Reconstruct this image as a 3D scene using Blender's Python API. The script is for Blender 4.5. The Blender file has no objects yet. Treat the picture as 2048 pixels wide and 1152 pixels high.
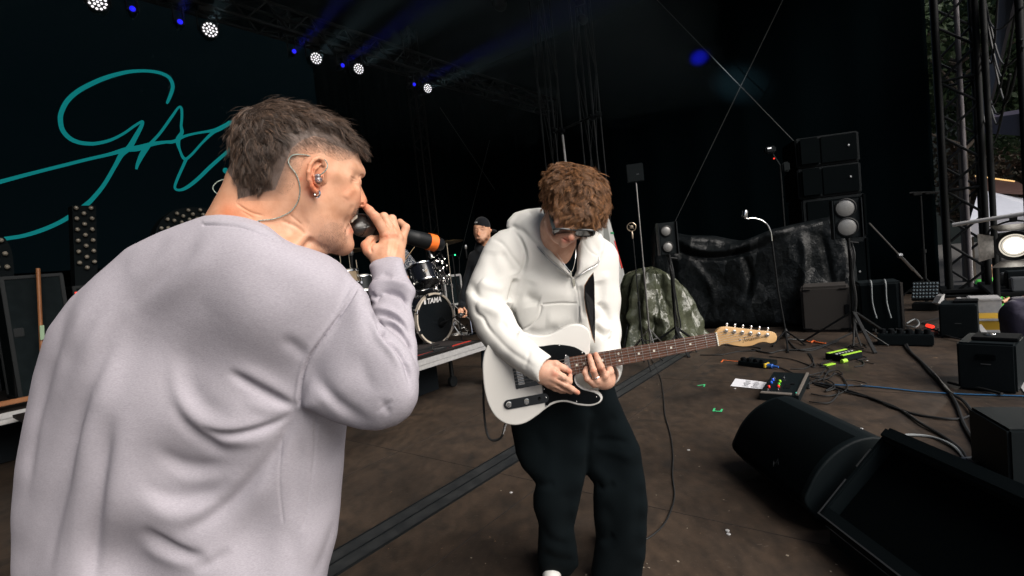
import bpy, bmesh, math, random
import numpy as np
from mathutils import Vector, Matrix
R = math.radians
sc = bpy.context.scene
COL = sc.collection
# ---------------------------------------------------------------- camera
CAM = Vector((0, 0, 1.35)); F = 1024.0
_p, _r = R(3.34), R(6.0)
FW = Vector((0, math.cos(_p), -math.sin(_p)))
_x0 = Vector((1, 0, 0)); _u0 = _x0.cross(FW)
RT = _x0 * math.cos(_r) - _u0 * math.sin(_r)
UP = _x0 * math.sin(_r) + _u0 * math.cos(_r)
cd = bpy.data.cameras.new('camera'); cam = bpy.data.objects.new('camera', cd); COL.objects.link(cam)
cd.sensor_width = 36; cd.lens = 36 * F / 2048; cd.clip_start = 0.02; cd.clip_end = 500
cam.matrix_world = Matrix((( RT.x, UP.x, -FW.x, CAM.x), (RT.y, UP.y, -FW.y, CAM.y), (RT.z, UP.z, -FW.z, CAM.z), (0, 0, 0, 1)))
sc.camera = cam
# ---------------------------------------------------------------- world, sun, exposure
TH = R(37.4); U = Vector((math.sin(TH), math.cos(TH), 0)); V = Vector((-math.cos(TH), math.sin(TH), 0))   # along the stage, upstage
sun_dir = (V * -0.85 - U * 0.12 + Vector((0, 0, 0.80))).normalized()       # from the open audience side, behind the camera
w = bpy.data.worlds.new('World'); sc.world = w; w.use_nodes = True
nt = w.node_tree; sky = nt.nodes.new('ShaderNodeTexSky'); sky.sky_type = 'NISHITA'; sky.sun_disc = False
sky.sun_elevation = math.asin(sun_dir.z); sky.sun_rotation = math.atan2(sun_dir.x, sun_dir.y)
sky.air_density = 1.0; sky.dust_density = 4.0; sky.ozone_density = 1.0
nt.links.new(sky.outputs[0], nt.nodes['Background'].inputs[0]); nt.nodes['Background'].inputs[1].default_value = 0.075
sl = bpy.data.lights.new('sun', 'SUN'); sl.energy = 3.4; sl.angle = R(48); sl.color = (1, 0.95, 0.89)
so = bpy.data.objects.new('sun', sl); COL.objects.link(so); so.rotation_euler = sun_dir.to_track_quat('Z', 'Y').to_euler()
sc.view_settings.view_transform = 'Standard'; sc.view_settings.look = 'None'; sc.view_settings.gamma = 1
sc.view_settings.exposure = 0.38
sc.cycles.use_denoising = True; sc.cycles.denoising_prefilter = 'ACCURATE'; sc.cycles.max_bounces = 6; sc.cycles.diffuse_bounces = 3; sc.cycles.glossy_bounces = 3
sc.cycles.transparent_max_bounces = 16; sc.cycles.sample_clamp_indirect = 6

# ---------------------------------------------------------------- helpers: geometry of the view (photo pixels -> points)
def ray(px, py): return RT * ((px - 1024) / F) + UP * ((576 - py) / F) + FW
def P(px, py, d): return CAM + ray(px, py) * d
def G(px, py, z=0.0):
    r = ray(px, py); return CAM + r * ((z - CAM.z) / r.z)
def uv(p): return p.dot(U), p.dot(V)
def S(u, v, z=0.0): return U * u + V * v + Vector((0, 0, z))       # stage coordinates
def plane_hit(px, py, o, n):
    r = ray(px, py); return CAM + r * ((o - CAM).dot(n) / r.dot(n))

# ---------------------------------------------------------------- helpers: materials
def nodes(m): return m.node_tree.nodes, m.node_tree.links
def mat(name, col, rough=0.6, metal=0.0, spec=0.5, noise=None, bump=None, emit=None, emit_s=1.0, sss=0.0, sheen=0.0, coat=0.0, trans=0.0, alpha=None):
    """noise=(scale, second colour, lo, hi[, detail]); bump=(scale, strength, distance[, stretch xyz])"""
    m = bpy.data.materials.new(name); m.use_nodes = True; N, L = nodes(m)
    b = N['Principled BSDF']; I = b.inputs
    I['Base Color'].default_value = (*col, 1); I['Roughness'].default_value = rough; I['Metallic'].default_value = metal
    I['Specular IOR Level'].default_value = spec
    tc = N.new('ShaderNodeTexCoord')
    if sss: I['Subsurface Weight'].default_value = sss; I['Subsurface Radius'].default_value = (1, .35, .2); I['Subsurface Scale'].default_value = 0.008
    if sheen: I['Sheen Weight'].default_value = sheen; I['Sheen Roughness'].default_value = 0.5
    if coat: I['Coat Weight'].default_value = coat; I['Coat Roughness'].default_value = 0.06
    if trans: I['Transmission Weight'].default_value = trans
    if alpha is not None: I['Alpha'].default_value = alpha
    if emit: I['Emission Color'].default_value = (*emit, 1); I['Emission Strength'].default_value = emit_s
    if noise:
        n = N.new('ShaderNodeTexNoise'); n.inputs['Scale'].default_value = noise[0]; n.inputs['Detail'].default_value = noise[4] if len(noise) > 4 else 5
        L.new(tc.outputs['Object'], n.inputs['Vector'])
        cr = N.new('ShaderNodeValToRGB'); cr.color_ramp.elements[0].position = noise[2]; cr.color_ramp.elements[1].position = noise[3]
        cr.color_ramp.elements[0].color = (*col, 1); cr.color_ramp.elements[1].color = (*noise[1], 1)
        L.new(n.outputs['Fac'], cr.inputs['Fac']); L.new(cr.outputs['Color'], I['Base Color'])
    if bump:
        n = N.new('ShaderNodeTexNoise'); n.inputs['Scale'].default_value = bump[0]; n.inputs['Detail'].default_value = 6
        if len(bump) > 3:
            mp = N.new('ShaderNodeMapping'); mp.inputs['Scale'].default_value = bump[3]
            L.new(tc.outputs['Object'], mp.inputs['Vector']); L.new(mp.outputs['Vector'], n.inputs['Vector'])
        else: L.new(tc.outputs['Object'], n.inputs['Vector'])
        bp = N.new('ShaderNodeBump'); bp.inputs['Strength'].default_value = bump[1]; bp.inputs['Distance'].default_value = bump[2]
        L.new(n.outputs['Fac'], bp.inputs['Height']); L.new(bp.outputs['Normal'], I['Normal'])
    return m
def attr_color(m, name='tint', mode='MULTIPLY'):
    """multiply the base colour by a vertex attribute of the thing's own pigment (stubble, redness, tufts)"""
    N, L = nodes(m); b = N['Principled BSDF']; a = N.new('ShaderNodeAttribute'); a.attribute_name = name
    mx = N.new('ShaderNodeMix'); mx.data_type = 'RGBA'; mx.blend_type = mode; mx.inputs[0].default_value = 1
    src = b.inputs['Base Color']
    if src.is_linked:
        s = src.links[0].from_socket; L.new(s, mx.inputs[6])
    else: mx.inputs[6].default_value = src.default_value
    L.new(a.outputs['Color'], mx.inputs[7]); L.new(mx.outputs[2], src)
    return m
M = {}
M['black'] = mat('black_paint', (.005, .006, .007), .5, spec=.3)
M['blackmatte'] = mat('black_matte', (.003, .004, .005), .9, spec=.1)
M['rubber'] = mat('rubber', (.012, .013, .014), .55, spec=.4)
M['chrome'] = mat('chrome', (.8, .8, .8), .15, 1)
M['steel'] = mat('steel', (.45, .45, .45), .35, 1)
M['alu'] = mat('aluminium', (.60, .60, .60), .5, .5, noise=(30, (.48, .48, .49), .3, .7))
M['darkmetal'] = mat('dark_metal', (.016, .019, .021), .45, .6)

# ---------------------------------------------------------------- helpers: meshes
def link(o, parent=None):
    COL.objects.link(o)
    if parent is not None: o.parent = parent
    return o
def mesh_obj(name, verts, faces, m, parent=None, smooth=True, loc=None):
    """vertices are world coordinates; the object's origin goes to the base of the shape (or to the parent's)"""
    verts = np.asarray(verts, dtype=np.float64).reshape(-1, 3)
    if parent is not None: o0 = np.array(parent_origin(parent))
    elif loc is not None: o0 = np.array(loc)
    else:
        lo, hi = verts.min(0), verts.max(0); o0 = np.array(((lo[0] + hi[0]) / 2, (lo[1] + hi[1]) / 2, lo[2]))
    me = bpy.data.meshes.new(name)
    faces = np.asarray(faces) if not isinstance(faces, list) else faces
    lv = verts - o0
    if isinstance(faces, np.ndarray):
        k = faces.shape[1]; nf = len(faces)
        me.vertices.add(len(lv)); me.vertices.foreach_set('co', lv.astype(np.float32).ravel())
        me.loops.add(nf * k); me.loops.foreach_set('vertex_index', faces.astype(np.int32).ravel())
        me.polygons.add(nf); me.polygons.foreach_set('loop_start', (np.arange(nf) * k).astype(np.int32))
        me.update(calc_edges=True)
    else:
        me.from_pydata(lv.tolist(), [], faces); me.update()
    me.polygons.foreach_set('use_smooth', [smooth] * len(me.polygons))
    if m is not None: me.materials.append(m)
    o = bpy.data.objects.new(name, me); link(o, parent)
    if parent is None: o.location = o0.tolist()
    o['_o'] = o0.tolist()
    return o
def parent_origin(p): return p['_o'] if '_o' in p else list(p.location)
def thing(name, loc, label, cat, group=None):
    o = bpy.data.objects.new(name, None); link(o); o.location = loc; o.empty_display_size = .1
    o['_o'] = list(loc); o['label'] = label; o['category'] = cat
    if group: o['group'] = group
    return o
def tag(o, label, cat, group=None):
    o['label'] = label; o['category'] = cat
    if group: o['group'] = group
    return o
def struct(o): o['kind'] = 'structure'; return o
class MB:
    """collects shapes in world coordinates and links them as ONE mesh object"""
    def __init__(s): s.v = []; s.f = []
    def add(s, v, f):
        n = len(s.v); s.v += [tuple(x) for x in v]; s.f += [tuple(i + n for i in q) for q in f]; return s
    def box(s, c, size, ax=None, bevel=0.0):
        ax = ax or (Vector((1, 0, 0)), Vector((0, 1, 0)), Vector((0, 0, 1))); hx, hy, hz = [k / 2 for k in size]; c = Vector(c)
        if bevel <= 0:
            v = [c + ax[0] * (hx * a) + ax[1] * (hy * b) + ax[2] * (hz * d) for a in (-1, 1) for b in (-1, 1) for d in (-1, 1)]
            return s.add(v, [(0, 1, 3, 2), (4, 6, 7, 5), (0, 4, 5, 1), (2, 3, 7, 6), (0, 2, 6, 4), (1, 5, 7, 3)])
        bm = bmesh.new(); bmesh.ops.create_cube(bm, size=1)
        for q in bm.verts: q.co = Vector((q.co.x * size[0], q.co.y * size[1], q.co.z * size[2]))
        bmesh.ops.bevel(bm, geom=bm.edges[:], offset=min(bevel, min(size) * .49), segments=2, affect='EDGES')
        v = [c + ax[0] * q.co.x + ax[1] * q.co.y + ax[2] * q.co.z for q in bm.verts]; f = [[q.index for q in fc.verts] for fc in bm.faces]
        bm.free(); return s.add(v, f)
    def tube(s, pts, r, n=8, cap=True):
        pts = [Vector(p) for p in pts]; k = len(pts); rs = r if hasattr(r, '__len__') else [r] * k
        v = []; f = []; prev = None
        for i, p in enumerate(pts):
            t = (pts[min(i + 1, k - 1)] - pts[max(i - 1, 0)])
            t = t.normalized() if t.length > 1e-9 else Vector((0, 0, 1))
            if prev is None:
                a = Vector((0, 0, 1)) if abs(t.z) < .9 else Vector((1, 0, 0)); a = (a - t * a.dot(t)).normalized()
            else: a = (prev - t * prev.dot(t)); a = a.normalized() if a.length > 1e-6 else t.orthogonal().normalized()
            prev = a; b = t.cross(a)
            for j in range(n):
                q = 2 * math.pi * j / n; v.append(p + (a * math.cos(q) + b * math.sin(q)) * rs[i])
        for i in range(k - 1):
            for j in range(n): f.append((i * n + j, i * n + (j + 1) % n, (i + 1) * n + (j + 1) % n, (i + 1) * n + j))
        if cap: f.append(tuple(range(n))[::-1]); f.append(tuple(range((k - 1) * n, k * n)))
        return s.add(v, f)
    def lathe(s, o, axis, prof, n=24, cap=True):
        """prof: (distance along axis, radius)"""
        o = Vector(o); t = Vector(axis).normalized(); a = t.orthogonal().normalized(); b = t.cross(a); v = []; f = []
        for (h, r) in prof:
            for j in range(n):
                q = 2 * math.pi * j / n; v.append(o + t * h + (a * math.cos(q) + b * math.sin(q)) * max(r, 1e-5))
        for i in range(len(prof) - 1):
            for j in range(n): f.append((i * n + j, i * n + (j + 1) % n, (i + 1) * n + (j + 1) % n, (i + 1) * n + j))
        if cap: f.append(tuple(range(n))[::-1]); f.append(tuple(range((len(prof) - 1) * n, len(prof) * n)))
        return s.add(v, f)
    def prism(s, pts, n):
        """closed polygon (world points) extruded by vector n"""
        k = len(pts); n = Vector(n); v = [Vector(p) for p in pts] + [Vector(p) + n for p in pts]
        return s.add(v, [tuple(range(k))[::-1], tuple(range(k, 2 * k))] + [(i, (i + 1) % k, (i + 1) % k + k, i + k) for i in range(k)])
    def sphere(s, c, r, n=12, sc_=(1, 1, 1)):
        m = n // 2; v = []; f = []; c = Vector(c)
        for i in range(m + 1):
            t = math.pi * i / m
            for j in range(n):
                q = 2 * math.pi * j / n; v.append(c + Vector((r * sc_[0] * math.sin(t) * math.cos(q), r * sc_[1] * math.sin(t) * math.sin(q), r * sc_[2] * math.cos(t))))
        for i in range(m):
            for j in range(n): f.append((i * n + j, (i + 1) * n + j, (i + 1) * n + (j + 1) % n, i * n + (j + 1) % n))
        return s.add(v, f)
    def build(s, name, m, parent=None, smooth=False, angle=None):
        o = mesh_obj(name, [tuple(x) for x in s.v], s.f, m, parent, smooth)
        me = o.data
        bm = bmesh.new(); bm.from_mesh(me); bmesh.ops.recalc_face_normals(bm, faces=bm.faces)
        if smooth:
            a = R(angle or 40)
            for e in bm.edges:
                if len(e.link_faces) == 2 and e.calc_face_angle(0) > a: e.smooth = False
        bm.to_mesh(me); bm.free()
        return o
def spline(pts, n=8):
    """Catmull-Rom through the points"""
    pts = [Vector(p) for p in pts]; out = []
    for i in range(len(pts) - 1):
        p0 = pts[max(i - 1, 0)]; p1 = pts[i]; p2 = pts[i + 1]; p3 = pts[min(i + 2, len(pts) - 1)]
        for k in range(n):
            t = k / n
            out.append(.5 * ((2 * p1) + (p2 - p0) * t + (2 * p0 - 5 * p1 + 4 * p2 - p3) * t * t + (3 * p1 - p0 - 3 * p2 + p3) * t ** 3))
    return out + [pts[-1]]
def spl2(pts, n=6, closed=False):
    q = [(x, y, 0) for x, y in pts]
    if closed:
        q = q[-2:] + q + q[:2]; s = spline(q, n); s = s[2 * n:-(2 * n + 0)] if False else s[n * 2:-n * 1 - 1]
        s = s[:n * len(pts)]
    else: s = spline(q, n)
    return [(a.x, a.y) for a in s]

# ---------------------------------------------------------------- helpers: implicit surfaces (bodies, cloth)
class Vol:
    """a voxel box standing at a point of the scene: a = right, b = up, c = away; 3-D points map in and out of it"""
    def __init__(s, org, n, up, lo, hi, h):
        s.o = Vector(org); s.n = Vector(n).normalized(); s.u = (Vector(up) - s.n * Vector(up).dot(s.n)).normalized(); s.r = s.n.cross(s.u)
        s.h = h; s.lo = np.array(lo, float); s.N = [int(math.ceil((hi[i] - lo[i]) / h)) + 1 for i in range(3)]
        ax = [(s.lo[i] + h * np.arange(s.N[i])).astype(np.float32) for i in range(3)]
        s.A, s.B, s.C = ax[0][:, None, None], ax[1][None, :, None], ax[2][None, None, :]
        s.F = np.full(s.N, 9.0, np.float32)
    def L(s, p): d = Vector(p) - s.o; return (d.dot(s.r), d.dot(s.u), d.dot(s.n))
    def px(s, px, py, c=0.0): return s.L(plane_hit(px, py, s.o + s.n * c, s.n))
    def poly(s, pts, c=0.0): return [s.px(x, y, c)[:2] for x, y in pts]
    def smin(s, D, k=0.0):
        if k <= 0: s.F = np.minimum(s.F, D)
        else:
            hh = np.clip(.5 + .5 * (s.F - D) / k, 0, 1); s.F = s.F * (1 - hh) + D * hh - k * hh * (1 - hh)
    def smax(s, D, k=0.0):
        if k <= 0: s.F = np.maximum(s.F, D)
        else:
            hh = np.clip(.5 - .5 * (s.F - D) / k, 0, 1); s.F = s.F * (1 - hh) + D * hh + k * hh * (1 - hh)
    def cone(s, p, q, r1, r2, sc_=(1, 1, 1)):
        p = np.array(p); q = np.array(q); d = (q - p); dd = float((d * d).sum()) + 1e-12
        x, y, z = s.A - p[0], s.B - p[1], s.C - p[2]
        t = np.clip((x * d[0] + y * d[1] + z * d[2]) / dd, 0, 1)
        return (np.sqrt((x - t * d[0]) ** 2 * sc_[0] + (y - t * d[1]) ** 2 * sc_[1] + (z - t * d[2]) ** 2 * sc_[2]) - (r1 + (r2 - r1) * t)).astype(np.float32)
    def ell(s, c, r, rot=None):
        x, y, z = s.A - c[0], s.B - c[1], s.C - c[2]
        if rot is not None:   # rows of a 3x3 matrix
            m = rot; x, y, z = (m[0][0] * x + m[0][1] * y + m[0][2] * z, m[1][0] * x + m[1][1] * y + m[1][2] * z, m[2][0] * x + m[2][1] * y + m[2][2] * z)
        k0 = np.sqrt((x / r[0]) ** 2 + (y / r[1]) ** 2 + (z / r[2]) ** 2); k1 = np.sqrt((x / r[0] ** 2) ** 2 + (y / r[1] ** 2) ** 2 + (z / r[2] ** 2) ** 2) + 1e-6
        return (k0 * (k0 - 1) / k1).astype(np.float32)
    def d2(s, poly, blur=0):
        """signed distance to a closed polygon in the a,b plane, negative inside"""
        X, Y = s.A[:, :, 0] + 0 * s.B[:, :, 0], s.B[:, :, 0] + 0 * s.A[:, :, 0]
        best = np.full(X.shape, 1e9); ins = np.zeros(X.shape, bool); k = len(poly)
        for i in range(k):
            x1, y1 = poly[i]; x2, y2 = poly[(i + 1) % k]; dx, dy = x2 - x1, y2 - y1; dd = dx * dx + dy * dy + 1e-14
            t = np.clip(((X - x1) * dx + (Y - y1) * dy) / dd, 0, 1)
            best = np.minimum(best, (X - x1 - t * dx) ** 2 + (Y - y1 - t * dy) ** 2)
            if abs(dy) > 1e-12: ins ^= ((y1 > Y) != (y2 > Y)) & (X < dx * (Y - y1) / dy + x1)
        d = np.sqrt(best) * np.where(ins, -1, 1)
        for _ in range(blur):
            e = np.pad(d, 1, mode='edge'); d2_ = (e[:-2, 1:-1] + e[2:, 1:-1] + e[1:-1, :-2] + e[1:-1, 2:] + 4 * d) / 8
            wgt = np.clip(-d / (3 * s.h), 0, 1); d = d * (1 - wgt) + d2_ * wgt
        return d.astype(np.float32)
    def blob(s, poly, Rr, T, mid=0.0, Tb=None, blur=12):
        """rounded body with the given outline: rim radius Rr, half thickness T towards the viewer, Tb away from them; T, mid may be 2-D fields"""
        d = s.d2(poly, blur); D = np.clip(Rr + d, 0, None)[:, :, None]       # distance beyond the core
        mid = mid[:, :, None] if isinstance(mid, np.ndarray) else mid
        T = T[:, :, None] if isinstance(T, np.ndarray) else T
        cc = s.C - mid; Tb = T if Tb is None else (Tb[:, :, None] if isinstance(Tb, np.ndarray) else Tb)
        t = np.where(cc < 0, T, Tb); q = np.sqrt(D ** 2 + (cc * (Rr / t)) ** 2) - Rr
        return (q * np.minimum(1, t / Rr)).astype(np.float32)
    def field(s, pts, sig=None):
        """smooth 2-D field through scattered control values (a, b, value)"""
        X, Y = s.A[:, :, 0] + 0 * s.B[:, :, 0], s.B[:, :, 0] + 0 * s.A[:, :, 0]; num = 0; den = 1e-9
        for a, b, v in pts:
            wt = 1 / (((X - a) ** 2 + (Y - b) ** 2) + (sig or .03) ** 2) ** 1.5; num = num + wt * v; den = den + wt
        return (num / den).astype(np.float32)
    def mesh(s, smooth=2):
        F = s.F; ins = F < 0; nx, ny, nz = F.shape
        cnt = np.zeros((nx - 1, ny - 1, nz - 1), np.int8)
        for i in (0, 1):
            for j in (0, 1):
                for k in (0, 1): cnt += ins[i:nx - 1 + i, j:ny - 1 + j, k:nz - 1 + k]
        act = np.argwhere((cnt > 0) & (cnt < 8)); idx = -np.ones(cnt.shape, np.int64); idx[act[:, 0], act[:, 1], act[:, 2]] = np.arange(len(act))
        acc = np.zeros((len(act), 3)); num = np.zeros(len(act))
        cor = [(i, j, k) for i in (0, 1) for j in (0, 1) for k in (0, 1)]
        val = {c: F[act[:, 0] + c[0], act[:, 1] + c[1], act[:, 2] + c[2]] for c in cor}
        for c1 in cor:
            for ax in range(3):
                if c1[ax] == 0:
                    c2 = tuple(c1[q] + (1 if q == ax else 0) for q in range(3)); a, b = val[c1], val[c2]; mk = (a < 0) != (b < 0)
                    t = np.where(mk, a / np.where(mk, a - b, 1), 0); p = np.array(c1, float)[None, :] + np.eye(3)[ax][None, :] * t[:, None]
                    acc += p * mk[:, None]; num += mk
        vl = act + acc / num[:, None]; vl = s.lo + vl * s.h
        faces = []
        for ax in range(3):
            o1, o2 = [(1, 2), (2, 0), (0, 1)][ax]; sl1 = [slice(None)] * 3; sl2 = [slice(None)] * 3
            sl1[ax] = slice(0, -1); sl2[ax] = slice(1, None); ch = ins[tuple(sl1)] != ins[tuple(sl2)]
            e = np.argwhere(ch); ok = (e[:, o1] > 0) & (e[:, o2] > 0) & (e[:, o1] < F.shape[o1] - 1) & (e[:, o2] < F.shape[o2] - 1); e = e[ok]
            if not len(e): continue
            def cell(d1, d2):
                q = e.copy(); q[:, o1] -= d1; q[:, o2] -= d2; return idx[q[:, 0], q[:, 1], q[:, 2]]
            q = np.stack([cell(1, 1), cell(0, 1), cell(0, 0), cell(1, 0)], 1)
            flip = ~ins[e[:, 0], e[:, 1], e[:, 2]]; q[flip] = q[flip][:, ::-1]; faces.append(q)
        fc = np.concatenate(faces); fc = fc[(fc >= 0).all(1)]
        for _ in range(smooth):
            sm = np.zeros_like(vl); dg = np.zeros(len(vl))
            for i in range(4):
                a, b = fc[:, i], fc[:, (i + 1) % 4]; np.add.at(sm, a, vl[b]); np.add.at(sm, b, vl[a]); np.add.at(dg, a, 1); np.add.at(dg, b, 1)
            vl = vl * .5 + .5 * sm / np.maximum(dg, 1)[:, None]
        m = np.array([list(s.r), list(s.u), list(s.n)]); return vl @ m + np.array(list(s.o)), fc
def vnormals(v, f):
    n = np.cross(v[f[:, 2]] - v[f[:, 0]], v[f[:, 3]] - v[f[:, 1]]); o = np.zeros_like(v)
    for i in range(4): np.add.at(o, f[:, i], n)
    return o / (np.linalg.norm(o, axis=1)[:, None] + 1e-12)
_RT, _UP, _FW, _C = [np.array(list(x)) for x in (RT, UP, FW, CAM)]
def where(v):
    d = v - _C; z = d @ _FW; return 1024 + F * (d @ _RT) / z, 576 - F * (d @ _UP) / z
def creases(v, f, strokes, near=True):
    """folds pressed into cloth or skin along hand-laid lines: each is (points in photo pixels, width px, depth m[, side]); real relief on the side it lies on"""
    n = vnormals(v, f); sx, sy = where(v); vd = v - _C; face = -(n * vd).sum(1) / np.linalg.norm(vd, axis=1); wt = np.clip(face * 2.5, 0, 1)
    off = np.zeros(len(v))
    for st in strokes:
        pts, wd, dp = st[:3]; pts = spl2(pts, 5) if len(pts) > 2 else pts; k = len(pts) - 1
        best = np.full(len(v), 1e9); par = np.zeros(len(v)); sg = np.zeros(len(v))
        x0 = min(p[0] for p in pts) - 3 * wd; x1 = max(p[0] for p in pts) + 3 * wd; y0 = min(p[1] for p in pts) - 3 * wd; y1 = max(p[1] for p in pts) + 3 * wd
        sel = np.where((sx > x0) & (sx < x1) & (sy > y0) & (sy < y1) & (wt > 0))[0]
        if not len(sel): continue
        X, Y = sx[sel], sy[sel]; bb = best[sel]; pp = par[sel]; ss = sg[sel]
        for i in range(k):
            ax, ay = pts[i]; bx, by = pts[i + 1]; dx, dy = bx - ax, by - ay; dd = dx * dx + dy * dy + 1e-9
            t = np.clip(((X - ax) * dx + (Y - ay) * dy) / dd, 0, 1); q = (X - ax - t * dx) ** 2 + (Y - ay - t * dy) ** 2
            m = q < bb; bb = np.where(m, q, bb); pp = np.where(m, (i + t) / k, pp); ss = np.where(m, np.sign((X - ax) * dy - (Y - ay) * dx), ss)
        g = np.exp(-bb / (2 * wd * wd)); taper = np.clip(np.minimum(pp, 1 - pp) * (st[4] if len(st) > 4 else 4), 0, 1); taper = taper * taper * (3 - 2 * taper)
        if len(st) > 3 and st[3]:     # overlap: one side stands proud of the other, steep at the line
            s_ = ss * st[3]; d_ = np.sqrt(bb); g = np.where(s_ > 0, np.exp(-d_ / (wd * 1.6)), -0.35 * np.exp(-d_ / (wd * .7)))
        off[sel] += dp * g * taper
    return v + n * (off * wt)[:, None]
def set_tint(o, col):
    """col: (n,3) per-vertex pigment"""
    me = o.data; a = me.color_attributes.new('tint', 'FLOAT_COLOR', 'POINT'); c = np.ones((len(me.vertices), 4), np.float32); c[:, :3] = col; a.data.foreach_set('color', c.ravel())
def strands(name, roots, dirs, m, parent, seg=6, seed=1, bend=None, r0=.0006, tint=None, tip=.15):
    """hair: one thin three-sided tapering tube per root. dirs: callable(i, points k) -> displacement per step, vectorised"""
    pass
# ================================================================ the setting
def floor_mat():
    m = mat('phenolic_plywood', (.030, .024, .020), .5, spec=.35); N, L = nodes(m); b = N['Principled BSDF']
    tc = N.new('ShaderNodeTexCoord')
    def noise(sc_, det, stretch=None, dist=0):
        n = N.new('ShaderNodeTexNoise'); n.inputs['Scale'].default_value = sc_; n.inputs['Detail'].default_value = det; n.inputs['Distortion'].default_value = dist
        if stretch:
            mp = N.new('ShaderNodeMapping'); mp.inputs['Rotation'].default_value = (0, 0, -TH); mp.inputs['Scale'].default_value = stretch
            L.new(tc.outputs['Object'], mp.inputs['Vector']); L.new(mp.outputs['Vector'], n.inputs['Vector'])
        else: L.new(tc.outputs['Object'], n.inputs['Vector'])
        return n.outputs['Fac']
    def ramp(f, p0, p1, c0, c1):
        r = N.new('ShaderNodeValToRGB'); r.color_ramp.elements[0].position = p0; r.color_ramp.elements[1].position = p1
        r.color_ramp.elements[0].color = (*c0, 1); r.color_ramp.elements[1].color = (*c1, 1); L.new(f, r.inputs['Fac']); return r.outputs['Color']
    def mix(a, c, f, mode='MIX'):
        x = N.new('ShaderNodeMix'); x.data_type = 'RGBA'; x.blend_type = mode
        if isinstance(f, float): x.inputs[0].default_value = f
        else: L.new(f, x.inputs[0])
        L.new(a, x.inputs[6])
        if isinstance(c, tuple): x.inputs[7].default_value = (*c, 1)
        else: L.new(c, x.inputs[7])
        return x.outputs[2]
    base = ramp(noise(1.3, 8, dist=.6), .3, .72, (.022, .0165, .013), (.066, .047, .034))
    grain = ramp(noise(5, 9, (4, 2, 1)), .3, .72, (.66, .68, .70), (1.22, 1.18, 1.14))
    c = mix(base, grain, 1.0, 'MULTIPLY')
    sc1 = ramp(noise(38, 4, (1, 6, 1), 1.2), .69, .74, (0, 0, 0), (.8, .8, .8)); c = mix(c, (.20, .17, .14), sc1)
    sc2 = ramp(noise(14, 3, None, 2), .745, .765, (0, 0, 0), (1, 1, 1)); c = mix(c, (.22, .14, .08), sc2)
    dk = ramp(noise(3, 6, None, 1), .55, .75, (0, 0, 0), (.85, .85, .85)); c = mix(c, (.014, .0135, .013), dk)
    L.new(c, b.inputs['Base Color'])
    rr = N.new('ShaderNodeMapRange'); L.new(noise(6, 6), rr.inputs['Value']); rr.inputs['To Min'].default_value = .38; rr.inputs['To Max'].default_value = .72
    L.new(rr.outputs[0], b.inputs['Roughness'])
    bp = N.new('ShaderNodeBump'); bp.inputs['Strength'].default_value = .25; bp.inputs['Distance'].default_value = .004; L.new(noise(60, 5), bp.inputs['Height']); L.new(bp.outputs[0], b.inputs['Normal'])
    return m
M['floor'] = floor_mat()
M['drape'] = mat('black_molton', (.0014, .0046, .0060), .95, spec=.03)
M['skirt'] = mat('black_cloth', (.006, .008, .010), .9, spec=.1)
def slab(name, u0, u1, v0, v1, z0, z1, m):
    mb = MB(); mb.box(S((u0 + u1) / 2, (v0 + v1) / 2, (z0 + z1) / 2), (u1 - u0, v1 - v0, z1 - z0), (U, V, Vector((0, 0, 1)))); return mb.build(name, m)
VE = -.70
fl = MB()                                              # the deck: plywood plates laid edge to edge with fine gaps
struct(slab('stage_floor', -6.5, 11.3, VE, 10, -.12, 0, M['floor']))
for i, (u0, v0, u1, v1) in enumerate([(-6, 1.75, 11.2, 1.754), (-6, 3.05, 11.2, 3.053)] + [(k, -.6, k + .003, 9.9) for k in (-.05, 2.4, 4.85, 7.3)]):
    fl.box(S((u0 + u1) / 2, (v0 + v1) / 2, .001), (max(u1 - u0, .0028), max(v1 - v0, .0028), .0015), (U, V, Vector((0, 0, 1))))
struct(fl.build('floor_joint', mat('joint_dirt', (.016, .012, .010), .9)))
struct(slab('stage_front', -6, 11.3, VE - .02, VE - .001, -1.3, -.02, M['skirt']))
tr = MB(); e = VE + .02; tr.box(S(2.6, e, .006), (17, .05, .008), (U, V, Vector((0, 0, 1)))); struct(tr.build('floor_edge', M['alu']))
M['grass_out'] = mat('wet_asphalt', (.05, .05, .05), .8, noise=(3, (.08, .075, .07), .3, .7))
g = MB(); g.add([(-60, -60, -1.3), (140, -60, -1.3), (140, 140, -1.3), (-60, 140, -1.3)], [(0, 1, 2, 3)]); struct(g.build('ground', M['grass_out']))
# sunken cable channel across the deck: a black lidded strip with two seams
A_, B_ = G(650, 1140), G(1372, 701); d_ = (B_ - A_).normalized(); A_ = A_ - d_ * 2; n_ = Vector((-d_.y, d_.x, 0)); Lc = (B_ - A_).length
M['channel'] = mat('channel_lid', (.016, .018, .020), .42, noise=(12, (.035, .037, .038), .35, .75), bump=(40, .3, .002))
c0 = MB(); c1 = MB()
for off, wd in ((-.047, .085), (.047, .085)): c0.box((A_ + B_) / 2 + n_ * off + Vector((0, 0, .004)), (Lc, wd, .006), (d_, n_, Vector((0, 0, 1))))
for off in (-.094, 0, .094): c1.box((A_ + B_) / 2 + n_ * off + Vector((0, 0, .006)), (Lc, .006, .011), (d_, n_, Vector((0, 0, 1))))
struct(c0.build('cable_channel', M['channel'])); struct(c1.build('channel_edge', M['darkmetal']))

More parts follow.
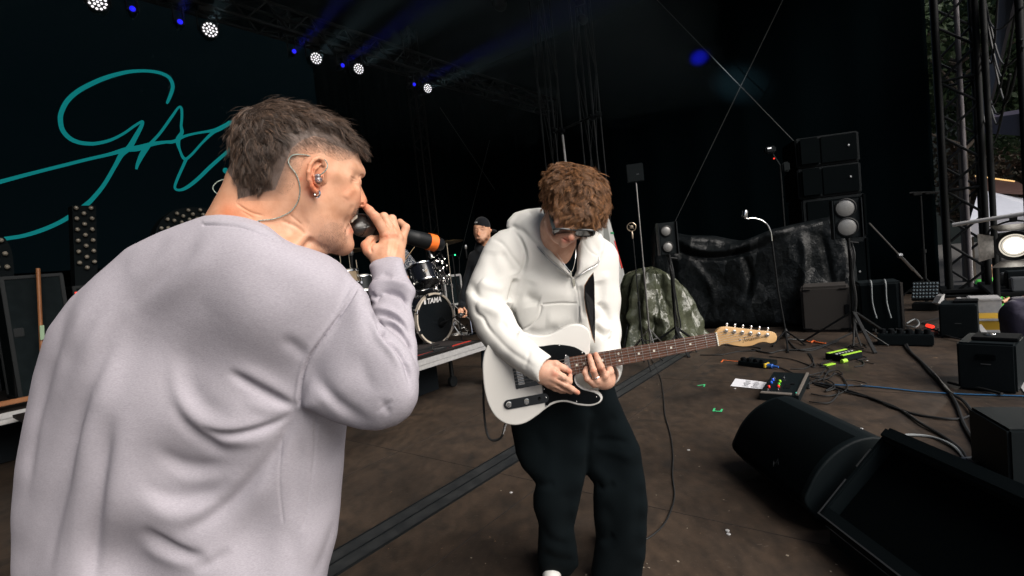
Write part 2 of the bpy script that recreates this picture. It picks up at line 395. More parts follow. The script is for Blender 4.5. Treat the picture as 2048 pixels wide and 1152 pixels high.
def drape(name, p, d, width, z0, z1, label, amp=.035, wl=.42, seed=0, m=None):
    rnd = random.Random(seed); n = int(width / .06); nz = 6; nrm = Vector((-d.y, d.x, 0)); v = []; ph = 0
    for i in range(n + 1):
        ph += .06 / wl * 2 * math.pi * rnd.uniform(.6, 1.4); q = p + d * (width * i / n) + nrm * (amp * math.sin(ph))
        for k in range(nz + 1): v.append((q.x, q.y, z0 + (z1 - z0) * k / nz))
    f = [(i * (nz + 1) + k, (i + 1) * (nz + 1) + k, (i + 1) * (nz + 1) + k + 1, i * (nz + 1) + k + 1) for i in range(n) for k in range(nz)]
    o = mesh_obj(name, v, f, m or M['drape'], None, True); s_ = o.modifiers.new('thickness', 'SOLIDIFY'); s_.thickness = .004
    return tag(o, label, 'drape')
drape('black_drape', S(-5, 9.6), U, 16.6, 0, 6.6, 'black molton drape across the rear of the stage behind the led screen', seed=1)
drape('black_drape', S(11.2, 10.0), -V, 10.5, 0, 6.6, 'black molton drape closing the far side wing behind the speaker stack', amp=.012, wl=.9, seed=2)
drape('black_drape', S(-1.9, 0.8), V, 9.2, 0, 6.6, 'unseen black drape added for the near wing, left of and behind the camera, blocking light', seed=5)  # added out of view, set close to keep sky light off the left
ro = MB(); ro.box(S(2.4, 4.6, 6.75), (18.4, 10.8, .12), (U, V, Vector((0, 0, 1))))
tag(ro.build('stage_roof', M['drape']), 'black stage roof over the whole stage', 'roof')
# ================================================================ people: tools
def skin_mat(name, col, col2, rough=.52):
    m = mat(name, col, rough, spec=.4, noise=(38, col2, .35, .70, 8), bump=(330, .35, .0010), sss=.05); attr_color(m); return m
M['skin'] = skin_mat('skin', (.67, .375, .245), (.56, .28, .165))
def fix_out(v, f):
    a, b, c = v[f[:, 0]], v[f[:, 1]], v[f[:, 2]]
    return f if (np.cross(a, b) * c).sum() - (v.mean(0) * np.cross(b - a, c - a)).sum() * 1 > 0 else f[:, ::-1]
def outv(v, f):
    q = v - v.mean(0); a, b, c, d = [q[f[:, i]] for i in range(4)]
    return f if (np.cross(a, b) * c).sum() + (np.cross(a, c) * d).sum() > 0 else f[:, ::-1]
def vol_at(px, py, d, lo, hi, h, up=None): return Vol(P(px, py, d), ray(px, py), up or UP, lo, hi, h)
def o3(s, pts):          # outline triples (px, py, depth) -> a, b, c
    return [s.L(P(*p)) for p in pts]
def blob3(s, pts, Rr, T, Tb=None, inner=(), blur=12, sig=.04):
    q = o3(s, pts); mid = s.field([(a, b, c) for a, b, c in q] + [s.L(P(*p)) for p in inner], sig)
    return s.blob([(a, b) for a, b, c in q], Rr, T, mid, Tb, blur)
def dense(pts, n=4): return [tuple(p) for p in spline(pts + [pts[0]], n)][:-1]
def cn(s, p, q, r1, r2): return s.cone(s.L(P(*p)), s.L(P(*q)), r1, r2)
def el(s, p, r, rot=None): return s.ell(s.L(P(*p)), r, rot)
def rot2(deg):           # rotation in the a,b plane for ell()
    c_, s_ = math.cos(R(deg)), math.sin(R(deg)); return [[c_, s_, 0], [-s_, c_, 0], [0, 0, 1]]
def chain(s, pts, k=.004):        # pts (px, py, depth, radius): a smooth limb
    F0 = s.F; s.F = np.full(s.N, 9.0, np.float32)
    for a, b in zip(pts[:-1], pts[1:]): s.smin(s.cone(s.L(P(*a[:3])), s.L(P(*b[:3])), a[3], b[3]), k)
    r = s.F; s.F = F0; return r
def join(parts):
    V_, F_ = [], []; n = 0
    for v, f in parts: V_.append(v); F_.append(f + n); n += len(v)
    return np.concatenate(V_), np.concatenate(F_)
def subdiv(v, f):
    """one level of subdivision of a quad mesh, then a light smoothing"""
    n = len(v); e = np.concatenate([np.sort(np.stack([f[:, i], f[:, (i + 1) % 4]], 1), 1) for i in range(4)]); key = e[:, 0] * n + e[:, 1]; u_, inv = np.unique(key, return_inverse=True)
    em = (v[u_ // n] + v[u_ % n]) / 2; fc = v[f].mean(1); m = len(f); ei = [n + inv[i * m:(i + 1) * m] for i in range(4)]; ci = n + len(u_) + np.arange(m)
    F_ = np.concatenate([np.stack([f[:, i], ei[i], ci, ei[(i + 3) % 4]], 1) for i in range(4)]); V_ = np.concatenate([v, em, fc]); sm = np.zeros_like(V_); dg = np.zeros(len(V_))
    for i in range(4): a, b = F_[:, i], F_[:, (i + 1) % 4]; np.add.at(sm, a, V_[b]); np.add.at(sm, b, V_[a]); np.add.at(dg, a, 1); np.add.at(dg, b, 1)
    return V_ * .5 + .5 * sm / dg[:, None], F_
def smooth01(x): x = np.clip(x, 0, 1); return x * x * (3 - 2 * x)
def inpoly(x, y, poly):
    ins = np.zeros(x.shape, bool); k = len(poly)
    for i in range(k):
        x1, y1 = poly[i]; x2, y2 = poly[(i + 1) % k]
        if y1 != y2: ins ^= ((y1 > y) != (y2 > y)) & (x < (x2 - x1) * (y - y1) / (y2 - y1) + x1)
    return ins
def hair_mat(name, c1, c2, rough=.38):
    m = mat(name, c1, rough, spec=.5); attr_color(m); return m
def grow(name, roots, nrm, length, flow, m, parent, seg=7, clumps=0, clump_w=.7, wave=(0, 0), lift=(.5, -.2), r0=.00045, seed=1, tint=(.5, 1.3), warm=None, jt=.28):
    """hair: roots (n,3), normals, lengths (n,), flow(p) -> unit directions; thin tapering three-sided fibres in ONE mesh"""
    rs = np.random.RandomState(seed); n = len(roots); P_ = np.zeros((seg + 1, n, 3)); p = roots.copy(); P_[0] = p
    if clumps:
        cid = rs.choice(n, clumps, replace=False); cc = roots[cid]; own = np.zeros(n, int)
        for s0 in range(0, n, 4000): own[s0:s0 + 4000] = ((roots[s0:s0 + 4000, None, :] - cc[None]) ** 2).sum(2).argmin(1)
        ph = rs.rand(clumps) * 6.28; am = .5 + rs.rand(clumps); jit = rs.randn(clumps, 3) * jt; ln = .75 + .5 * rs.rand(clumps)
        phase, ampl, j3, lm = ph[own] + rs.randn(n) * .25, am[own], jit[own] + rs.randn(n, 3) * .08, ln[own]
    else: phase, ampl, j3, lm = rs.rand(n) * 6.28, np.ones(n), rs.randn(n, 3) * .15, np.ones(n)
    length = length * lm * (.8 + .4 * rs.rand(n))
    for k in range(seg):
        t = k / seg; fl_ = flow(p); side = np.cross(nrm, fl_); side /= np.linalg.norm(side, axis=1)[:, None] + 1e-9
        d = fl_ + nrm * (lift[0] * (1 - t) + lift[1] * t) + j3 + side * (wave[0] * ampl * np.sin(phase + wave[1] * t))[:, None]
        d /= np.linalg.norm(d, axis=1)[:, None]; p = p + d * (length / seg)[:, None]; P_[k + 1] = p
    if clumps:
        g = P_[:, cid][:, own]; off0 = roots - cc[own]
        for k in range(1, seg + 1):
            w_ = clump_w * (k / seg) ** .8; P_[k] = P_[k] * (1 - w_) + (g[k] + off0 * .25) * w_
    rad = r0 * (.7 + .6 * rs.rand(n)); V_ = np.zeros((seg + 1, n, 3, 3))
    for k in range(seg + 1):
        t_ = P_[min(k + 1, seg)] - P_[max(k - 1, 0)]; t_ /= np.linalg.norm(t_, axis=1)[:, None] + 1e-12
        a = np.cross(t_, nrm + .01); a /= np.linalg.norm(a, axis=1)[:, None] + 1e-12; b = np.cross(t_, a)
        rr = (rad * (1 - .8 * (k / seg) ** 2))[:, None]
        for j in range(3): q = 2.094 * j; V_[k, :, j] = P_[k] + (a * math.cos(q) + b * math.sin(q)) * rr
    ids = np.arange((seg + 1) * n * 3).reshape(seg + 1, n, 3); fs = []
    for k in range(seg):
        for j in range(3): fs.append(np.stack([ids[k, :, j], ids[k, :, (j + 1) % 3], ids[k + 1, :, (j + 1) % 3], ids[k + 1, :, j]], 1))
    o = mesh_obj(name, V_.reshape(-1, 3), np.concatenate(fs), m, parent)
    base = tint[0] + (tint[1] - tint[0]) * rs.rand(n) ** 1.6
    if clumps: base = base * (.7 + .6 * rs.rand(clumps))[own]
    col = np.ones((seg + 1, n, 3, 3)) * base[None, :, None, None]
    if warm is not None: g_ = rs.rand(n) < warm[0]; col[:, g_] = np.array(warm[1]) * col[:, g_]
    set_tint(o, col.reshape(-1, 3)); return o
def flow_px(ctrl, sig=25):
    """combing direction: control points (px, py, dx, dy, dz) in photo pixels and camera axes"""
    c = np.array(ctrl, float)
    def fn(p):
        x, y = where(p); w_ = 1 / (((x[:, None] - c[None, :, 0]) ** 2 + (y[:, None] - c[None, :, 1]) ** 2) + sig ** 2) ** 1.5
        q = w_ @ c[:, 2:5] / w_.sum(1)[:, None]; d = q[:, :1] * _RT + -q[:, 1:2] * _UP + q[:, 2:3] * _FW
        return d / (np.linalg.norm(d, axis=1)[:, None] + 1e-9)
    return fn
def roots_on(v, f, mask_fn, n, seed):
    """random points on the faces, density by area x mask"""
    rs = np.random.RandomState(seed); a, b, c = v[f[:, 0]], v[f[:, 1]], v[f[:, 2]]; ar = np.linalg.norm(np.cross(b - a, c - a), axis=1)
    ctr = (a + c) / 2; x, y = where(ctr); mk = mask_fn(x, y, ctr); pr = ar * mk; pr = pr / pr.sum(); i = rs.choice(len(f), n, p=pr)
    s_, t_ = rs.rand(n, 1), rs.rand(n, 1); d = v[f[i, 3]]; q = (a[i] * (1 - s_) + b[i] * s_) * (1 - t_) + (d * (1 - s_) + c[i] * s_) * t_
    vn = vnormals(v, f); return q, vn[f[i, 0]]

# ================================================================ the singer
singer = thing('person', P(360, 1152, 1.0)[:2] + (0,) if False else (P(360, 1152, 1.0).x, P(360, 1152, 1.0).y, 0), 'man in a lilac sweatshirt seen from behind, singing into a microphone', 'person')
HD = vol_at(590, 350, 1.0, (-.21, -.215, -.15), (.21, .215, .16), .003)
headp = [(470, 345, .975), (463, 300, .965), (468, 255, .965), (490, 224, .97), (530, 208, .98), (580, 209, .99), (630, 222, 1.0), (672, 246, 1.03), (700, 274, 1.05), (714, 303, 1.065),
         (720, 320, 1.07), (726, 335, 1.075), (729, 346, 1.075), (727, 353, 1.075), (716, 360, 1.07), (714, 370, 1.065), (715, 385, 1.06), (714, 400, 1.06), (711, 415, 1.06), (713, 424, 1.07), (707, 432, 1.07),
         (701, 440, 1.065), (700, 450, 1.065), (704, 457, 1.07), (703, 465, 1.07), (697, 473, 1.07), (698, 485, 1.07), (694, 496, 1.06), (684, 504, 1.055), (668, 503, 1.04), (645, 499, 1.03), (628, 492, 1.02), (600, 480, 1.0), (520, 420, .985)]
HD.F = blob3(HD, headp, .085, .074, .074, inner=[(590, 330, .995), (640, 400, 1.02)], blur=6)
# neck into the shoulders
HD.smin(cn(HD, (560, 380, 1.0), (505, 490, .985), .058, .068), .03)
HD.smin(cn(HD, (500, 380, .98), (470, 470, .98), .045, .060), .03)
HD.smin(cn(HD, (610, 450, 1.01), (570, 520, .99), .045, .060), .02)
HD.smin(cn(HD, (625, 452, .972), (588, 496, .945), .006, .009), .024)          # tendon of the neck
HD.smin(cn(HD, (640, 478, 1.0), (600, 520, .985), .022, .03), .02)
# jaw, cheekbone, brow, temple
HD.smin(cn(HD, (640, 462, .985), (688, 490, 1.04), .014, .016), .03)
HD.smin(cn(HD, (628, 410, .965), (640, 462, .985), .012, .014), .03)
HD.smin(el(HD, (689, 385, 1.02), (.026, .024, .020)), .03)
HD.smin(el(HD, (694, 412, 1.03), (.016, .030, .022), rot2(-18)), .02)
HD.smin(cn(HD, (668, 350, .985), (690, 358, 1.005), .010, .010), .02)
HD.smin(cn(HD, (700, 335, 1.015), (720, 344, 1.055), .009, .0075), .012)          # brow
HD.smax(-el(HD, (714, 365, 1.01), (.009, .009, .011)), .012)                     # eye socket
HD.smin(el(HD, (712, 364, 1.036), (.011, .009, .012)), .010)                       # closed eye
# nose beyond the cheek
NP = [(716, 356, 1.085), (722, 372, 1.085), (728, 386, 1.085), (733, 396, 1.085), (735, 403, 1.085), (733, 409, 1.085), (727, 413, 1.085), (720, 416, 1.08), (712, 416, 1.075), (704, 400, 1.07), (704, 370, 1.07)]
HD.smin(blob3(HD, NP, .012, .020, .014, blur=2, sig=.01), .004)
HD.smin(el(HD, (723, 407, 1.060), (.011, .0085, .007), rot2(-25)), .003)          # wing of the nose
HD.smax(-el(HD, (725, 409.5, 1.054), (.0062, .0036, .008), rot2(30)), .002)          # nostril
# open mouth
HD.smax(-el(HD, (711, 447, 1.055), (.0155, .016, .034), rot2(-20)), .005)
HD.smin(cn(HD, (713, 425, 1.06), (703, 437, 1.035), .0035, .003), .004)          # upper lip
HD.smin(cn(HD, (703, 463, 1.05), (698, 448, 1.030), .0045, .003), .004)          # lower lip
hv, hf = HD.mesh(2); hv, hf = subdiv(hv, outv(hv, hf))
hv = creases(hv, hf, [([(714, 404), (707, 424), (697, 448), (690, 468)], 2.6, -.0028, 1, 3), ([(706, 408), (698, 428), (688, 450)], 3.0, -.0012), ([(703, 440), (695, 458), (692, 474)], 1.8, -.002),
    ([(718, 361), (709, 358), (701, 352)], 1.0, -.0014), ([(718, 363), (710, 363), (702, 361)], 1.0, -.0012), ([(700, 430), (691, 446), (684, 464)], 2, -.001), ([(470, 405), (500, 424), (530, 432)], 1.6, -.0016), ([(560, 440), (590, 452), (612, 470)], 2.5, -.002), ([(718, 358), (722, 352), (728, 352)], 1.8, -.002),
    ([(612, 478), (640, 492), (662, 500)], 4, -.003), ([(575, 470), (600, 455), (618, 440)], 6, -.0015), ([(606, 500), (615, 488), (626, 474)], 4, -.005), ([(580, 500), (596, 485), (618, 462)], 5, .0015), ([(480, 420), (510, 438)], 1.5, -.001), ([(575, 425), (590, 438), (604, 450)], 1.5, -.0012),
    ([(690, 398), (700, 385), (712, 376)], 5, .002), ([(616, 372), (622, 384), (632, 392)], 5, -.002)])
# ear (fine grid)
ER = vol_at(631, 350, .93, (-.030, -.048, -.022), (.030, .048, .030), .0011)
earp = [(643, 315, .945), (633, 314, .94), (623, 321, .932), (617, 333, .926), (614, 350, .924), (616, 366, .928), (622, 378, .934), (630, 386, .94), (635, 389, .943), (638, 383, .945), (640, 374, .947), (645, 368, .95), (648, 358, .952), (650, 345, .952), (652, 332, .952), (649, 321, .95)]
ER.F = blob3(ER, earp, .004, .0035, .009, blur=2, sig=.006)
ER.smin(cn(ER, (640, 345, .965), (640, 360, .965), .014, .013), .006)
hel = [(646, 330, .944, .003), (645, 319, .940, .0034), (637, 316, .935, .0036), (627, 320, .928, .0038), (620, 330, .922, .0040), (617, 345, .919, .0042), (618, 360, .922, .0042), (623, 372, .928, .004), (629, 380, .934, .0042), (634, 384, .938, .0044)]
ER.smin(chain(ER, hel, .002), .002)
ER.smin(chain(ER, [(640, 329, .940, .002), (631, 338, .931, .0026), (628, 352, .929, .0028), (631, 366, .933, .0028), (637, 371, .938, .003)], .002), .002)      # antihelix
ER.smin(el(ER, (645, 357, .942), (.0035, .0065, .005)), .003)                                  # tragus
ER.smax(-el(ER, (638, 353, .932), (.0075, .0125, .010), rot2(10)), .003)                          # concha
ER.smax(-el(ER, (638, 327, .932), (.0045, .0075, .006), rot2(-25)), .002)
ev, ef = ER.mesh(2); ef = outv(ev, ef)
# hand that holds the microphone (fine grid)
HN = vol_at(772, 470, 1.11, (-.058, -.085, -.055), (.052, .072, .075), .0013)
HN.F = chain(HN, [(774, 471, 1.108, .0118), (751, 434, 1.088, .0100), (739, 421, 1.083, .0086), (732, 414, 1.083, .0078)], .004)
HN.smin(chain(HN, [(787, 470, 1.116, .0112), (768, 434, 1.118, .0098), (755, 436, 1.150, .0085), (752, 446, 1.162, .0078)], .004), .0028)
HN.smin(chain(HN, [(796, 476, 1.128, .0106), (784, 438, 1.135, .0094), (772, 440, 1.166, .0082), (767, 452, 1.180, .0076)], .004), .0028)
HN.smin(chain(HN, [(803, 482, 1.142, .0098), (812, 455, 1.150, .0088), (800, 445, 1.170, .0080), (790, 450, 1.190, .0072)], .003), .0022)
HN.smin(chain(HN, [(760, 512, 1.105, .014), (737, 500, 1.095, .0120), (732, 491, 1.098, .0105), (741, 481, 1.108, .0096), (752, 474, 1.124, .0088)], .005), .006)
for q in [((772, 475, 1.112), (768, 520, 1.092), .0125, .016), ((785, 474, 1.120), (779, 520, 1.09), .0125, .017), ((795, 480, 1.132), (790, 520, 1.10), .0125, .016), ((801, 486, 1.142), (796, 520, 1.11), .011, .014)]: HN.smin(cn(HN, *q), .010)
HN.smin(cn(HN, (778, 515, 1.095), (777, 552, 1.075), .0265, .0275), .014)
HN.smin(cn(HN, (752, 505, 1.10), (762, 530, 1.09), .017, .018), .012)
for q in [(774, 471, 1.099), (787, 469, 1.107), (797, 476, 1.12)]: HN.smin(el(HN, q, (.0075, .0065, .004)), .006)
nv, nf = HN.mesh(2); nf = outv(nv, nf)
nv = creases(nv, nf, [([(742, 433), (748, 431), (755, 430)], 1.0, -.0008), ([(743, 436), (750, 434), (757, 433)], 1.0, -.0008), ([(745, 439), (751, 437), (758, 436)], .9, -.0006), ([(734, 420), (738, 418), (742, 416)], .8, -.0005),
    ([(778, 478), (776, 495), (773, 512)], 2.0, .0012), ([(789, 478), (786, 495), (782, 512)], 2.0, .0012), ([(797, 484), (794, 500), (790, 514)], 1.8, .001), ([(752, 478), (745, 486), (741, 496), (744, 508)], 2.0, -.003),
    ([(781, 476), (776, 462), (772, 450)], 1.4, -.0012), ([(793, 478), (790, 462), (786, 450)], 1.4, -.0012), ([(760, 478), (767, 474), (776, 474)], 1.4, -.0006), ([(748, 482), (756, 476), (764, 474)], 1.8, -.0015)])
# trunk and arms under the cloth (coarse)
BD = Vol(P(380, 800, 1.02), ray(380, 800), UP, (-.40, -.75, -.30), (.52, .42, .32), .014)
BD.F = cn(BD, (480, 580, 1.03), (400, 1000, 1.12), .085, .08)
for q in [((520, 540, 1.0), (640, 600, .97), .05, .04), ((440, 560, 1.05), (210, 660, 1.08), .045, .04), ((640, 610, .97), (765, 775, .90), .035, .030), ((765, 775, .90), (777, 560, 1.07), .028, .025),
          ((210, 640, 1.10), (150, 900, 1.08), .045, .038), ((150, 900, 1.10), (260, 1100, 1.24), .036, .03), ((400, 1000, 1.12), (390, 1250, 1.18), .08, .09), ((520, 460, 1.0), (500, 560, 1.0), .055, .06)]: BD.smin(cn(BD, *q), .03)
bv, bf = BD.mesh(1); bf = outv(bv, bf)
av, af = join([(hv, hf), (ev, ef), (nv, nf), (bv, bf)])
topo = [(476, 398), (474, 374), (463, 355), (453, 340), (446, 300), (440, 240), (470, 190), (530, 180), (620, 190), (700, 230), (740, 280), (722, 308), (702, 303), (690, 298), (668, 290), (648, 276), (628, 272), (604, 280), (584, 296), (572, 322), (560, 356), (550, 380), (526, 384), (503, 391)]
body = mesh_obj('body', av, af, M['skin'], singer)
x_, y_ = where(av); c_ = np.ones((len(av), 3))
def spot(cx, cy, r, col):
    g_ = np.exp(-((x_ - cx) ** 2 + (y_ - cy) ** 2) / (2 * r * r))[:, None]; c_[:] = c_ * (1 - g_) + c_ * np.array(col) * g_
for s_ in [(630, 345, 16, (1.0, .72, .62)), (625, 378, 12, (1.05, .62, .50)), (700, 385, 14, (1, .86, .80)), (727, 402, 9, (1, .74, .66)), (733, 414, 6, (1, .75, .7)), (774, 472, 6, (1, .72, .66)), (787, 470, 6, (1, .74, .68)), (748, 432, 5, (1, .8, .75)), (734, 492, 9, (1, .72, .64)), (500, 425, 30, (1, .84, .74)), (455, 425, 16, (1, .72, .6)), (590, 490, 14, (1.05, .98, .95)), (601, 358, 3, (1, .7, .65)), (578, 446, 1.6, (.8, .55, .5)), (703, 462, 5, (1, .68, .62))]: spot(*s_)
stub = smooth01(1.6 - np.hypot((x_ - 668) / 42, (y_ - 470) / 44)) * smooth01((y_ - 415) / 40) * (np.arange(len(av)) < len(hv))
tp_ = np.array(topo, float); sd_ = np.full(len(av), 1e9)
for i_ in range(12, 24):
    a_, b_ = tp_[i_ - 1] if i_ else tp_[-1], tp_[i_]; e_2 = b_ - a_; t_2 = np.clip(((x_ - a_[0]) * e_2[0] + (y_ - a_[1]) * e_2[1]) / (e_2 @ e_2), 0, 1); sd_ = np.minimum(sd_, np.hypot(x_ - a_[0] - t_2 * e_2[0], y_ - a_[1] - t_2 * e_2[1]))
scp = np.where(inpoly(x_, y_, topo), 1.0, np.exp(-(sd_ / 17) ** 2) * .62) * (np.arange(len(av)) < len(hv)) * (y_ < 402)
c_ *= 1 - scp[:, None] * np.array([.78, .70, .60])
c_ *= (1 - .20 * stub[:, None] * np.array([.9, .85, .65]))
set_tint(body, c_)
# hair
M['hair'] = hair_mat('dark_hair', (.072, .047, .034), None, .45)
fade = [(549, 380), (560, 356), (572, 322), (584, 296), (604, 278), (628, 270), (650, 272), (690, 296), (712, 304), (700, 318), (676, 322), (655, 312), (640, 305), (620, 308), (606, 325), (598, 345), (588, 372), (570, 392)]
HS = vol_at(590, 300, 1.0, (-.21, -.16, -.15), (.20, .16, .16), .004)
hs = [(486, 392, .98), (474, 350, .97), (466, 300, .96), (464, 255, .96), (482, 214, .965), (525, 200, .98), (580, 200, .99), (628, 212, 1.0), (672, 234, 1.03), (704, 262, 1.055), (716, 284, 1.065), (706, 294, 1.06), (688, 288, 1.05), (648, 262, 1.02), (626, 258, 1.01), (598, 264, 1.0), (574, 284, .99), (558, 320, .985), (548, 362, .98), (520, 382, .98)]
HS.F = blob3(HS, hs, .035, .083, .083, inner=[(560, 250, .985), (640, 250, 1.02)], blur=6)
full = [(482, 385, .98), (470, 345, .97), (462, 300, .965), (464, 255, .965), (486, 218, .97), (528, 202, .98), (580, 202, .99), (632, 215, 1.0), (676, 240, 1.03), (706, 268, 1.055), (712, 296, 1.065), (600, 420, 1.0)]
HS.smax(blob3(HS, full, .09, .084, .084, inner=[(590, 330, .995)], blur=6), .01)
sv, sf = HS.mesh(2); sf = outv(sv, sf)
# locks pressed into the cap
M['scalp_dark'] = mat('dark_hair_underlayer', (.022, .016, .013), 1.0, spec=0); shell = mesh_obj('hair', sv, sf, M['scalp_dark'], singer)
fl_long = flow_px([(470, 215, -.5, .4, .0), (500, 200, -.2, -.1, 0), (540, 205, .8, .1, 0), (600, 215, .95, .35, .1), (660, 240, .9, .6, .25), (705, 270, .7, .75, .3), (455, 260, -.15, .9, 0), (480, 300, .05, 1, 0), (520, 260, .35, .75, 0), (560, 260, .65, .6, .1), (610, 255, .7, .7, .15), (480, 350, .15, 1, 0), (530, 340, .1, 1, 0), (660, 270, .75, .7, .2), (500, 390, -.3, 1, 0)], 22)
rt_, rn_ = roots_on(sv, sf, lambda x, y, c: np.ones(len(x)) + 1.2 * (y > 330), 30000, 3)
lx, ly = where(rt_); ll = .030 + .008 * smooth01((520 - lx) / 60) + .010 * smooth01((lx - 640) / 60); ll *= np.where((ly > 250) & (lx > 560) & (lx < 700), .62, 1)
h1 = grow('hair_strands', rt_, rn_, ll, fl_long, M['hair'], shell, 7, 1700, .50, (.55, 4.5), (.32, -.36), .00030, 5, (.5, 1.7), (.16, (2.8, 2.65, 2.5)), .18)
h1b = grow('stray_hairs', rt_[:900], rn_[:900], ll[:900] * 1.25, fl_long, M['hair'], shell, 8, 0, 0, (1.5, 7.0), (.9, .2), .00020, 15, (.8, 2.2))
# faded sides: very short dense hair on the skin
hm = np.arange(len(hf))
def mfade(x, y, c):
    return np.maximum(inpoly(x, y, fade) * 1.0, inpoly(x, y, topo) * .5)
rt2, rn2 = roots_on(hv, hf, mfade, 36000, 7); fx, fy = where(rt2)
dn = smooth01((318 - fy + (600 - fx).clip(0) * 1.0) / 44)
h2 = grow('short_hair', rt2, rn2, .0014 + .0115 * dn ** 1.3 * np.random.RandomState(2).rand(len(dn)), fl_long, M['hair'], shell, 3, 0, 0, (0, 0), (.30, -.1), .00009, 9, (.6, 1.9), (.35, (2.6, 2.6, 2.6)))
# stubble and moustache
stp = [(612, 450), (640, 425), (672, 432), (690, 450), (694, 470), (698, 495), (684, 506), (640, 502), (618, 490)]
rt3, rn3 = roots_on(hv, hf, lambda x, y, c: inpoly(x, y, stp) * (.25 + ((x - 665) ** 2 + (y - 475) ** 2 < 900)) + inpoly(x, y, [(709, 416), (720, 416), (718, 426), (706, 434), (702, 430)]) * 2.5, 9000, 11)
h3 = grow('stubble', rt3, rn3, np.full(len(rt3), .0017), flow_px([(660, 470, .2, 1, 0)]), M['hair'], singer, 2, 0, 0, (0, 0), (.5, .2), .00008, 12, (.7, 1.8))
rt4, rn4 = roots_on(hv, hf, lambda x, y, c: inpoly(x, y, [(702, 333), (722, 339), (730, 348), (722, 349), (706, 341)]) * 1.0, 260, 13)
h4 = grow('eyebrow', rt4, rn4, np.full(len(rt4), .006), flow_px([(715, 340, -1, -.1, 0)]), M['hair'], singer, 3, 0, 0, (0, 0), (.2, 0), .0002, 14, (.6, 1.4))
M['tooth'] = mat('tooth', (.75, .70, .58), .25)
t_ = MB()
for i, (x, y, d) in enumerate([(705, 437, 1.052), (708, 435, 1.060), (711, 433, 1.068), (703, 440, 1.044)]): t_.sphere(P(x, y, d), .0042, 10, (1, .9, 1.35))
t_.build('teeth', M['tooth'], singer, True)
# steel hoop earring, earphone with its cable
e_ = MB(); c0_ = P(634.5, 388, .936); ax_ = (RT * .75 + FW * -.35 + UP * .0).normalized(); bx_ = (UP * 1 + RT * .1).normalized(); bx_ = (bx_ - ax_ * bx_.dot(ax_)).normalized()
e_.tube([c0_ + ax_ * (math.cos(a) * .0062) + bx_ * (math.sin(a) * .0062) for a in np.linspace(-2.2 - 1.2, 2.2 - 1.4 + .6, 26)], .0021, 8); e_.build('earring', M['chrome'], singer, True)
M['clear'] = mat('clear_plastic', (.34, .29, .30), .12, spec=.8, coat=.6, noise=(260, (.10, .08, .09), .4, .6)); M['clearcable'] = mat('twisted_cable', (.12, .16, .14), .35, spec=.5, noise=(700, (.42, .50, .45), .45, .55))
iem = thing('in_ear_monitor', P(637, 360, .94), 'clear in-ear monitor with twisted cable in the singing man\'s ear', 'earphone')
e_ = MB(); e_.sphere(P(637, 360, .934), .0072, 16, (1, 1.15, .8)); e_.sphere(P(635, 352, .933), .0052, 12, (1.2, .9, .8)); e_.build('earpiece', M['clear'], iem, True)
e_ = MB(); e_.sphere(P(638, 361, .9285), .0035, 12, (1, 1, .6)); e_.build('driver', M['chrome'], iem, True)
def onhead(x, y, lift=.0015):     # the nearest skin point under a pixel
    sx, sy = onhead.s; k = (sx - x) ** 2 + (sy - y) ** 2 < 9; dd = (hv[k] - _C) @ _FW; q = dd.min() if k.any() else .95; return P(x, y, q - lift)
onhead.s = where(hv)
e_ = MB(); e_.tube(spline([P(637, 351, .931), P(646, 346, .931), P(653, 338, .932), P(655, 330, .936), P(651, 321, .945), P(640, 314, .950), P(628, 314, .952)] + [onhead(x, y) for x, y in [(610, 310), (594, 309), (583, 312), (577, 322), (580, 332), (590, 345), (597, 360), (600, 378), (598, 396)]] +
                   [onhead(x, y) for x, y in [(592, 410), (580, 424), (560, 434), (542, 439), (520, 441)]] + [P(505, 447, .93)], 6), .00105, 6); e_.build('cable', M['clearcable'], iem, True)
iem2 = thing('in_ear_monitor', P(455, 400, .97), 'second earphone cable looping off the back of the singing man\'s neck', 'earphone')
e_ = MB(); e_.tube(spline([P(468, 357, .985), P(452, 358, .97), P(436, 363, .96), P(426, 374, .955), P(430, 384, .955), P(446, 394, .955), P(458, 406, .955), P(464, 420, .955), P(465, 436, .965)], 6), .00095, 6); e_.build('cable', M['clearcable'], iem2, True)
# ---- the sweatshirt
def knit_mat(name, col, col2, scale=1.0):
    m = mat(name, col, 1.0, spec=.0); N, L = nodes(m); b = N['Principled BSDF']; tc = N.new('ShaderNodeTexCoord')
    mp = N.new('ShaderNodeMapping'); mp.inputs['Scale'].default_value = (220 * scale, 220 * scale, 1400 * scale); mp.inputs['Rotation'].default_value = (0, R(-14), 0); L.new(tc.outputs['Object'], mp.inputs['Vector'])
    n = N.new('ShaderNodeTexNoise'); n.inputs['Scale'].default_value = 1; n.inputs['Detail'].default_value = 3; L.new(mp.outputs['Vector'], n.inputs['Vector'])
    r = N.new('ShaderNodeValToRGB'); r.color_ramp.elements[0].position = .36; r.color_ramp.elements[1].position = .62; r.color_ramp.elements[0].color = (*col, 1); r.color_ramp.elements[1].color = (*col2, 1)
    L.new(n.outputs['Fac'], r.inputs['Fac']); L.new(r.outputs['Color'], b.inputs['Base Color'])
    n2 = N.new('ShaderNodeTexNoise'); n2.inputs['Scale'].default_value = 26; n2.inputs['Detail'].default_value = 4; L.new(tc.outputs['Object'], n2.inputs['Vector'])
    b1 = N.new('ShaderNodeBump'); b1.inputs['Strength'].default_value = .25; b1.inputs['Distance'].default_value = .0016; L.new(n.outputs['Fac'], b1.inputs['Height'])
    b2 = N.new('ShaderNodeBump'); b2.inputs['Strength'].default_value = .22; b2.inputs['Distance'].default_value = .004; L.new(n2.outputs['Fac'], b2.inputs['Height']); L.new(b1.outputs[0], b2.inputs['Normal']); L.new(b2.outputs[0], b.inputs['Normal'])
    return m
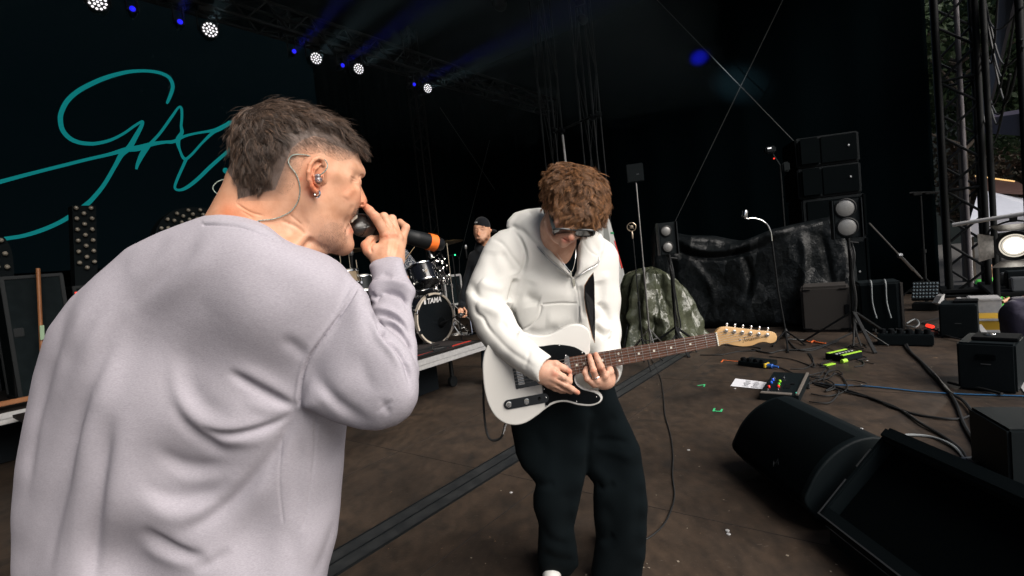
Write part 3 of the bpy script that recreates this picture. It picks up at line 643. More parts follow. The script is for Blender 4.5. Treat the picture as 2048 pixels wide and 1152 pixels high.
M['lilac'] = knit_mat('lilac_jersey', (.355, .335, .375), (.425, .40, .445))
SH = vol_at(420, 800, .98, (-.42, -.50, -.42), (.44, .44, .36), .0048)
tors = [(400, 446, 1.0), (428, 433, .985), (444, 430, .975), (478, 431, .955), (515, 440, .94), (545, 453, .932), (568, 479, .932), (588, 497, .94), (608, 506, .95), (628, 514, .955), (650, 519, .955), (676, 532, .955), (704, 558, .95),
        (712, 600, .96), (715, 700, .98), (702, 800, .99), (692, 855, 1.05), (689, 924, 1.06), (682, 1009, 1.07), (673, 1066, 1.08), (655, 1120, 1.09), (640, 1200, 1.10), (620, 1330, 1.12), (300, 1360, 1.14), (60, 1330, 1.15),
        (36, 1200, 1.13), (33, 1090, 1.11), (33, 1000, 1.09), (46, 900, 1.08), (62, 820, 1.07), (76, 750, 1.06), (105, 662, 1.05), (150, 603, 1.05), (215, 546, 1.04), (258, 506, 1.03), (320, 478, 1.02), (365, 460, 1.01)]
SH.F = blob3(SH, tors, .13, .125, .13, inner=[(350, 750, 1.02), (350, 950, 1.05), (520, 620, .985), (250, 700, 1.03), (500, 800, 1.01), (640, 900, 1.09), (630, 1000, 1.09), (480, 1050, 1.07), (250, 1100, 1.10)], blur=20, sig=.07)
SH.smin(el(SH, (590, 600, .945), (.10, .085, .07)), .05)                  # right shoulder blade
SH.smin(el(SH, (300, 640, 1.0), (.10, .08, .07)), .05)
upper = [(690, 560, .95), (716, 569, .945), (735, 592, .94), (741, 616, .93), (756, 645, .915), (790, 668, .90), (822, 700, .893), (836, 740, .888), (838, 775, .886), (835, 803, .886), (818, 833, .886), (792, 851, .886), (755, 862, .886), (719, 859, .888), (668, 845, .892),
         (634, 829, .898), (600, 815, .905), (612, 740, .92), (640, 650, .935)]
SH.smin(blob3(SH, upper, .062, .062, .065, blur=8), .016)
fore = [(747, 521, 1.062), (775, 514, 1.065), (804, 516, 1.06), (807, 535, 1.05), (812, 553, 1.04), (825, 572, 1.025), (827, 592, 1.01), (822, 615, .998), (829, 650, .975), (834, 700, .945), (838, 750, .91), (828, 800, .90), (780, 800, .895), (748, 720, .925), (741, 650, .955),
        (743, 622, .975), (748, 600, .99), (738, 590, 1.0), (736, 576, 1.01), (746, 560, 1.025), (742, 545, 1.04), (736, 531, 1.055)]
SH.smin(blob3(SH, fore, .036, .038, .038, blur=5, sig=.02), .007)
SH.smax(-cn(SH, (778, 540, 1.075), (768, 500, 1.10), .029, .031), .002)    # mouth of the cuff
sh_v, sh_f = SH.mesh(3); sh_f = outv(sh_v, sh_f)
sh_v, sh_f = subdiv(sh_v, sh_f)
k1_ = lambda q: [(x / 1.531, 400 + y / 1.531) for x, y in q]; k2_ = lambda q: [(600 + x / 2.88, 480 + y / 2.88) for x, y in q]
folds = [(k1_(q), w_ * 1.08, d_ * (.50 if w_ > 4 else 1), *r_) for q, w_, d_, *r_ in [      # (points, width, depth[, side, taper]): negative = pressed in
 ([(536, 430), (540, 520), (556, 600), (600, 662), (670, 697), (770, 692), (905, 636)], 12, .012, 0, 3), ([(610, 690), (680, 716), (760, 710), (840, 684), (915, 640)], 5.5, -.015, 0, 3), ([(570, 520), (590, 590), (640, 640), (720, 655)], 16, -.009, 0, 2.5),
 ([(520, 600), (560, 680), (620, 735), (690, 768), (770, 760)], 9, -.013, 0, 2.5), ([(640, 745), (700, 740), (790, 735), (850, 700)], 9, .007, 0, 2.5),
 ([(690, 520), (760, 562), (840, 605), (912, 640)], 6.5, -.016, 0, 3), ([(700, 500), (780, 535), (860, 580), (912, 620)], 10, .009, 0, 2.5), ([(740, 610), (820, 640), (900, 640)], 9, .006, 0, 2.5),
 ([(470, 730), (510, 785), (580, 815), (660, 815), (740, 790)], 11, -.011, 0, 2.5), ([(480, 800), (560, 850), (650, 850), (740, 820)], 12, .007, 0, 2.5),
 ([(430, 830), (470, 890), (560, 912), (660, 892), (720, 850)], 12, -.010, 0, 2.5), ([(430, 900), (500, 960), (600, 955), (680, 920)], 13, .008, 0, 2.5),
 ([(530, 1040), (610, 995), (700, 930), (780, 850), (850, 750), (905, 650)], 10, -.018, 0, 2.5), ([(500, 1010), (600, 955), (690, 890), (760, 810)], 12, .008, 0, 2.5), ([(640, 1060), (730, 980), (810, 880), (860, 780)], 16, .008, 0, 2.5),
 ([(420, 1000), (480, 1045), (560, 1085), (640, 1090)], 8.5, -.022, 0, 2.5), ([(430, 1045), (500, 1090), (600, 1120)], 10, .008, 0, 2.5), ([(590, 1135), (650, 1112), (710, 1065)], 8, -.010, 0, 2.5),
 ([(400, 330), (330, 430), (270, 560), (215, 720), (170, 880), (120, 1050), (80, 1200)], 12, -.016, 0, 3.5), ([(370, 480), (310, 600), (265, 740), (235, 900)], 17, .010, 0, 2.5),
 ([(262, 560), (225, 720), (195, 880), (160, 1040), (135, 1200)], 9, -.012, 0, 3.5), ([(345, 650), (318, 780), (298, 930), (288, 1080), (285, 1230)], 10, -.018, 0, 3.5), ([(390, 640), (370, 800), (345, 960), (335, 1180)], 17, .010, 0, 3), ([(290, 640), (262, 800), (235, 960), (215, 1180)], 12, .009, 0, 3),
 ([(225, 330), (175, 440), (140, 560), (115, 700)], 8, -.011, 0, 2.5), ([(260, 320), (215, 420), (180, 540), (150, 680)], 9, .007, 0, 2.5), ([(150, 480), (120, 620), (95, 780), (75, 950)], 7, -.010, 0, 3), ([(340, 300), (270, 380), (215, 480), (180, 600)], 9, -.006, 0, 2.5),
 ([(612, 85), (590, 140), (530, 200), (450, 275), (380, 350)], 10, -.008, 0, 2.5), ([(640, 110), (610, 190), (540, 270), (450, 350)], 15, .007, 0, 2.5), ([(520, 100), (470, 160), (400, 230)], 9, -.004, 0, 2.5), ([(640, 330), (560, 420), (500, 520), (450, 640)], 26, .009, 0, 2.5), ([(440, 380), (380, 500), (340, 640)], 22, -.006, 0, 2.5),
 ([(700, 200), (800, 300), (880, 400)], 34, .006, 0, 2.5), ([(1098, 262), (1050, 340), (985, 428), (944, 488), (924, 550), (915, 640)], 1.6, -.0045, 0, 14), ([(1088, 262), (1042, 336), (976, 424), (936, 484), (915, 550), (906, 630)], 3, .0018, 0, 12),
 ([(850, 420), (905, 452), (945, 492)], 9, -.008, 0, 2.5), ([(948, 480), (975, 555), (1025, 620), (1100, 672), (1160, 700)], 11, -.014, 0, 2.5), ([(960, 560), (1010, 630), (1080, 680)], 7, .007, 0, 2.5), ([(1000, 440), (1040, 530), (1090, 600)], 16, .006, 0, 2.5), ([(1095, 460), (1120, 540), (1150, 600)], 9, -.004, 0, 2.5), ([(1165, 600), (1182, 640), (1200, 655)], 5, -.004, 0, 2.5), ([(1150, 655), (1180, 630), (1205, 610)], 3, -.002, 0, 2.5),
 ([(912, 640), (880, 700), (840, 800), (800, 900)], 8, -.010, 0, 2.5), ([(966, 655), (963, 760), (950, 880), (930, 1020)], 1.8, -.0018, 0, 10), ([(862, 720), (856, 860), (868, 1000)], 1.6, -.0012, 0, 8), ([(900, 660), (920, 780), (915, 920), (890, 1100)], 12, -.008, 0, 2.5), ([(930, 660), (945, 800), (940, 1000)], 14, .006, 0, 2.5),
 ([(1040, 940), (1015, 1030), (985, 1110), (950, 1160)], 7, -.008, 0, 2.5), ([(870, 980), (900, 1080), (920, 1180)], 14, -.006, 0, 2.5)]]
folds += [(k2_(q), w_, d_, *r_) for q, w_, d_, *r_ in [([(395, 405), (440, 462), (480, 540), (560, 630), (608, 700), (632, 800), (640, 900)], 4.5, -.012, 0, 3), ([(380, 380), (420, 470), (460, 560), (540, 660), (590, 760)], 6, .006, 0, 3),
 ([(385, 300), (415, 262), (480, 245), (560, 250), (620, 275), (652, 330), (645, 400)], 5.5, .010, 0, 3), ([(418, 290), (420, 325), (445, 328), (470, 305)], 3, -.006, 0, 3), ([(425, 325), (490, 298), (560, 310), (610, 352), (632, 430)], 4.2, -.013, 0, 3), ([(400, 330), (420, 345), (450, 345)], 4, .005, 0, 3),
 ([(400, 412), (460, 400), (530, 420), (590, 468), (640, 560)], 5, .008, 0, 3), ([(420, 440), (490, 430), (560, 460), (610, 520), (640, 590)], 3.8, -.010, 0, 3), ([(450, 470), (520, 468), (590, 512), (640, 600)], 4, .006, 0, 3), ([(455, 498), (520, 495), (585, 540), (630, 620), (655, 700)], 3.6, -.009, 0, 3), ([(480, 550), (540, 562), (600, 622), (640, 710)], 3.4, -.008, 0, 3), ([(520, 590), (570, 620), (620, 700), (650, 780)], 3.5, .005, 0, 3),
 ([(425, 238), (500, 232), (600, 238)], 1.8, -.0035, 0, 8), ([(470, 190), (500, 210), (540, 215)], 5, -.003, 0, 2.5), ([(452, 500), (470, 520), (500, 520)], 3, -.005, 0, 3), ([(395, 158), (420, 130), (480, 112), (560, 106), (594, 112)], 1.6, -.0015, 0, 8)]]
folds += [([(403, 450), (440, 450), (480, 454), (520, 467), (548, 480)], 1.4, -.0035, 0, 20), ([(403, 444), (440, 443), (480, 446), (517, 455), (545, 468), (566, 488)], 3.0, .0022, 0, 20)]
sh_v = creases(sh_v, sh_f, folds)
shirt = mesh_obj('sweatshirt', sh_v, sh_f, M['lilac'], singer)
# trousers and shoes below the frame
M['jean'] = mat('dark_jeans', (.02, .023, .03), .85, bump=(60, .3, .004))
TR = Vol(P(360, 1400, 1.03), FW * Vector((1, 1, 0)), Vector((0, 0, 1)), (-.35, -.75, -.30), (.35, .35, .35), .012)
hp = P(345, 1270, 1.2); ft1 = Vector((hp.x - .14, hp.y - .10, .06)); ft2 = Vector((hp.x + .10, hp.y + .10, .06))
def kn(a, b, off): q = (a + b) / 2; return Vector((q.x + off, q.y, q.z))
TR.F = TR.cone(TR.L(hp + Vector((0, 0, .05))), TR.L(hp - Vector((0, 0, .08))), .155, .15)
for ft, sx_ in ((ft1, -.09), (ft2, .09)):
    hip = hp + Vector((sx_, 0, -.06)); k_ = (hip + ft) / 2 + U * .04; TR.smin(TR.cone(TR.L(hip), TR.L(k_), .10, .082), .04); TR.smin(TR.cone(TR.L(k_), TR.L(ft + Vector((0, 0, .04))), .082, .075), .02)
tv_, tf_ = TR.mesh(2); mesh_obj('trousers', tv_, outv(tv_, tf_), M['jean'], singer)
M['shoe'] = mat('white_sneaker', (.6, .6, .58), .6)
def shoe(ft, d, parent, m, ln=.28):
    d = Vector((d.x, d.y, 0)).normalized(); Q = Vol(Vector((ft.x, ft.y, 0)) + d * .06, d, Vector((0, 0, 1)), (-.08, -.02, -.18), (.08, .16, .2), .006)
    Q.F = Q.cone((0, .045, -.09), (0, .035, .11), .045, .038); Q.smin(Q.cone((0, .10, -.07), (0, .05, -.06), .045, .045), .03); Q.smax(-(Q.B + 0 * Q.A + 0 * Q.C - .004), .004)
    a, b = Q.mesh(1); return mesh_obj('shoe', a, outv(a, b), m, parent)
for ft in (ft1, ft2): shoe(ft, U, singer, M['shoe'])
# ---- the microphone in the hand
micA, micB = P(722.6, 450, 1.105), P(884, 490, 1.25); md = (micB - micA).normalized()
mic = thing('microphone', micA + md * .1, 'black wireless microphone with an orange tape band held by the singing man', 'microphone')
M['grille_wire'] = mat('grille_wire', (.24, .24, .235), .35, 1); M['foam'] = mat('grille_foam', (.012, .012, .012), .9)
L_ = (micB - micA).length
g_ = MB(); g_.lathe(micA, md, [(-.0225, .001), (-.020, .010), (-.013, .0185), (0, .0232), (.012, .0222), (.022, .0195)], 32); g_.build('foam', M['foam'], mic, True)
def grille(c, ax, r, name, parent, nst=46, wr=.00052):
    """woven wire: two families of spiral wires round a ball-headed basket"""
    a = ax.orthogonal().normalized(); b = ax.cross(a); prof = [(-.0245, .0015), (-.0225, .0095), (-.018, .0165), (-.010, .0222), (0, .0247), (.010, .0240), (.018, .0222), (.025, .0205)]
    q = spline([(h, rr, 0) for h, rr in prof], 4); mb = MB()
    for s_ in (-1, 1):
        for i in range(nst):
            ph = 2 * math.pi * i / nst; n = len(q)
            mb.tube([c + ax * (q[k].x * r) + (a * math.cos(ph + s_ * 1.5 * k / n) + b * math.sin(ph + s_ * 1.5 * k / n)) * (q[k].y * r + .0003 * (1 if (k + i) % 2 else -1)) for k in range(n)], wr, 4, False)
    return mb.build(name, M['grille_wire'], parent, True)
grille(micA, md, 1.0, 'grille', mic)
g_ = MB(); g_.lathe(micA, md, [(-.0015, .0252), (.0015, .0252)], 32); g_.lathe(micA, md, [(.0235, .0215), (.0235, .0225), (.029, .0225), (.033, .020), (.045, .0185), (L_ * .5, .0180), (L_ * .62, .0178), (L_ * .625, .0186), (L_ * .66, .0186), (L_ * .665, .0188), (L_ * .90, .0192), (L_ * .905, .0165), (L_ - .003, .0155), (L_, .013)], 32); g_.build('handle', M['black'], mic, True)
M['orange'] = mat('orange_tape', (.85, .17, .02), .5, bump=(90, .4, .002))
g_ = MB(); g_.lathe(micA, md, [(L_ * .80, .0193), (L_ * .801, .0203), (L_ * .85, .0205), (L_ * .899, .0204), (L_ * .90, .0193)], 32); g_.build('tape', M['orange'], mic, True)
# ================================================================ the guitarist
gp0 = P(1130, 1140, 2.15)
gtr = thing('person', (gp0.x, gp0.y, 0), 'man in a white hooded jacket and black trousers looking down at his guitar', 'person')
M['white_scuba'] = mat('white_scuba_jersey', (.66, .655, .625), .95, spec=.1, bump=(30, .15, .005))
M['tee'] = mat('black_jersey', (.003, .006, .009), .9, spec=.1, bump=(80, .3, .002))
JK = vol_at(1090, 600, 1.84, (-.31, -.34, -.36), (.31, .38, .26), .0041)
JK.F = blob3(JK, [(1016, 470, 1.86), (1045, 440, 1.86), (1087, 430, 1.86), (1150, 440, 1.86), (1190, 462, 1.86), (1214, 495, 1.86), (1226, 530, 1.85), (1226, 600, 1.85), (1224, 680, 1.85), (1222, 770, 1.87), (1130, 800, 1.88), (1040, 790, 1.88), (1010, 700, 1.87), (1000, 600, 1.87), (996, 520, 1.87)], .12, .115, .11, inner=[(1110, 600, 1.85)], blur=14, sig=.06)
JK.smin(blob3(JK, [(980, 477, 1.83), (1000, 462, 1.84), (1024, 456, 1.84), (1050, 480, 1.83), (1056, 515, 1.81), (1046, 550, 1.79), (1030, 590, 1.77), (1022, 625, 1.75), (985, 640, 1.74), (945, 650, 1.73), (936, 628, 1.73), (932, 600, 1.74), (933, 578, 1.75), (943, 552, 1.77), (955, 525, 1.79), (966, 498, 1.81)], .075, .072, .07, blur=8), .022)
JK.smin(blob3(JK, [(933, 585, 1.74), (934, 610, 1.72), (942, 642, 1.70), (955, 672, 1.68), (972, 695, 1.66), (1002, 717, 1.63), (1034, 741, 1.60), (1062, 758, 1.58), (1080, 766, 1.565), (1092, 742, 1.565), (1103, 713, 1.57), (1082, 698, 1.59), (1058, 676, 1.62), (1036, 650, 1.65), (1024, 622, 1.68), (1005, 596, 1.71), (965, 575, 1.73)], .055, .054, .05, blur=6, sig=.03), .012)
# left sleeve: upper arm down, forearm coming forward under the neck
JK.smin(chain(JK, [(1196, 520, 1.86, .075), (1203, 600, 1.85, .062), (1207, 665, 1.82, .056), (1209, 700, 1.76, .052)], .03), .03)
JK.smin(chain(JK, [(1209, 700, 1.76, .050), (1213, 735, 1.69, .047), (1214, 745, 1.655, .044)], .02), .02)
JK.smax(-cn(JK, (1213, 748, 1.64), (1212, 756, 1.58), .037, .037), .002)
# hood lying open on the shoulders and the turned-out front edges
HOODL = [(1012, 456, 1.86), (1014, 442, 1.87), (1028, 426, 1.88), (1056, 418, 1.88), (1086, 416, 1.86), (1090, 440, 1.80), (1097, 472, 1.77), (1110, 510, 1.745), (1130, 535, 1.735), (1146, 556, 1.73), (1126, 545, 1.73), (1098, 520, 1.745), (1072, 494, 1.765), (1044, 470, 1.80)]
JK.smin(blob3(JK, HOODL, .020, .022, .06, blur=4, sig=.02), .006)
HOODR = [(1157, 474, 1.77), (1170, 466, 1.78), (1190, 461, 1.81), (1204, 470, 1.82), (1210, 488, 1.80), (1206, 506, 1.78), (1198, 530, 1.765), (1176, 543, 1.745), (1152, 557, 1.73), (1155, 530, 1.735), (1156, 500, 1.75)]
JK.smin(blob3(JK, HOODR, .018, .022, .06, blur=4, sig=.02), .006)
opening = [JK.L(P(x, y, 1.74))[:2] for x, y in [(1080, 400), (1092, 440), (1100, 474), (1113, 510), (1131, 533), (1147, 556), (1154, 540), (1155, 505), (1157, 470), (1175, 440), (1170, 400)]]
front = JK.C - JK.L(P(1130, 500, 1.80))[2]; JK.smax(-np.maximum(JK.d2(opening)[:, :, None], front).astype(np.float32), .004)
JK.smax(-cn(JK, (1092, 740, 1.57), (1125, 758, 1.56), .038, .040), .002)    # right cuff mouth
jv, jf = JK.mesh(3); jv, jf = subdiv(jv, outv(jv, jf))
jv = creases(jv, jf, [([(1074, 492), (1098, 519), (1126, 543), (1144, 557)], 1.4, -.004, 0, 12), ([(1199, 514), (1195, 529), (1174, 541), (1150, 558)], 1.4, -.004, 0, 12), ([(1147, 560), (1154, 580), (1158, 610), (1160, 650)], 1.6, -.005, 0, 14),
    ([(1080, 430), (1078, 455), (1084, 485)], 5, -.005), ([(1060, 425), (1040, 440), (1030, 455)], 5, .004), ([(1018, 455), (1040, 458), (1064, 480), (1090, 505)], 4, -.007, 0, 4), ([(1180, 470), (1190, 490), (1200, 505)], 5, -.005), ([(1165, 478), (1178, 500), (1196, 512)], 2, -.003),
    ([(981, 478), (1005, 487), (1030, 520), (1048, 545)], 3, -.003), ([(1024, 458), (1042, 480), (1052, 512), (1046, 540), (1033, 556)], 3.0, -.009, 0, 3), ([(1032, 462), (1050, 490), (1058, 515), (1052, 545)], 4, .004), ([(1033, 556), (1027, 580), (1020, 606)], 4, -.014), ([(1000, 500), (1018, 525), (1030, 548)], 7, -.008),
    ([(985, 500), (985, 530), (1000, 560)], 9, -.004), ([(1012, 606), (1022, 622), (1030, 650), (1042, 664)], 4.5, -.014), ([(940, 560), (955, 590), (985, 600), (1018, 606)], 6, -.010), ([(950, 610), (980, 618), (1010, 632)], 7, .008), ([(945, 600), (953, 625), (966, 636), (976, 655), (992, 674)], 3.0, -.005, 0, 3),
    ([(960, 560), (975, 572), (1010, 580)], 7, .007), ([(972, 650), (990, 672), (1020, 702), (1050, 722), (1078, 742)], 4, -.003, 0, 3), ([(1040, 668), (1020, 660), (1000, 640)], 6, -.006), ([(1060, 700), (1054, 722), (1048, 740)], 3, -.002),
    ([(1066, 560), (1060, 590), (1064, 615)], 9, -.006), ([(1054, 530), (1075, 545), (1105, 555), (1135, 566)], 9, -.006), ([(1050, 560), (1080, 580), (1120, 590), (1150, 592)], 12, .006), ([(1046, 590), (1070, 600), (1080, 604)], 6, -.007),
    ([(1083, 609), (1120, 606), (1156, 607)], 1.5, -.004, 0, 20), ([(1083, 609), (1079, 630), (1062, 650), (1040, 661)], 1.6, -.004, 0, 12), ([(1050, 660), (1080, 668), (1120, 655)], 7, -.006), ([(1090, 640), (1120, 642), (1150, 640)], 10, .004),
    ([(1160, 570), (1163, 600), (1170, 640)], 4, -.008), ([(1196, 560), (1200, 590), (1195, 620)], 9, -.008), ([(1210, 540), (1213, 580), (1211, 620)], 6, .006), ([(1196, 605), (1212, 625), (1222, 650)], 5, -.010), ([(1190, 640), (1206, 655), (1222, 660)], 5, .008), ([(1188, 655), (1204, 668), (1224, 672)], 4, -.008), ([(1180, 560), (1190, 600), (1190, 640)], 6, .004),
    ([(1224, 662), (1214, 672), (1200, 676)], 4, -.006), ([(1226, 700), (1220, 730), (1215, 745)], 4, -.006)])
mesh_obj('jacket', jv, jf, M['white_scuba'], gtr)
zp = MB(); onj = where(jv)
def onjk(x, y, lift=.002):
    k = (onj[0] - x) ** 2 + (onj[1] - y) ** 2 < 12; dd = (jv[k] - _C) @ _FW; return P(x, y, (dd.min() if k.any() else 1.74) - lift)
for line in ([(1075, 493), (1098, 519), (1126, 543), (1144, 557)], [(1199, 514), (1195, 529), (1174, 541), (1150, 558)], [(1160, 612), (1160, 630), (1159, 646)]): zp.tube([onjk(x, y, .0005) for x, y in spl2(line, 6)], .0018, 6)
zp.build('zip', M['steel'], gtr, True)
zp = MB(); zp.box(onjk(1147, 562, .006), (.009, .004, .016), (RT, FW, UP), .001); zp.box(onjk(1148, 568, .006), (.007, .003, .018), (RT, FW, UP), .001); zp.build('zip_puller', M['chrome'], gtr)
# black t-shirt
TS = vol_at(1128, 520, 1.80, (-.12, -.14, -.08), (.12, .14, .10), .005)
TS.F = blob3(TS, [(1078, 470, 1.84), (1100, 455, 1.82), (1165, 458, 1.82), (1190, 480, 1.84), (1190, 590, 1.84), (1080, 590, 1.84)], .06, .085, .06, blur=6)
tv, tf = TS.mesh(2); tf = outv(tv, tf); mesh_obj('t_shirt', creases(tv, tf, [([(1110, 490), (1120, 520), (1135, 545)], 4, -.004), ([(1148, 490), (1146, 520), (1142, 545)], 4, .004)]), tf, M['tee'], gtr)
# trousers
TZ = Vol(P(1150, 980, 2.0), ray(1150, 950), UP, (-.30, -.42, -.28), (.34, .46, .26), .0065)
legL = [(1010, 760, 1.90), (1014, 800, 1.90), (1021, 851, 1.91), (1031, 909, 1.93), (1044, 936, 1.94), (1062, 955, 1.955), (1072, 968, 1.96), (1066, 990, 1.97), (1066, 1014, 1.98), (1077, 1048, 2.02), (1076, 1079, 2.06), (1074, 1119, 2.10), (1082, 1146, 2.14), (1110, 1153, 2.15), (1140, 1150, 2.15), (1158, 1130, 2.12), (1154, 1092, 2.08), (1148, 1056, 2.04), (1158, 1012, 2.0), (1170, 956, 1.97), (1178, 900, 1.95), (1186, 830, 1.93), (1160, 750, 1.90)]
legR = [(1110, 760, 1.95), (1226, 760, 1.94), (1236, 797, 1.94), (1259, 848, 1.95), (1280, 893, 1.95), (1290, 954, 1.96), (1296, 1006, 1.98), (1294, 1055, 2.02), (1292, 1103, 2.06), (1284, 1151, 2.10), (1276, 1172, 2.12), (1230, 1180, 2.14), (1184, 1172, 2.13), (1182, 1140, 2.10), (1187, 1109, 2.08), (1192, 1076, 2.05), (1187, 1032, 2.02), (1186, 992, 2.0), (1188, 968, 1.99), (1174, 950, 1.98), (1150, 900, 1.97), (1120, 830, 1.96)]
TZ.F = blob3(TZ, legR, .085, .058, .09, blur=8, sig=.05); TZ.smin(blob3(TZ, legL, .085, .058, .09, blur=8, sig=.05), .008)
zv, zf = TZ.mesh(3); zf = outv(zv, zf)
zv = creases(zv, zf, [([(1180, 830), (1178, 880), (1172, 945)], 4, -0.0066), ([(1186, 870), (1215, 845), (1235, 835)], 7, -0.0044), ([(1185, 882), (1220, 880), (1262, 888)], 5, -0.0044), ([(1188, 895), (1230, 905), (1270, 920)], 7, 0.0044), ([(1180, 930), (1210, 960), (1200, 972)], 8, 0.0055), ([(1190, 970), (1212, 975), (1230, 965)], 6, -0.0055), ([(1060, 850), (1090, 900), (1080, 950)], 9, -0.0044), ([(1100, 840), (1095, 920), (1090, 1000)], 12, 0.0044),
    ([(1072, 968), (1090, 970), (1110, 965)], 6, -0.0055), ([(1076, 1040), (1100, 1080), (1140, 1090)], 7, -0.0055), ([(1080, 1100), (1110, 1118), (1150, 1122)], 6, -0.0055), ([(1130, 980), (1140, 1030), (1125, 1080)], 9, -0.0044), ([(1200, 1000), (1225, 1050), (1215, 1110)], 9, -0.0044), ([(1240, 960), (1255, 1030), (1245, 1120)], 14, 0.0055), ([(1190, 1074), (1210, 1080), (1230, 1070)], 6, -0.0055), ([(1275, 940), (1280, 1010), (1270, 1090)], 8, -0.0033), ([(1076, 1140), (1110, 1146), (1150, 1142)], 2, -0.0017)])
M['trouser'] = mat('black_wool', (.0022, .0048, .0062), .95, spec=.12, bump=(300, .2, .001))
mesh_obj('trousers', zv, zf, M['trouser'], gtr)
for (x, y, d) in ((1112, 1146, 2.27), (1232, 1150, 2.34)): q = P(x, y, d); shoe(q, (CAM - q) + V * .3, gtr, M['shoe'])
# ---- head, neck (skin)
GH = vol_at(1142, 410, 1.70, (-.125, -.20, -.19), (.14, .155, .15), .0027)
GH.F = el(GH, (1152, 392, 1.70), (.072, .078, .084))
GH.smin(blob3(GH, [(1094, 400, 1.70), (1091, 425, 1.70), (1089, 440, 1.695), (1093, 460, 1.68), (1100, 475, 1.665), (1110, 486, 1.65), (1124, 492, 1.64), (1138, 490, 1.64), (1150, 481, 1.645), (1160, 474, 1.65), (1180, 462, 1.66), (1200, 440, 1.67), (1200, 400, 1.68), (1150, 370, 1.68)], .05, .062, .08, blur=4, sig=.03), .025)
GH.smin(cn(GH, (1115, 455, 1.74), (1120, 520, 1.82), .060, .068), .02)
GH.smin(cn(GH, (1148, 456, 1.615), (1143, 474, 1.592), .010, .011), .012)         # nose pointing down at the viewer
GH.smin(el(GH, (1142, 477, 1.592), (.0115, .009, .010)), .006)
for dx in (-1, 1): GH.smin(el(GH, (1142 + dx * 6, 478, 1.602), (.006, .006, .007)), .004)
GH.smax(-el(GH, (1124, 461, 1.612), (.017, .011, .008)), .010); GH.smax(-el(GH, (1168, 458, 1.61), (.017, .011, .008)), .010)
GH.smin(el(GH, (1124, 462, 1.622), (.013, .008, .008)), .006); GH.smin(el(GH, (1168, 459, 1.622), (.013, .008, .008)), .006)
GH.smin(cn(GH, (1112, 446, 1.612), (1138, 450, 1.600), .008, .008), .012)
GH.smin(el(GH, (1112, 472, 1.622), (.014, .012, .013)), .015)
GH.smin(cn(GH, (1123, 475, 1.604), (1138, 482, 1.598), .0045, .0045), .006); GH.smin(cn(GH, (1122, 479, 1.608), (1136, 486, 1.602), .0045, .005), .005)
GH.smin(el(GH, (1127, 489, 1.615), (.014, .010, .012)), .012)
g1, g1f = GH.mesh(3); g1f = outv(g1, g1f)
g1 = creases(g1, g1f, [([(1120, 475), (1130, 480), (1140, 484)], .9, -.0045), ([(1116, 463), (1124, 466), (1132, 465)], .8, -.002), ([(1131, 472), (1122, 474), (1117, 480)], 1.3, -.0015), ([(1092, 440), (1100, 458), (1112, 476)], 2.5, -.001)])
GE = vol_at(1091, 410, 1.70, (-.022, -.034, -.03), (.022, .034, .03), .0013)
GE.F = blob3(GE, [(1094, 394, 1.70), (1089, 394, 1.70), (1086, 400, 1.70), (1087, 412, 1.70), (1089, 422, 1.70), (1092, 426, 1.70), (1096, 422, 1.70), (1098, 408, 1.70)], .005, .006, .012, blur=2, sig=.01)
GE.smin(chain(GE, [(1095, 396, 1.692, .0028), (1089, 396, 1.690, .0032), (1087.5, 404, 1.690, .0032), (1088.5, 414, 1.691, .003), (1091, 423, 1.692, .0034)], .002), .002); GE.smax(-el(GE, (1093, 408, 1.690), (.006, .011, .008)), .003)
g2, g2f = GE.mesh(2); g2f = outv(g2, g2f)
# right hand: picking
RH = vol_at(1118, 755, 1.57, (-.075, -.062, -.05), (.075, .06, .055), .0015)
RH.F = chain(RH, [(1092, 728, 1.575, .0135), (1112, 729, 1.568, .0125), (1127, 736, 1.575, .0100), (1139, 743, 1.590, .0082)], .005)
RH.smin(chain(RH, [(1108, 745, 1.555, .0125), (1126, 754, 1.557, .0108), (1139, 763, 1.572, .0092), (1140, 751, 1.590, .0076)], .004), .004)
RH.smin(chain(RH, [(1108, 756, 1.558, .0125), (1130, 769, 1.565, .0104), (1144, 778, 1.578, .0090), (1155, 785, 1.590, .0080)], .004), .004)
RH.smin(chain(RH, [(1104, 765, 1.565, .0118), (1122, 776, 1.577, .0096), (1133, 780, 1.588, .0084), (1142, 784, 1.598, .0074)], .004), .004)
RH.smin(chain(RH, [(1098, 769, 1.575, .0110), (1110, 777, 1.586, .0088), (1122, 782, 1.596, .0074), (1129, 783, 1.604, .0068)], .004), .004)
for q in [((1088, 736, 1.572), (1108, 745, 1.560), .018, .015), ((1086, 748, 1.568), (1107, 757, 1.562), .021, .0145), ((1084, 758, 1.572), (1101, 766, 1.572), .017, .013)]: RH.smin(cn(RH, *q), .012)
RH.smin(cn(RH, (1089, 742, 1.572), (1065, 728, 1.58), .0270, .0265), .012)
r1, r1f = RH.mesh(2); r1f = outv(r1, r1f)
r1 = creases(r1, r1f, [([(1112, 738), (1120, 744), (1130, 748)], 1.6, -.004), ([(1112, 757), (1125, 764), (1138, 770)], 1.3, -.0022), ([(1110, 770), (1124, 777), (1136, 782)], 1.2, -.0018), ([(1126, 748), (1128, 753), (1127, 758)], .7, -.0006), ([(1132, 764), (1131, 770), (1129, 775)], .7, -.0006), ([(1135, 738), (1138, 739), (1141, 741)], .7, -.0007)])
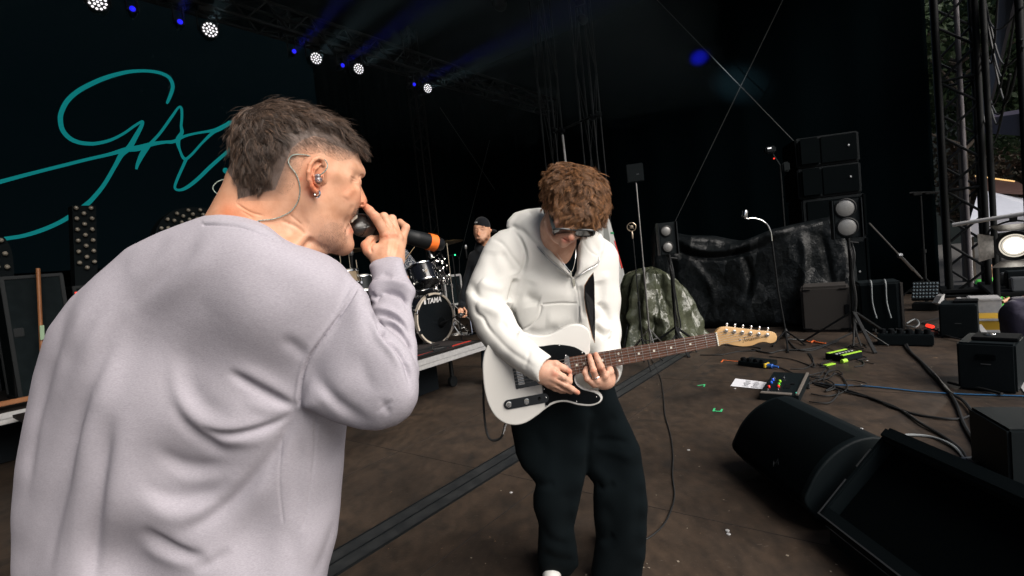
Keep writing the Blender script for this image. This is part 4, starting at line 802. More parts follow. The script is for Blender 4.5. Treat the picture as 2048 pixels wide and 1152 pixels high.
# left hand: fretting, coming up under the neck
LH = vol_at(1198, 742, 1.60, (-.055, -.06, -.05), (.06, .065, .07), .0015)
LH.F = chain(LH, [(1193, 760, 1.590, .0112), (1187, 741, 1.572, .0104), (1182, 724, 1.582, .0090), (1179, 712, 1.597, .0078)], .004)
LH.smin(chain(LH, [(1208, 750, 1.590, .0115), (1202, 734, 1.572, .0108), (1196, 719, 1.582, .0092), (1192, 709, 1.597, .0080)], .004), .003)
LH.smin(chain(LH, [(1188, 768, 1.596, .0108), (1175, 758, 1.582, .0095), (1170, 745, 1.585, .0085), (1173, 736, 1.597, .0074)], .004), .003)
LH.smin(chain(LH, [(1220, 742, 1.605, .0115), (1218, 728, 1.63, .0105), (1214, 712, 1.66, .0095)], .004), .004)        # index and thumb behind the neck
LH.smin(cn(LH, (1216, 760, 1.625), (1205, 735, 1.66), .015, .013), .01)
for q in [((1193, 760, 1.592), (1206, 766, 1.615), .0135, .019), ((1208, 752, 1.592), (1212, 764, 1.615), .0135, .020), ((1219, 745, 1.602), (1218, 762, 1.618), .012, .017), ((1189, 767, 1.598), (1202, 767, 1.615), .011, .015)]: LH.smin(cn(LH, *q), .010)
LH.smin(cn(LH, (1212, 760, 1.62), (1216, 752, 1.67), .026, .028), .012)
l1, l1f = LH.mesh(2); l1f = outv(l1, l1f)
l1 = creases(l1, l1f, [([(1197, 762), (1199, 750), (1194, 738)], 1.2, -.003), ([(1184, 762), (1182, 752), (1178, 744)], 1.2, -.003), ([(1213, 752), (1212, 742), (1208, 734)], 1.4, -.002), ([(1183, 742), (1187, 740), (1191, 738)], .7, -.0006), ([(1198, 735), (1202, 733), (1206, 731)], .7, -.0006)])
GB = Vol(P(1110, 640, 1.87), ray(1110, 620), UP, (-.30, -.35, -.35), (.30, .36, .25), .014)
GB.F = cn(GB, (1120, 540, 1.87), (1120, 760, 1.89), .07, .07)
for q in [((1120, 520, 1.84), (1010, 510, 1.84), .05, .045), ((1010, 510, 1.84), (960, 620, 1.73), .036, .03), ((960, 620, 1.73), (1075, 735, 1.585), .028, .024), ((1120, 520, 1.86), (1200, 540, 1.86), .04, .035), ((1200, 540, 1.86), (1205, 680, 1.80), .026, .02), ((1205, 680, 1.80), (1214, 750, 1.66), .020, .024)]: GB.smin(cn(GB, *q), .02)
b1_, b1f = GB.mesh(1); b1f = outv(b1_, b1f)
av, af = join([(g1, g1f), (g2, g2f), (r1, r1f), (l1, l1f), (b1_, b1f)])
M['skin_fair'] = skin_mat('fair_skin', (.66, .39, .28), (.54, .29, .20))
gbody = mesh_obj('body', av, af, M['skin_fair'], gtr)
x_, y_ = where(av); c_ = np.ones((len(av), 3))
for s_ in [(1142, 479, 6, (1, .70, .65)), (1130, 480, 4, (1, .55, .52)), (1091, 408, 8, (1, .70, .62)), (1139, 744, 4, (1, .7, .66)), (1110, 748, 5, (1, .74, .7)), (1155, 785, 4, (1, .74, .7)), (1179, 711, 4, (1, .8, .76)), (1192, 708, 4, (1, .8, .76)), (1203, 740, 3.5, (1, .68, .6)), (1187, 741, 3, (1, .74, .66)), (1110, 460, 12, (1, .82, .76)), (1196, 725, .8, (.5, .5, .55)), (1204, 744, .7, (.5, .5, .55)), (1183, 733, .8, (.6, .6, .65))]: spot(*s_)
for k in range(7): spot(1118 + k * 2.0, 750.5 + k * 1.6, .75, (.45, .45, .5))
set_tint(gbody, c_)
rg = MB(); rc = P(1191, 752, 1.582); fx_ = (P(1187, 741, 1.572) - P(1193, 760, 1.590)).normalized(); rx = (P(1197, 750, 1.59) - P(1185, 753, 1.59)); rx = (rx - fx_ * rx.dot(fx_)).normalized(); ry = fx_.cross(rx)
rg.tube([rc + rx * (math.cos(a) * .0118) + ry * (math.sin(a) * .0118) for a in np.linspace(0, 2 * math.pi, 25)], .0017, 6, False); rg.build('ring', M['chrome'], gtr, True)
# hair
M['hair_brown'] = hair_mat('brown_hair', (.175, .085, .038), None, .42)
GS = vol_at(1150, 392, 1.70, (-.13, -.16, -.15), (.14, .15, .14), .004)
GS.F = blob3(GS, [(1094, 392, 1.71), (1092, 365, 1.71), (1097, 346, 1.71), (1115, 331, 1.71), (1140, 325, 1.71), (1172, 332, 1.70), (1198, 350, 1.70), (1211, 372, 1.69), (1212, 405, 1.68), (1208, 428, 1.67), (1194, 442, 1.655), (1178, 450, 1.645), (1160, 454, 1.64), (1142, 455, 1.64), (1130, 446, 1.645), (1114, 422, 1.66), (1100, 408, 1.69)], .07, .088, .09, inner=[(1150, 390, 1.70)], blur=6, sig=.03)
s1, s1f = GS.mesh(2); s1f = outv(s1, s1f); M['scalp'] = mat('hair_underlayer', (.020, .012, .008), 1.0, spec=0); gsh = mesh_obj('hair', s1, s1f, M['scalp'], gtr)
flg = flow_px([(1150, 345, -.1, .2, -.5), (1120, 340, -.8, .3, -.2), (1100, 352, -.7, .7, 0), (1110, 380, -.6, .8, -.1), (1130, 365, -.6, .6, -.3), (1150, 375, -.2, .9, -.3), (1165, 360, .3, .8, -.3), (1180, 350, .7, .6, -.1), (1200, 368, .6, .8, 0), (1205, 400, .1, 1, 0), (1180, 390, .25, 1, -.2), (1150, 410, -.1, 1, -.1), (1125, 400, -.3, .9, 0), (1105, 400, -.1, 1, 0), (1190, 430, -.3, .9, 0), (1160, 440, -.5, .8, -.1), (1140, 430, -.3, .9, -.1)], 9)
rt_, rn_ = roots_on(s1, s1f, lambda x, y, c: np.ones(len(x)), 30000, 21); lx, ly = where(rt_)
grow('hair_strands', rt_, rn_, .034 + .012 * smooth01((ly - 360) / 60), flg, M['hair_brown'], gsh, 8, 1300, .50, (1.0, 4.6), (.46, -.30), .00034, 22, (.4, 2.2), (.22, (1.9, 1.85, 1.7)))
# sunglasses
M['glass_dark'] = mat('dark_lens', (.012, .010, .010), .08, spec=.8, coat=.5); M['acetate'] = mat('grey_acetate', (.025, .03, .033), .25, spec=.5)
def lens_ring(c, hw, hh, dx, tilt, rim, depthv):
    q = []
    for k in range(28):
        a = 2 * math.pi * k / 28; ex = math.copysign(abs(math.cos(a)) ** .55, math.cos(a)); ey = math.copysign(abs(math.sin(a)) ** .6, math.sin(a))
        q.append(c + dx * (ex * hw) + tilt * (ey * hh * (1 - .12 * ex * rim)))
    return q
gx = (P(1188, 462, 1.585) - P(1112, 462, 1.600)).normalized(); gt = (UP * .36 - FW * .93).normalized(); gt = (gt - gx * gt.dot(gx)).normalized(); gn = gx.cross(gt)
fr = MB(); ln = MB()
for cx_, cy_, cd_ in ((1125, 464, 1.588), (1170, 466, 1.580)):
    r_ = lens_ring(P(cx_, cy_, cd_), .0285, .0205, gx, gt, 1, 0); fr.tube(r_ + r_[:2], .0030, 6, False); ln.prism([p - gn * .0008 for p in r_], gn * .0016)
fr.tube([P(1141, 461, 1.580), P(1146, 459.5, 1.577), P(1152, 461, 1.578)], .0032, 6)
sung = fr.build('sunglasses', M['acetate'], gtr, True); ln.build('lens', M['glass_dark'], sung, True)
fr = MB()
def slat(pts, hw, ht, mb, nrm):
    pts = [Vector(p) for p in pts]; v = []; k = len(pts)
    for i, p in enumerate(pts):
        t = (pts[min(i + 1, k - 1)] - pts[max(i - 1, 0)]).normalized(); w_ = t.cross(nrm).normalized(); v += [p + w_ * hw + nrm * ht, p + w_ * hw - nrm * ht, p - w_ * hw - nrm * ht, p - w_ * hw + nrm * ht]
    f = [tuple(i * 4 + j for j in range(4)) for i in (0,)] + [(i * 4 + j, i * 4 + (j + 1) % 4, i * 4 + 4 + (j + 1) % 4, i * 4 + 4 + j) for i in range(k - 1) for j in range(4)] + [tuple((k - 1) * 4 + j for j in range(4))[::-1]]
    mb.add(v, f)
slat([P(1109, 461, 1.592), P(1104.5, 445, 1.612), P(1100, 425, 1.645), P(1097, 408, 1.675)], .0058, .0016, fr, FW); fr.build('temple_arm', M['acetate'], sung)
gi = thing('in_ear_monitor', P(1092, 410, 1.69), 'clear in-ear monitor in the ear of the man in the white jacket', 'earphone')
e_ = MB(); e_.sphere(P(1092, 409, 1.683), .0075, 12, (1, 1.2, .7)); e_.build('earpiece', M['clear'], gi, True)
# necklace
nk = MB()
def onts(x, y, d): return P(x, y, d)
nk.tube(spline([P(1096, 474, 1.755), P(1106, 492, 1.738), P(1120, 515, 1.722), P(1132, 533, 1.716), P(1142, 543, 1.716), P(1147, 535, 1.718), P(1151, 515, 1.722), P(1152, 490, 1.735), P(1153, 472, 1.75)], 8), .0011, 6); nk.build('necklace', M['chrome'], gtr, True)
nk = MB(); nk.box(P(1141.5, 548, 1.712), (.007, .003, .014), (RT, FW, UP), .0008); nk.build('pendant', M['chrome'], gtr)

# ================================================================ the guitar (face parallel to the picture, neck 1.62 m away)
GD = 1.62
def gq(x, y, dz=0): return P(x, y, GD + dz)
guitar = thing('electric_guitar', gq(1090, 760, .02), 'white single-cutaway electric guitar with black pickguard and maple headstock slung on the man in white', 'guitar')
M['lacquer'] = mat('white_lacquer', (.66, .65, .62), .28, spec=.45, coat=.25); M['pickguard'] = mat('black_pickguard', (.003, .004, .005), .25, spec=.12); M['maple'] = mat('maple', (.62, .40, .19), .35, noise=(18, (.55, .33, .14), .3, .7), coat=.3)
def wood(name, c1, c2, sc_, d):
    m = mat(name, c1, .45, spec=.4); N, L = nodes(m); tc = N.new('ShaderNodeTexCoord'); mp = N.new('ShaderNodeMapping'); mp.inputs['Scale'].default_value = sc_; mp.inputs['Rotation'].default_value = d
    n = N.new('ShaderNodeTexNoise'); n.inputs['Scale'].default_value = 1; n.inputs['Detail'].default_value = 6; n.inputs['Distortion'].default_value = .6; cr = N.new('ShaderNodeValToRGB'); cr.color_ramp.elements[0].position = .35; cr.color_ramp.elements[1].position = .65
    cr.color_ramp.elements[0].color = (*c1, 1); cr.color_ramp.elements[1].color = (*c2, 1)
    L.new(tc.outputs['Object'], mp.inputs['Vector']); L.new(mp.outputs['Vector'], n.inputs['Vector']); L.new(n.outputs['Fac'], cr.inputs['Fac']); L.new(cr.outputs['Color'], N['Principled BSDF'].inputs['Base Color']); return m
M['rosewood'] = wood('rosewood', (.075, .030, .018), (.17, .075, .045), (12, 300, 300), (0, R(-16), 0))
def plate(pts, d0, d1, name, m, bev=.0, sm=True, close=True, n=5):
    """flat outline (photo pixels) given its real thickness from depth d0 (towards the viewer) to d1, edges rounded"""
    q = spl2(pts, n, True) if n else pts; bm = bmesh.new(); vs = [bm.verts.new(P(x, y, GD)) for x, y in q]; f = bm.faces.new(vs)
    for v_ in vs: v_.co += FW * (d0 - GD)
    r = bmesh.ops.extrude_face_region(bm, geom=[f]); nv_ = [e for e in r['geom'] if isinstance(e, bmesh.types.BMVert)]
    for v_ in nv_: v_.co += FW * (d1 - d0)
    bmesh.ops.recalc_face_normals(bm, faces=bm.faces)
    if bev:
        ed = [e for e in bm.edges if len(e.link_faces) == 2 and any(len(k.verts) > 4 for k in e.link_faces)]
        bmesh.ops.bevel(bm, geom=ed, offset=bev, segments=4, affect='EDGES', profile=.5)
    mb = MB(); bm.verts.ensure_lookup_table(); bm.verts.index_update(); mb.add([v_.co for v_ in bm.verts], [[k.index for k in fc.verts] for fc in bm.faces]); bm.free()
    return mb.build(name, m, guitar, sm, 35)
bodyp = [(1046, 664), (1066, 670), (1087, 671), (1102, 668), (1118, 661), (1134, 652), (1151, 648), (1167, 651), (1178, 661), (1182, 676), (1180, 692), (1180, 705), (1165, 724), (1160, 744), (1152, 755), (1155, 767), (1167, 776), (1188, 780), (1201, 786), (1206, 797), (1199, 807), (1181, 813), (1156, 811), (1134, 805), (1115, 806), (1096, 815), (1074, 832), (1052, 846), (1031, 851), (1009, 847), (990, 833), (977, 811), (969, 783), (965, 747), (966, 716), (975, 690), (992, 672), (1018, 663)]
plate(bodyp, GD, GD + .044, 'guitar_body', M['lacquer'], .0055, True, True, 3)
pgp = [(1073, 697), (1088, 692), (1109, 689), (1128, 690), (1149, 694), (1165, 703), (1171, 710), (1158, 742), (1149, 752), (1150, 765), (1157, 774), (1168, 780), (1188, 785), (1197, 790), (1201, 797), (1196, 804), (1181, 808), (1157, 806), (1134, 800), (1114, 801), (1100, 806), (1091, 814), (1090, 797), (1084, 770), (1096, 724)]
plate(pgp, GD - .0022, GD - .0002, 'pickguard', M['pickguard'], .0005, True, True, 2)
bp_ = MB(); gs = Vector(P(1435, 678, GD) - P(1034, 752, GD)).normalized(); gu = (UP - gs * UP.dot(gs)).normalized()
M['darkchrome'] = mat('chrome_plate', (.10, .11, .12), .10, 1)
bp_.box(gq(1056, 752, -.002), (.088, .068, .004), (gs, gu, -FW), .001); bridge = bp_.build('bridge', M['darkchrome'], guitar)
for k in range(6): b = MB(); b.box(gq(1040, 750, -.008) + gu * ((k - 2.5) * .0105), (.020, .0085, .006), (gs, gu, -FW), .001); b.build('saddle', M['chrome'], bridge)
cp = MB(); cA, cB = gq(1017, 809, -.0015), gq(1088, 796, -.0015); cx_ = (cB - cA).normalized(); cy_ = cx_.cross(FW).normalized(); pts = []
for k in range(13): a = math.pi / 2 + math.pi * k / 12; pts.append(cA + cx_ * (math.cos(a) * .015) + cy_ * (math.sin(a) * .015))
for k in range(13): a = -math.pi / 2 + math.pi * k / 12; pts.append(cB + cx_ * (math.cos(a) * .015) + cy_ * (math.sin(a) * .015))
cp.prism(pts, -FW * .002); ctl = cp.build('control_plate', M['darkchrome'], guitar)
for x, y in ((1018, 808), (1053, 802)): b = MB(); b.lathe(gq(x, y, -.002), -FW, [(0, .0092), (.003, .0095), (.010, .0088), (.012, .0075), (.0125, .004), (.0123, .0)], 24); b.build('knob', M['chrome'], ctl, True)
b = MB(); b.lathe(gq(1077, 798, -.002), (-FW + RT * .3), [(0, .0022), (.010, .0022), (.011, .0045), (.018, .004)], 12); b.build('switch', M['black'], ctl, True)
b = MB()
for x, y in ((1012, 810), (1092, 795)): b.sphere(gq(x, y, -.004), .0022, 8)
for x, y in ((1118.5, 691), (1076, 698), (1164.5, 706), (1088, 778), (1092, 812), (1153, 803), (1193, 794), (1149.5, 753), (1131, 711)): b.sphere(gq(x, y, -.0022), .0021, 10, (1, .5, 1))
b.build('screws', M['chrome'], guitar, True)
b = MB(); pc = gq(1137, 733, -.002); r_ = []
for k in range(20): a = 2 * math.pi * k / 20; r_.append(pc + gs * (math.cos(a) * .011) + gu * (math.copysign(abs(math.sin(a)) ** .6, math.sin(a)) * .036))
b.prism(r_, -FW * .006); b.build('neck_pickup', M['chrome'], guitar, True, 30)
# neck
def nk_(s, t, dz=0): return P(1435, 678, GD + dz) - gs * (s / 1000) + gu * (t / 1000)
M['fret'] = mat('fret_wire', (.85, .85, .82), .2, 1)
b = MB(); b.add([nk_(0, -21, -.012), nk_(0, 21, -.012), nk_(468, 28, -.012), nk_(468, -28, -.012), nk_(0, -21, -.007), nk_(0, 21, -.007), nk_(468, 28, -.007), nk_(468, -28, -.007)], [(0, 1, 2, 3), (4, 7, 6, 5), (0, 4, 5, 1), (1, 5, 6, 2), (2, 6, 7, 3), (3, 7, 4, 0)]); b.build('fretboard', M['rosewood'], guitar)
b = MB(); n_ = 12
for i in range(25):
    s_ = 460 * i / 24; hw = 21 + 7 * s_ / 468
    for k in range(n_ + 1): a = math.pi * k / n_; b.v.append(tuple(nk_(s_, -hw * math.cos(a), -.007 + .016 * math.sin(a))))
for i in range(24):
    for k in range(n_): b.f.append((i * (n_ + 1) + k, i * (n_ + 1) + k + 1, (i + 1) * (n_ + 1) + k + 1, (i + 1) * (n_ + 1) + k))
b.build('neck', M['maple'], guitar, True)
b = MB()
for n in range(1, 22): s_ = 648 * (1 - 2 ** (-n / 12)); hw = 20.6 + 7 * s_ / 468; b.tube([nk_(s_, -hw, -.0118), nk_(s_, -hw * .5, -.0126), nk_(s_, hw * .5, -.0126), nk_(s_, hw, -.0118)], .0011, 6)
b.build('frets', M['fret'], guitar, True)
b = MB(); M['dot'] = mat('pearl_dot', (.8, .78, .68), .3)
for n in (3, 5, 7, 9, 12, 15, 17, 19, 21):
    s_ = 648 * (1 - (2 ** (-n / 12) + 2 ** (-(n - 1) / 12)) / 2)
    for t in ((-11.5, 11.5) if n == 12 else (0,)): b.lathe(nk_(s_, t, -.0121), -FW, [(0, .0036), (.0004, .0036)], 14)
b.build('inlays', M['dot'], guitar)
b = MB(); b.box(nk_(1, 0, -.0125), (.0035, .042, .006), (gs, gu, -FW)); b.build('nut', M['dot'], guitar)
b = MB()
for k in range(6): t = (k - 2.5); b.tube([nk_(648, t * 10.4, -.0165), nk_(0, t * 7, -.0158)], .00055 + .00012 * (k if k else 0) * .6, 5)
hsp = [(1429, 668), (1434, 659), (1441, 654), (1455, 653), (1471, 655), (1496, 658), (1521, 661), (1540, 662.5), (1549, 667), (1551.5, 675), (1548, 683), (1538, 686), (1527, 683.5), (1515, 685), (1502, 690.5), (1484, 692.5), (1465, 690), (1452, 687), (1441, 689), (1434, 691)]
tun = [(1452, 661), (1468, 662.7), (1484, 664.3), (1500.6, 666), (1517, 667.8), (1534, 669.5)]
for k, (x, y) in enumerate(tun): t = (2.5 - k); b.tube([nk_(0, -t * -7 if False else (5 - k - 2.5) * 7 * 1, -.0158), P(x, y, GD - .011)], .0006, 5)
b.build('strings', M['steel'], guitar, True)
plate(hsp, GD - .008, GD + .006, 'headstock', M['maple'], .0012, True, True, 3)
for x, y in tun:
    b = MB(); b.lathe(P(x, y, GD - .008), -FW, [(0, .0062), (.0015, .0066), (.004, .0058), (.0045, .0032), (.011, .003), (.0112, 0)], 20); tn = b.build('tuner', M['chrome'], guitar, True)
    b = MB(); b.tube([P(x + 1, y - 4, GD + .008), P(x + 2, y - 9, GD + .008)], .0026, 8); b.sphere(P(x + 2, y - 12, GD + .008), .0052, 10, (.8, .5, 1)); b.build('tuner_button', M['chrome'], tn, True)
b = MB(); b.lathe(P(1480, 679, GD - .008), -FW, [(0, .0035), (.003, .003)], 12); b.build('string_tree', M['chrome'], guitar, True)
# script on the headstock and the small word under it
M['ink'] = mat('decal_ink', (.10, .07, .04), .4)
scr = [[(0, .9), (.25, 1.02), (.7, 1.0)], [(.38, 1.0), (.28, .5), (.1, 0), (-.1, .05)], [(.12, .5), (.5, .55)], [(.5, .2), (.75, .35), (.7, .52), (.55, .42), (.58, .15), (.85, .12), (1.0, .4)], [(1.0, .48), (1.02, .1)], [(1.02, .3), (1.2, .5), (1.28, .4), (1.28, .1), (1.4, .12), (1.5, .3)], [(1.85, .4), (1.65, .48), (1.52, .28), (1.62, .1), (1.82, .25), (2.0, 1.0)], [(2.0, .95), (1.9, .4), (1.92, .1), (2.08, .2)], [(2.1, .22), (2.38, .36), (2.32, .52), (2.18, .42), (2.22, .14), (2.5, .16)], [(2.55, .48), (2.6, .1)], [(2.58, .3), (2.72, .5), (2.9, .46)]]
b = MB(); sx_ = (P(1512, 676, GD) - P(1484, 681, GD)).normalized(); sy_ = (UP - sx_ * UP.dot(sx_)).normalized(); so_ = P(1486, 685, GD - .0084)
for st in scr: b.tube([so_ + sx_ * (.0150 * x + .003 * y) + sy_ * (.0150 * y) for x, y in spl2(st, 4)], .00055, 4)
b.build('script_logo', M['ink'], guitar, True)
def text_obj(txt, org, dx, dy, size, m, parent, name, ext=.0002, align='LEFT', bold=0, shear=0):
    cu = bpy.data.curves.new(name, 'FONT'); cu.body = txt; cu.size = size; cu.extrude = ext; cu.offset = bold; cu.shear = shear; cu.align_x = align
    o = bpy.data.objects.new('t', cu); COL.objects.link(o); bpy.context.view_layer.update(); dg = bpy.context.evaluated_depsgraph_get(); me = bpy.data.meshes.new_from_object(o.evaluated_get(dg)); bpy.data.objects.remove(o)
    dz = dx.cross(dy); vs = [Vector(org) + dx * v.co.x + dy * v.co.y + dz * v.co.z for v in me.vertices]; fs = [tuple(p.vertices) for p in me.polygons]
    return mesh_obj(name, [tuple(v) for v in vs], fs, m, parent, False)
text_obj('TELECASTER', P(1511, 678.5, GD - .0083), sx_, sy_, .0062, M['ink'], guitar, 'model_word')
# strap
M['leather'] = mat('black_leather', (.002, .002, .0025), .5, spec=.15, bump=(120, .5, .002))
b = MB(); sp0 = [(1187, 545), (1178, 556), (1169, 571), (1168.5, 595), (1172, 620), (1178, 646), (1185, 675), (1190, 686), (1190.5, 640), (1189.5, 600), (1189, 565)]
sd = []
for x, y in sp0: dj = (onjk(x, y, .004) - CAM).dot(FW); sd.append(P(x, y, min(dj, 1.70) - .004 if y < 600 else min(dj, 1.70 - (y - 600) * .00085) - .004))
b.prism(sd, FW * .003)
strap = b.build('strap', M['leather'], guitar); b = MB(); M['tan'] = mat('raw_leather_edge', (.25, .12, .05), .6)
b.tube([p - FW * .0004 for p in sd[:8]], .0011, 4); b.build('strap_edge', M['tan'], strap)
b = MB(); b.tube([P(1014, 845, GD + .022), P(1010, 852, GD + .022), P(1008, 862, GD + .022)], .0052, 10); b.tube([P(1008, 862, GD + .022), P(1006, 868, GD + .022)], .004, 10); jack = b.build('jack_plug', M['chrome'], guitar, True)
cb = MB(); cb.tube(spline([P(1006, 868, GD + .022), P(1000, 877, 1.65), P(986, 881, 1.66), P(976, 872, 1.67), P(970, 845, 1.68), P(967, 800, 1.69), P(968, 760, 1.70), P(975, 720, 1.72), P(1000, 700, 1.80), P(1060, 700, 1.99), P(1130, 780, 2.12), P(1200, 900, 2.1), P(1196, 1000, 2.15), P(1230, 1075, 2.26)] +
    [G(x, y, .006) for x, y in [(1270, 1082), (1293, 1078), (1325, 1052), (1342, 1020), (1349, 990), (1345, 950), (1346, 910), (1341, 870), (1330, 830), (1327, 795), (1322, 760), (1314, 740), (1302, 715), (1296, 690)]], 6), .0038, 8)
tag(cb.build('guitar_cable', M['rubber'], None, True), 'black instrument cable from the white guitar looping across the bare floor', 'cable')
# ================================================================ upstage: risers, screen, letters, drums, lights
Z = Vector((0, 0, 1)); SU = (U, V, Z)
def onv(px, py, v): return plane_hit(px, py, V * v, V)       # point on the upright plane at stage depth v
def onu(px, py, u): return plane_hit(px, py, U * u, U)
M['deck'] = mat('riser_deck', (.007, .007, .007), .7, spec=.2, noise=(6, (.016, .013, .012), .3, .7))
def riser(u0, u1, v0, v1, top, label):
    r = thing('riser', S((u0 + u1) / 2, (v0 + v1) / 2, 0), label, 'stage riser', 'rolling stage risers')
    b = MB(); b.box(S((u0 + u1) / 2, (v0 + v1) / 2, top - .012), (u1 - u0 - .02, v1 - v0 - .02, .024), SU); b.build('deck', M['deck'], r)
    b = MB()
    for z0, h in ((top - .030, .050), (top - .078, .040)): b.box(S((u0 + u1) / 2, v0 - .002, z0), (u1 - u0, .03 + (h - .04), h), SU, .004); b.box(S(u1, (v0 + v1) / 2, z0), (.03 + (h - .04), v1 - v0, h), SU, .004)
    b.build('edge_rail', M['alu'], r)
    b = MB(); b.box(S((u0 + u1) / 2, v0 + .5, top / 2 - .07), (u1 - u0 - .6, .02, top - .16), SU); b.build('skirt', M['skirt'], r)
    for k in range(int((u1 - u0) / 1.0) + 1):
        b = MB(); c = S(u0 + .15 + k * (u1 - u0 - .3) / int((u1 - u0) / 1.0), v0 + .42, 0); b.tube([c + Z * .12, c + Z * (top - .1)], .024, 10); b.lathe(c + Z * .06 - V * .02, V, [(0, .02), (0, .058), (.04, .058), (.04, .02)], 20); b.build('castor_leg', M['darkmetal'], r, True)
    return r
riser(.75, 4.15, 3.6, 5.85, .50, 'black-topped riser with an aluminium edge under the drum kit'); riser(-1.75, 3.4, 5.95, 7.6, .52, 'rear riser with pale metal edge carrying the flight cases at far left')
rug = MB(); rug.box(S(2.9, 4.3, .5035), (2.3, 1.25, .006), SU); M['rug'] = mat('dark_rug', (.020, .014, .014), .95, bump=(200, .6, .003)); tag(rug.build('rug', M['rug']), 'dark drum rug with a red border under the drums', 'rug')
M['redtape'] = mat('red_strip', (.55, .035, .02), .6); b = MB(); b.box(S(2.9, 3.74, .508), (2.3, .035, .004), SU); b.build('border', M['redtape'], bpy.data.objects['rug'])
# led screen with the signature in light
led = thing('led_screen', S(2.4, 9.0, 0), 'large dark led screen with a teal handwritten signature glowing on it', 'screen')
def led_mat(name, col, s):
    m = mat(name, (.003, .004, .005), .8, spec=.1, emit=col, emit_s=s); N, L = nodes(m); tc = N.new('ShaderNodeTexCoord'); wv = N.new('ShaderNodeTexWave'); wv.bands_direction = 'Z'; wv.inputs['Scale'].default_value = 18
    mr = N.new('ShaderNodeMapRange'); mr.inputs['To Min'].default_value = s * .72; mr.inputs['To Max'].default_value = s * 1.1; L.new(tc.outputs['Object'], wv.inputs['Vector']); L.new(wv.outputs['Fac'], mr.inputs['Value']); L.new(mr.outputs[0], N['Principled BSDF'].inputs['Emission Strength']); return m
M['led_off'] = mat('led_panel', (.002, .003, .004), .9, spec=.05, emit=(.001, .0045, .006), emit_s=.35); M['led_teal'] = led_mat('led_teal', (.003, .135, .138), 1.0)
z0_ = onv(29, 547, 9).z; b = MB(); b.box(S(2.45, 9.06, (z0_ + 5.9) / 2), (7.3, .12, 5.9 - z0_), SU); b.build('panel', M['led_off'], led)
b = MB()
for k in range(-1, 8): b.box(S(k * .9 + .2, 9.1, .9), (.05, .05, 1.8), SU)
b.build('support', M['darkmetal'], led)
zz = lambda q: [(x / 2.304, y / 2.304, w_ / 2.304) for x, y, w_ in q]
sig = [[(768, 478, 8), (773, 468, 16), (788, 432, 20), (796, 395, 20), (780, 358, 18), (740, 337, 17), (690, 328, 16), (640, 327, 17), (580, 333, 20), (500, 354, 24), (430, 382, 26), (360, 420, 27), (310, 465, 28), (282, 520, 28), (279, 562, 27), (290, 602, 25), (320, 636, 23), (360, 655, 21), (405, 662, 20), (450, 660, 18), (510, 645, 16), (570, 615, 14), (620, 580, 14), (655, 560, 14), (652, 580, 20), (625, 630, 26), (595, 680, 30), (560, 712, 28), (530, 765, 22), (480, 850, 22), (430, 912, 24), (395, 945, 26), (325, 995, 24), (260, 1032, 22), (180, 1065, 22), (100, 1088, 20), (20, 1100, 20)],
    [(-60, 855, 24), (0, 838, 22), (100, 811, 20), (200, 785, 18), (300, 760, 18), (400, 735, 17), (500, 712, 18), (580, 690, 26), (640, 682, 30), (700, 664, 22), (760, 655, 16), (800, 652, 18), (850, 628, 14), (900, 615, 12), (960, 605, 14), (1000, 598, 24), (1050, 572, 22), (1110, 545, 18), (1170, 500, 18)],
    [(628, 780, 12), (636, 752, 20), (662, 700, 30), (700, 655, 18), (740, 610, 15), (790, 540, 15), (822, 496, 12), (836, 500, 14), (838, 540, 14), (835, 580, 14), (838, 610, 20), (820, 645, 26), (828, 690, 13), (850, 732, 16), (880, 715, 14), (930, 660, 13), (980, 612, 18), (1020, 590, 18), (1060, 560, 16)],
    [(860, 728, 18), (846, 760, 16), (815, 830, 15), (806, 865, 13), (825, 876, 13), (860, 864, 18), (910, 826, 20), (970, 768, 20), (1035, 710, 18), (1100, 650, 16), (1160, 600, 16)]]
b = MB()
for st in sig:
    q = zz(st); sp = spline([(x, y, w_) for x, y, w_ in q], 6); v0 = []
    for i, p in enumerate(sp):
        t = sp[min(i + 1, len(sp) - 1)] - sp[max(i - 1, 0)]; n = Vector((-t.y, t.x)).normalized(); h = p.z * .44
        for s_ in (-1, 1): v0.append((p.x + n.x * h * s_, p.y + n.y * h * s_))
    top = [onv(x, y, 8.995) for x, y in v0]; bot = [p + V * .004 for p in top]; k = len(top); f = []
    for i in range(len(sp) - 1): f.append((2 * i, 2 * i + 1, 2 * i + 3, 2 * i + 2))
    b.add(top, f)
b.lathe(onv(451.5, 341.5, 8.997), -V, [(0, .05), (.003, .05)], 20); b.build('signature', M['led_teal'], led)
# bulb letters
M['letter'] = mat('letter_panel', (.003, .006, .0075), .8, spec=.15); M['bulb'] = mat('unlit_bulb', (.30, .27, .22), .2, spec=.6, coat=.4)
def letter(poly, bulbs, v, label):
    pts = [onv(x, y, v) for x, y in spl2(poly, 4, True)] if len(poly) > 4 else [onv(x, y, v) for x, y in poly]; t = thing('bulb_letter', (sum((p for p in pts), Vector()) / len(pts)) * 1.0, label, 'marquee letter', 'bulb letters along the rear riser'); t.location.z = .52; t['_o'] = list(t.location)
    b = MB(); b.prism(pts, V * .16); b.build('letter_body', M['letter'], t)
    for x, y in bulbs:
        p = onv(x, y, v); c = MB(); c.lathe(p, -V, [(0, .014), (.012, .014), (.016, .011)], 10); c.sphere(p - V * .032, .022, 10); c.build('bulb', M['bulb'], t, True)
    return t
z4 = lambda q: [(x / 2.4, 380 + y / 2.4) for x, y in q]
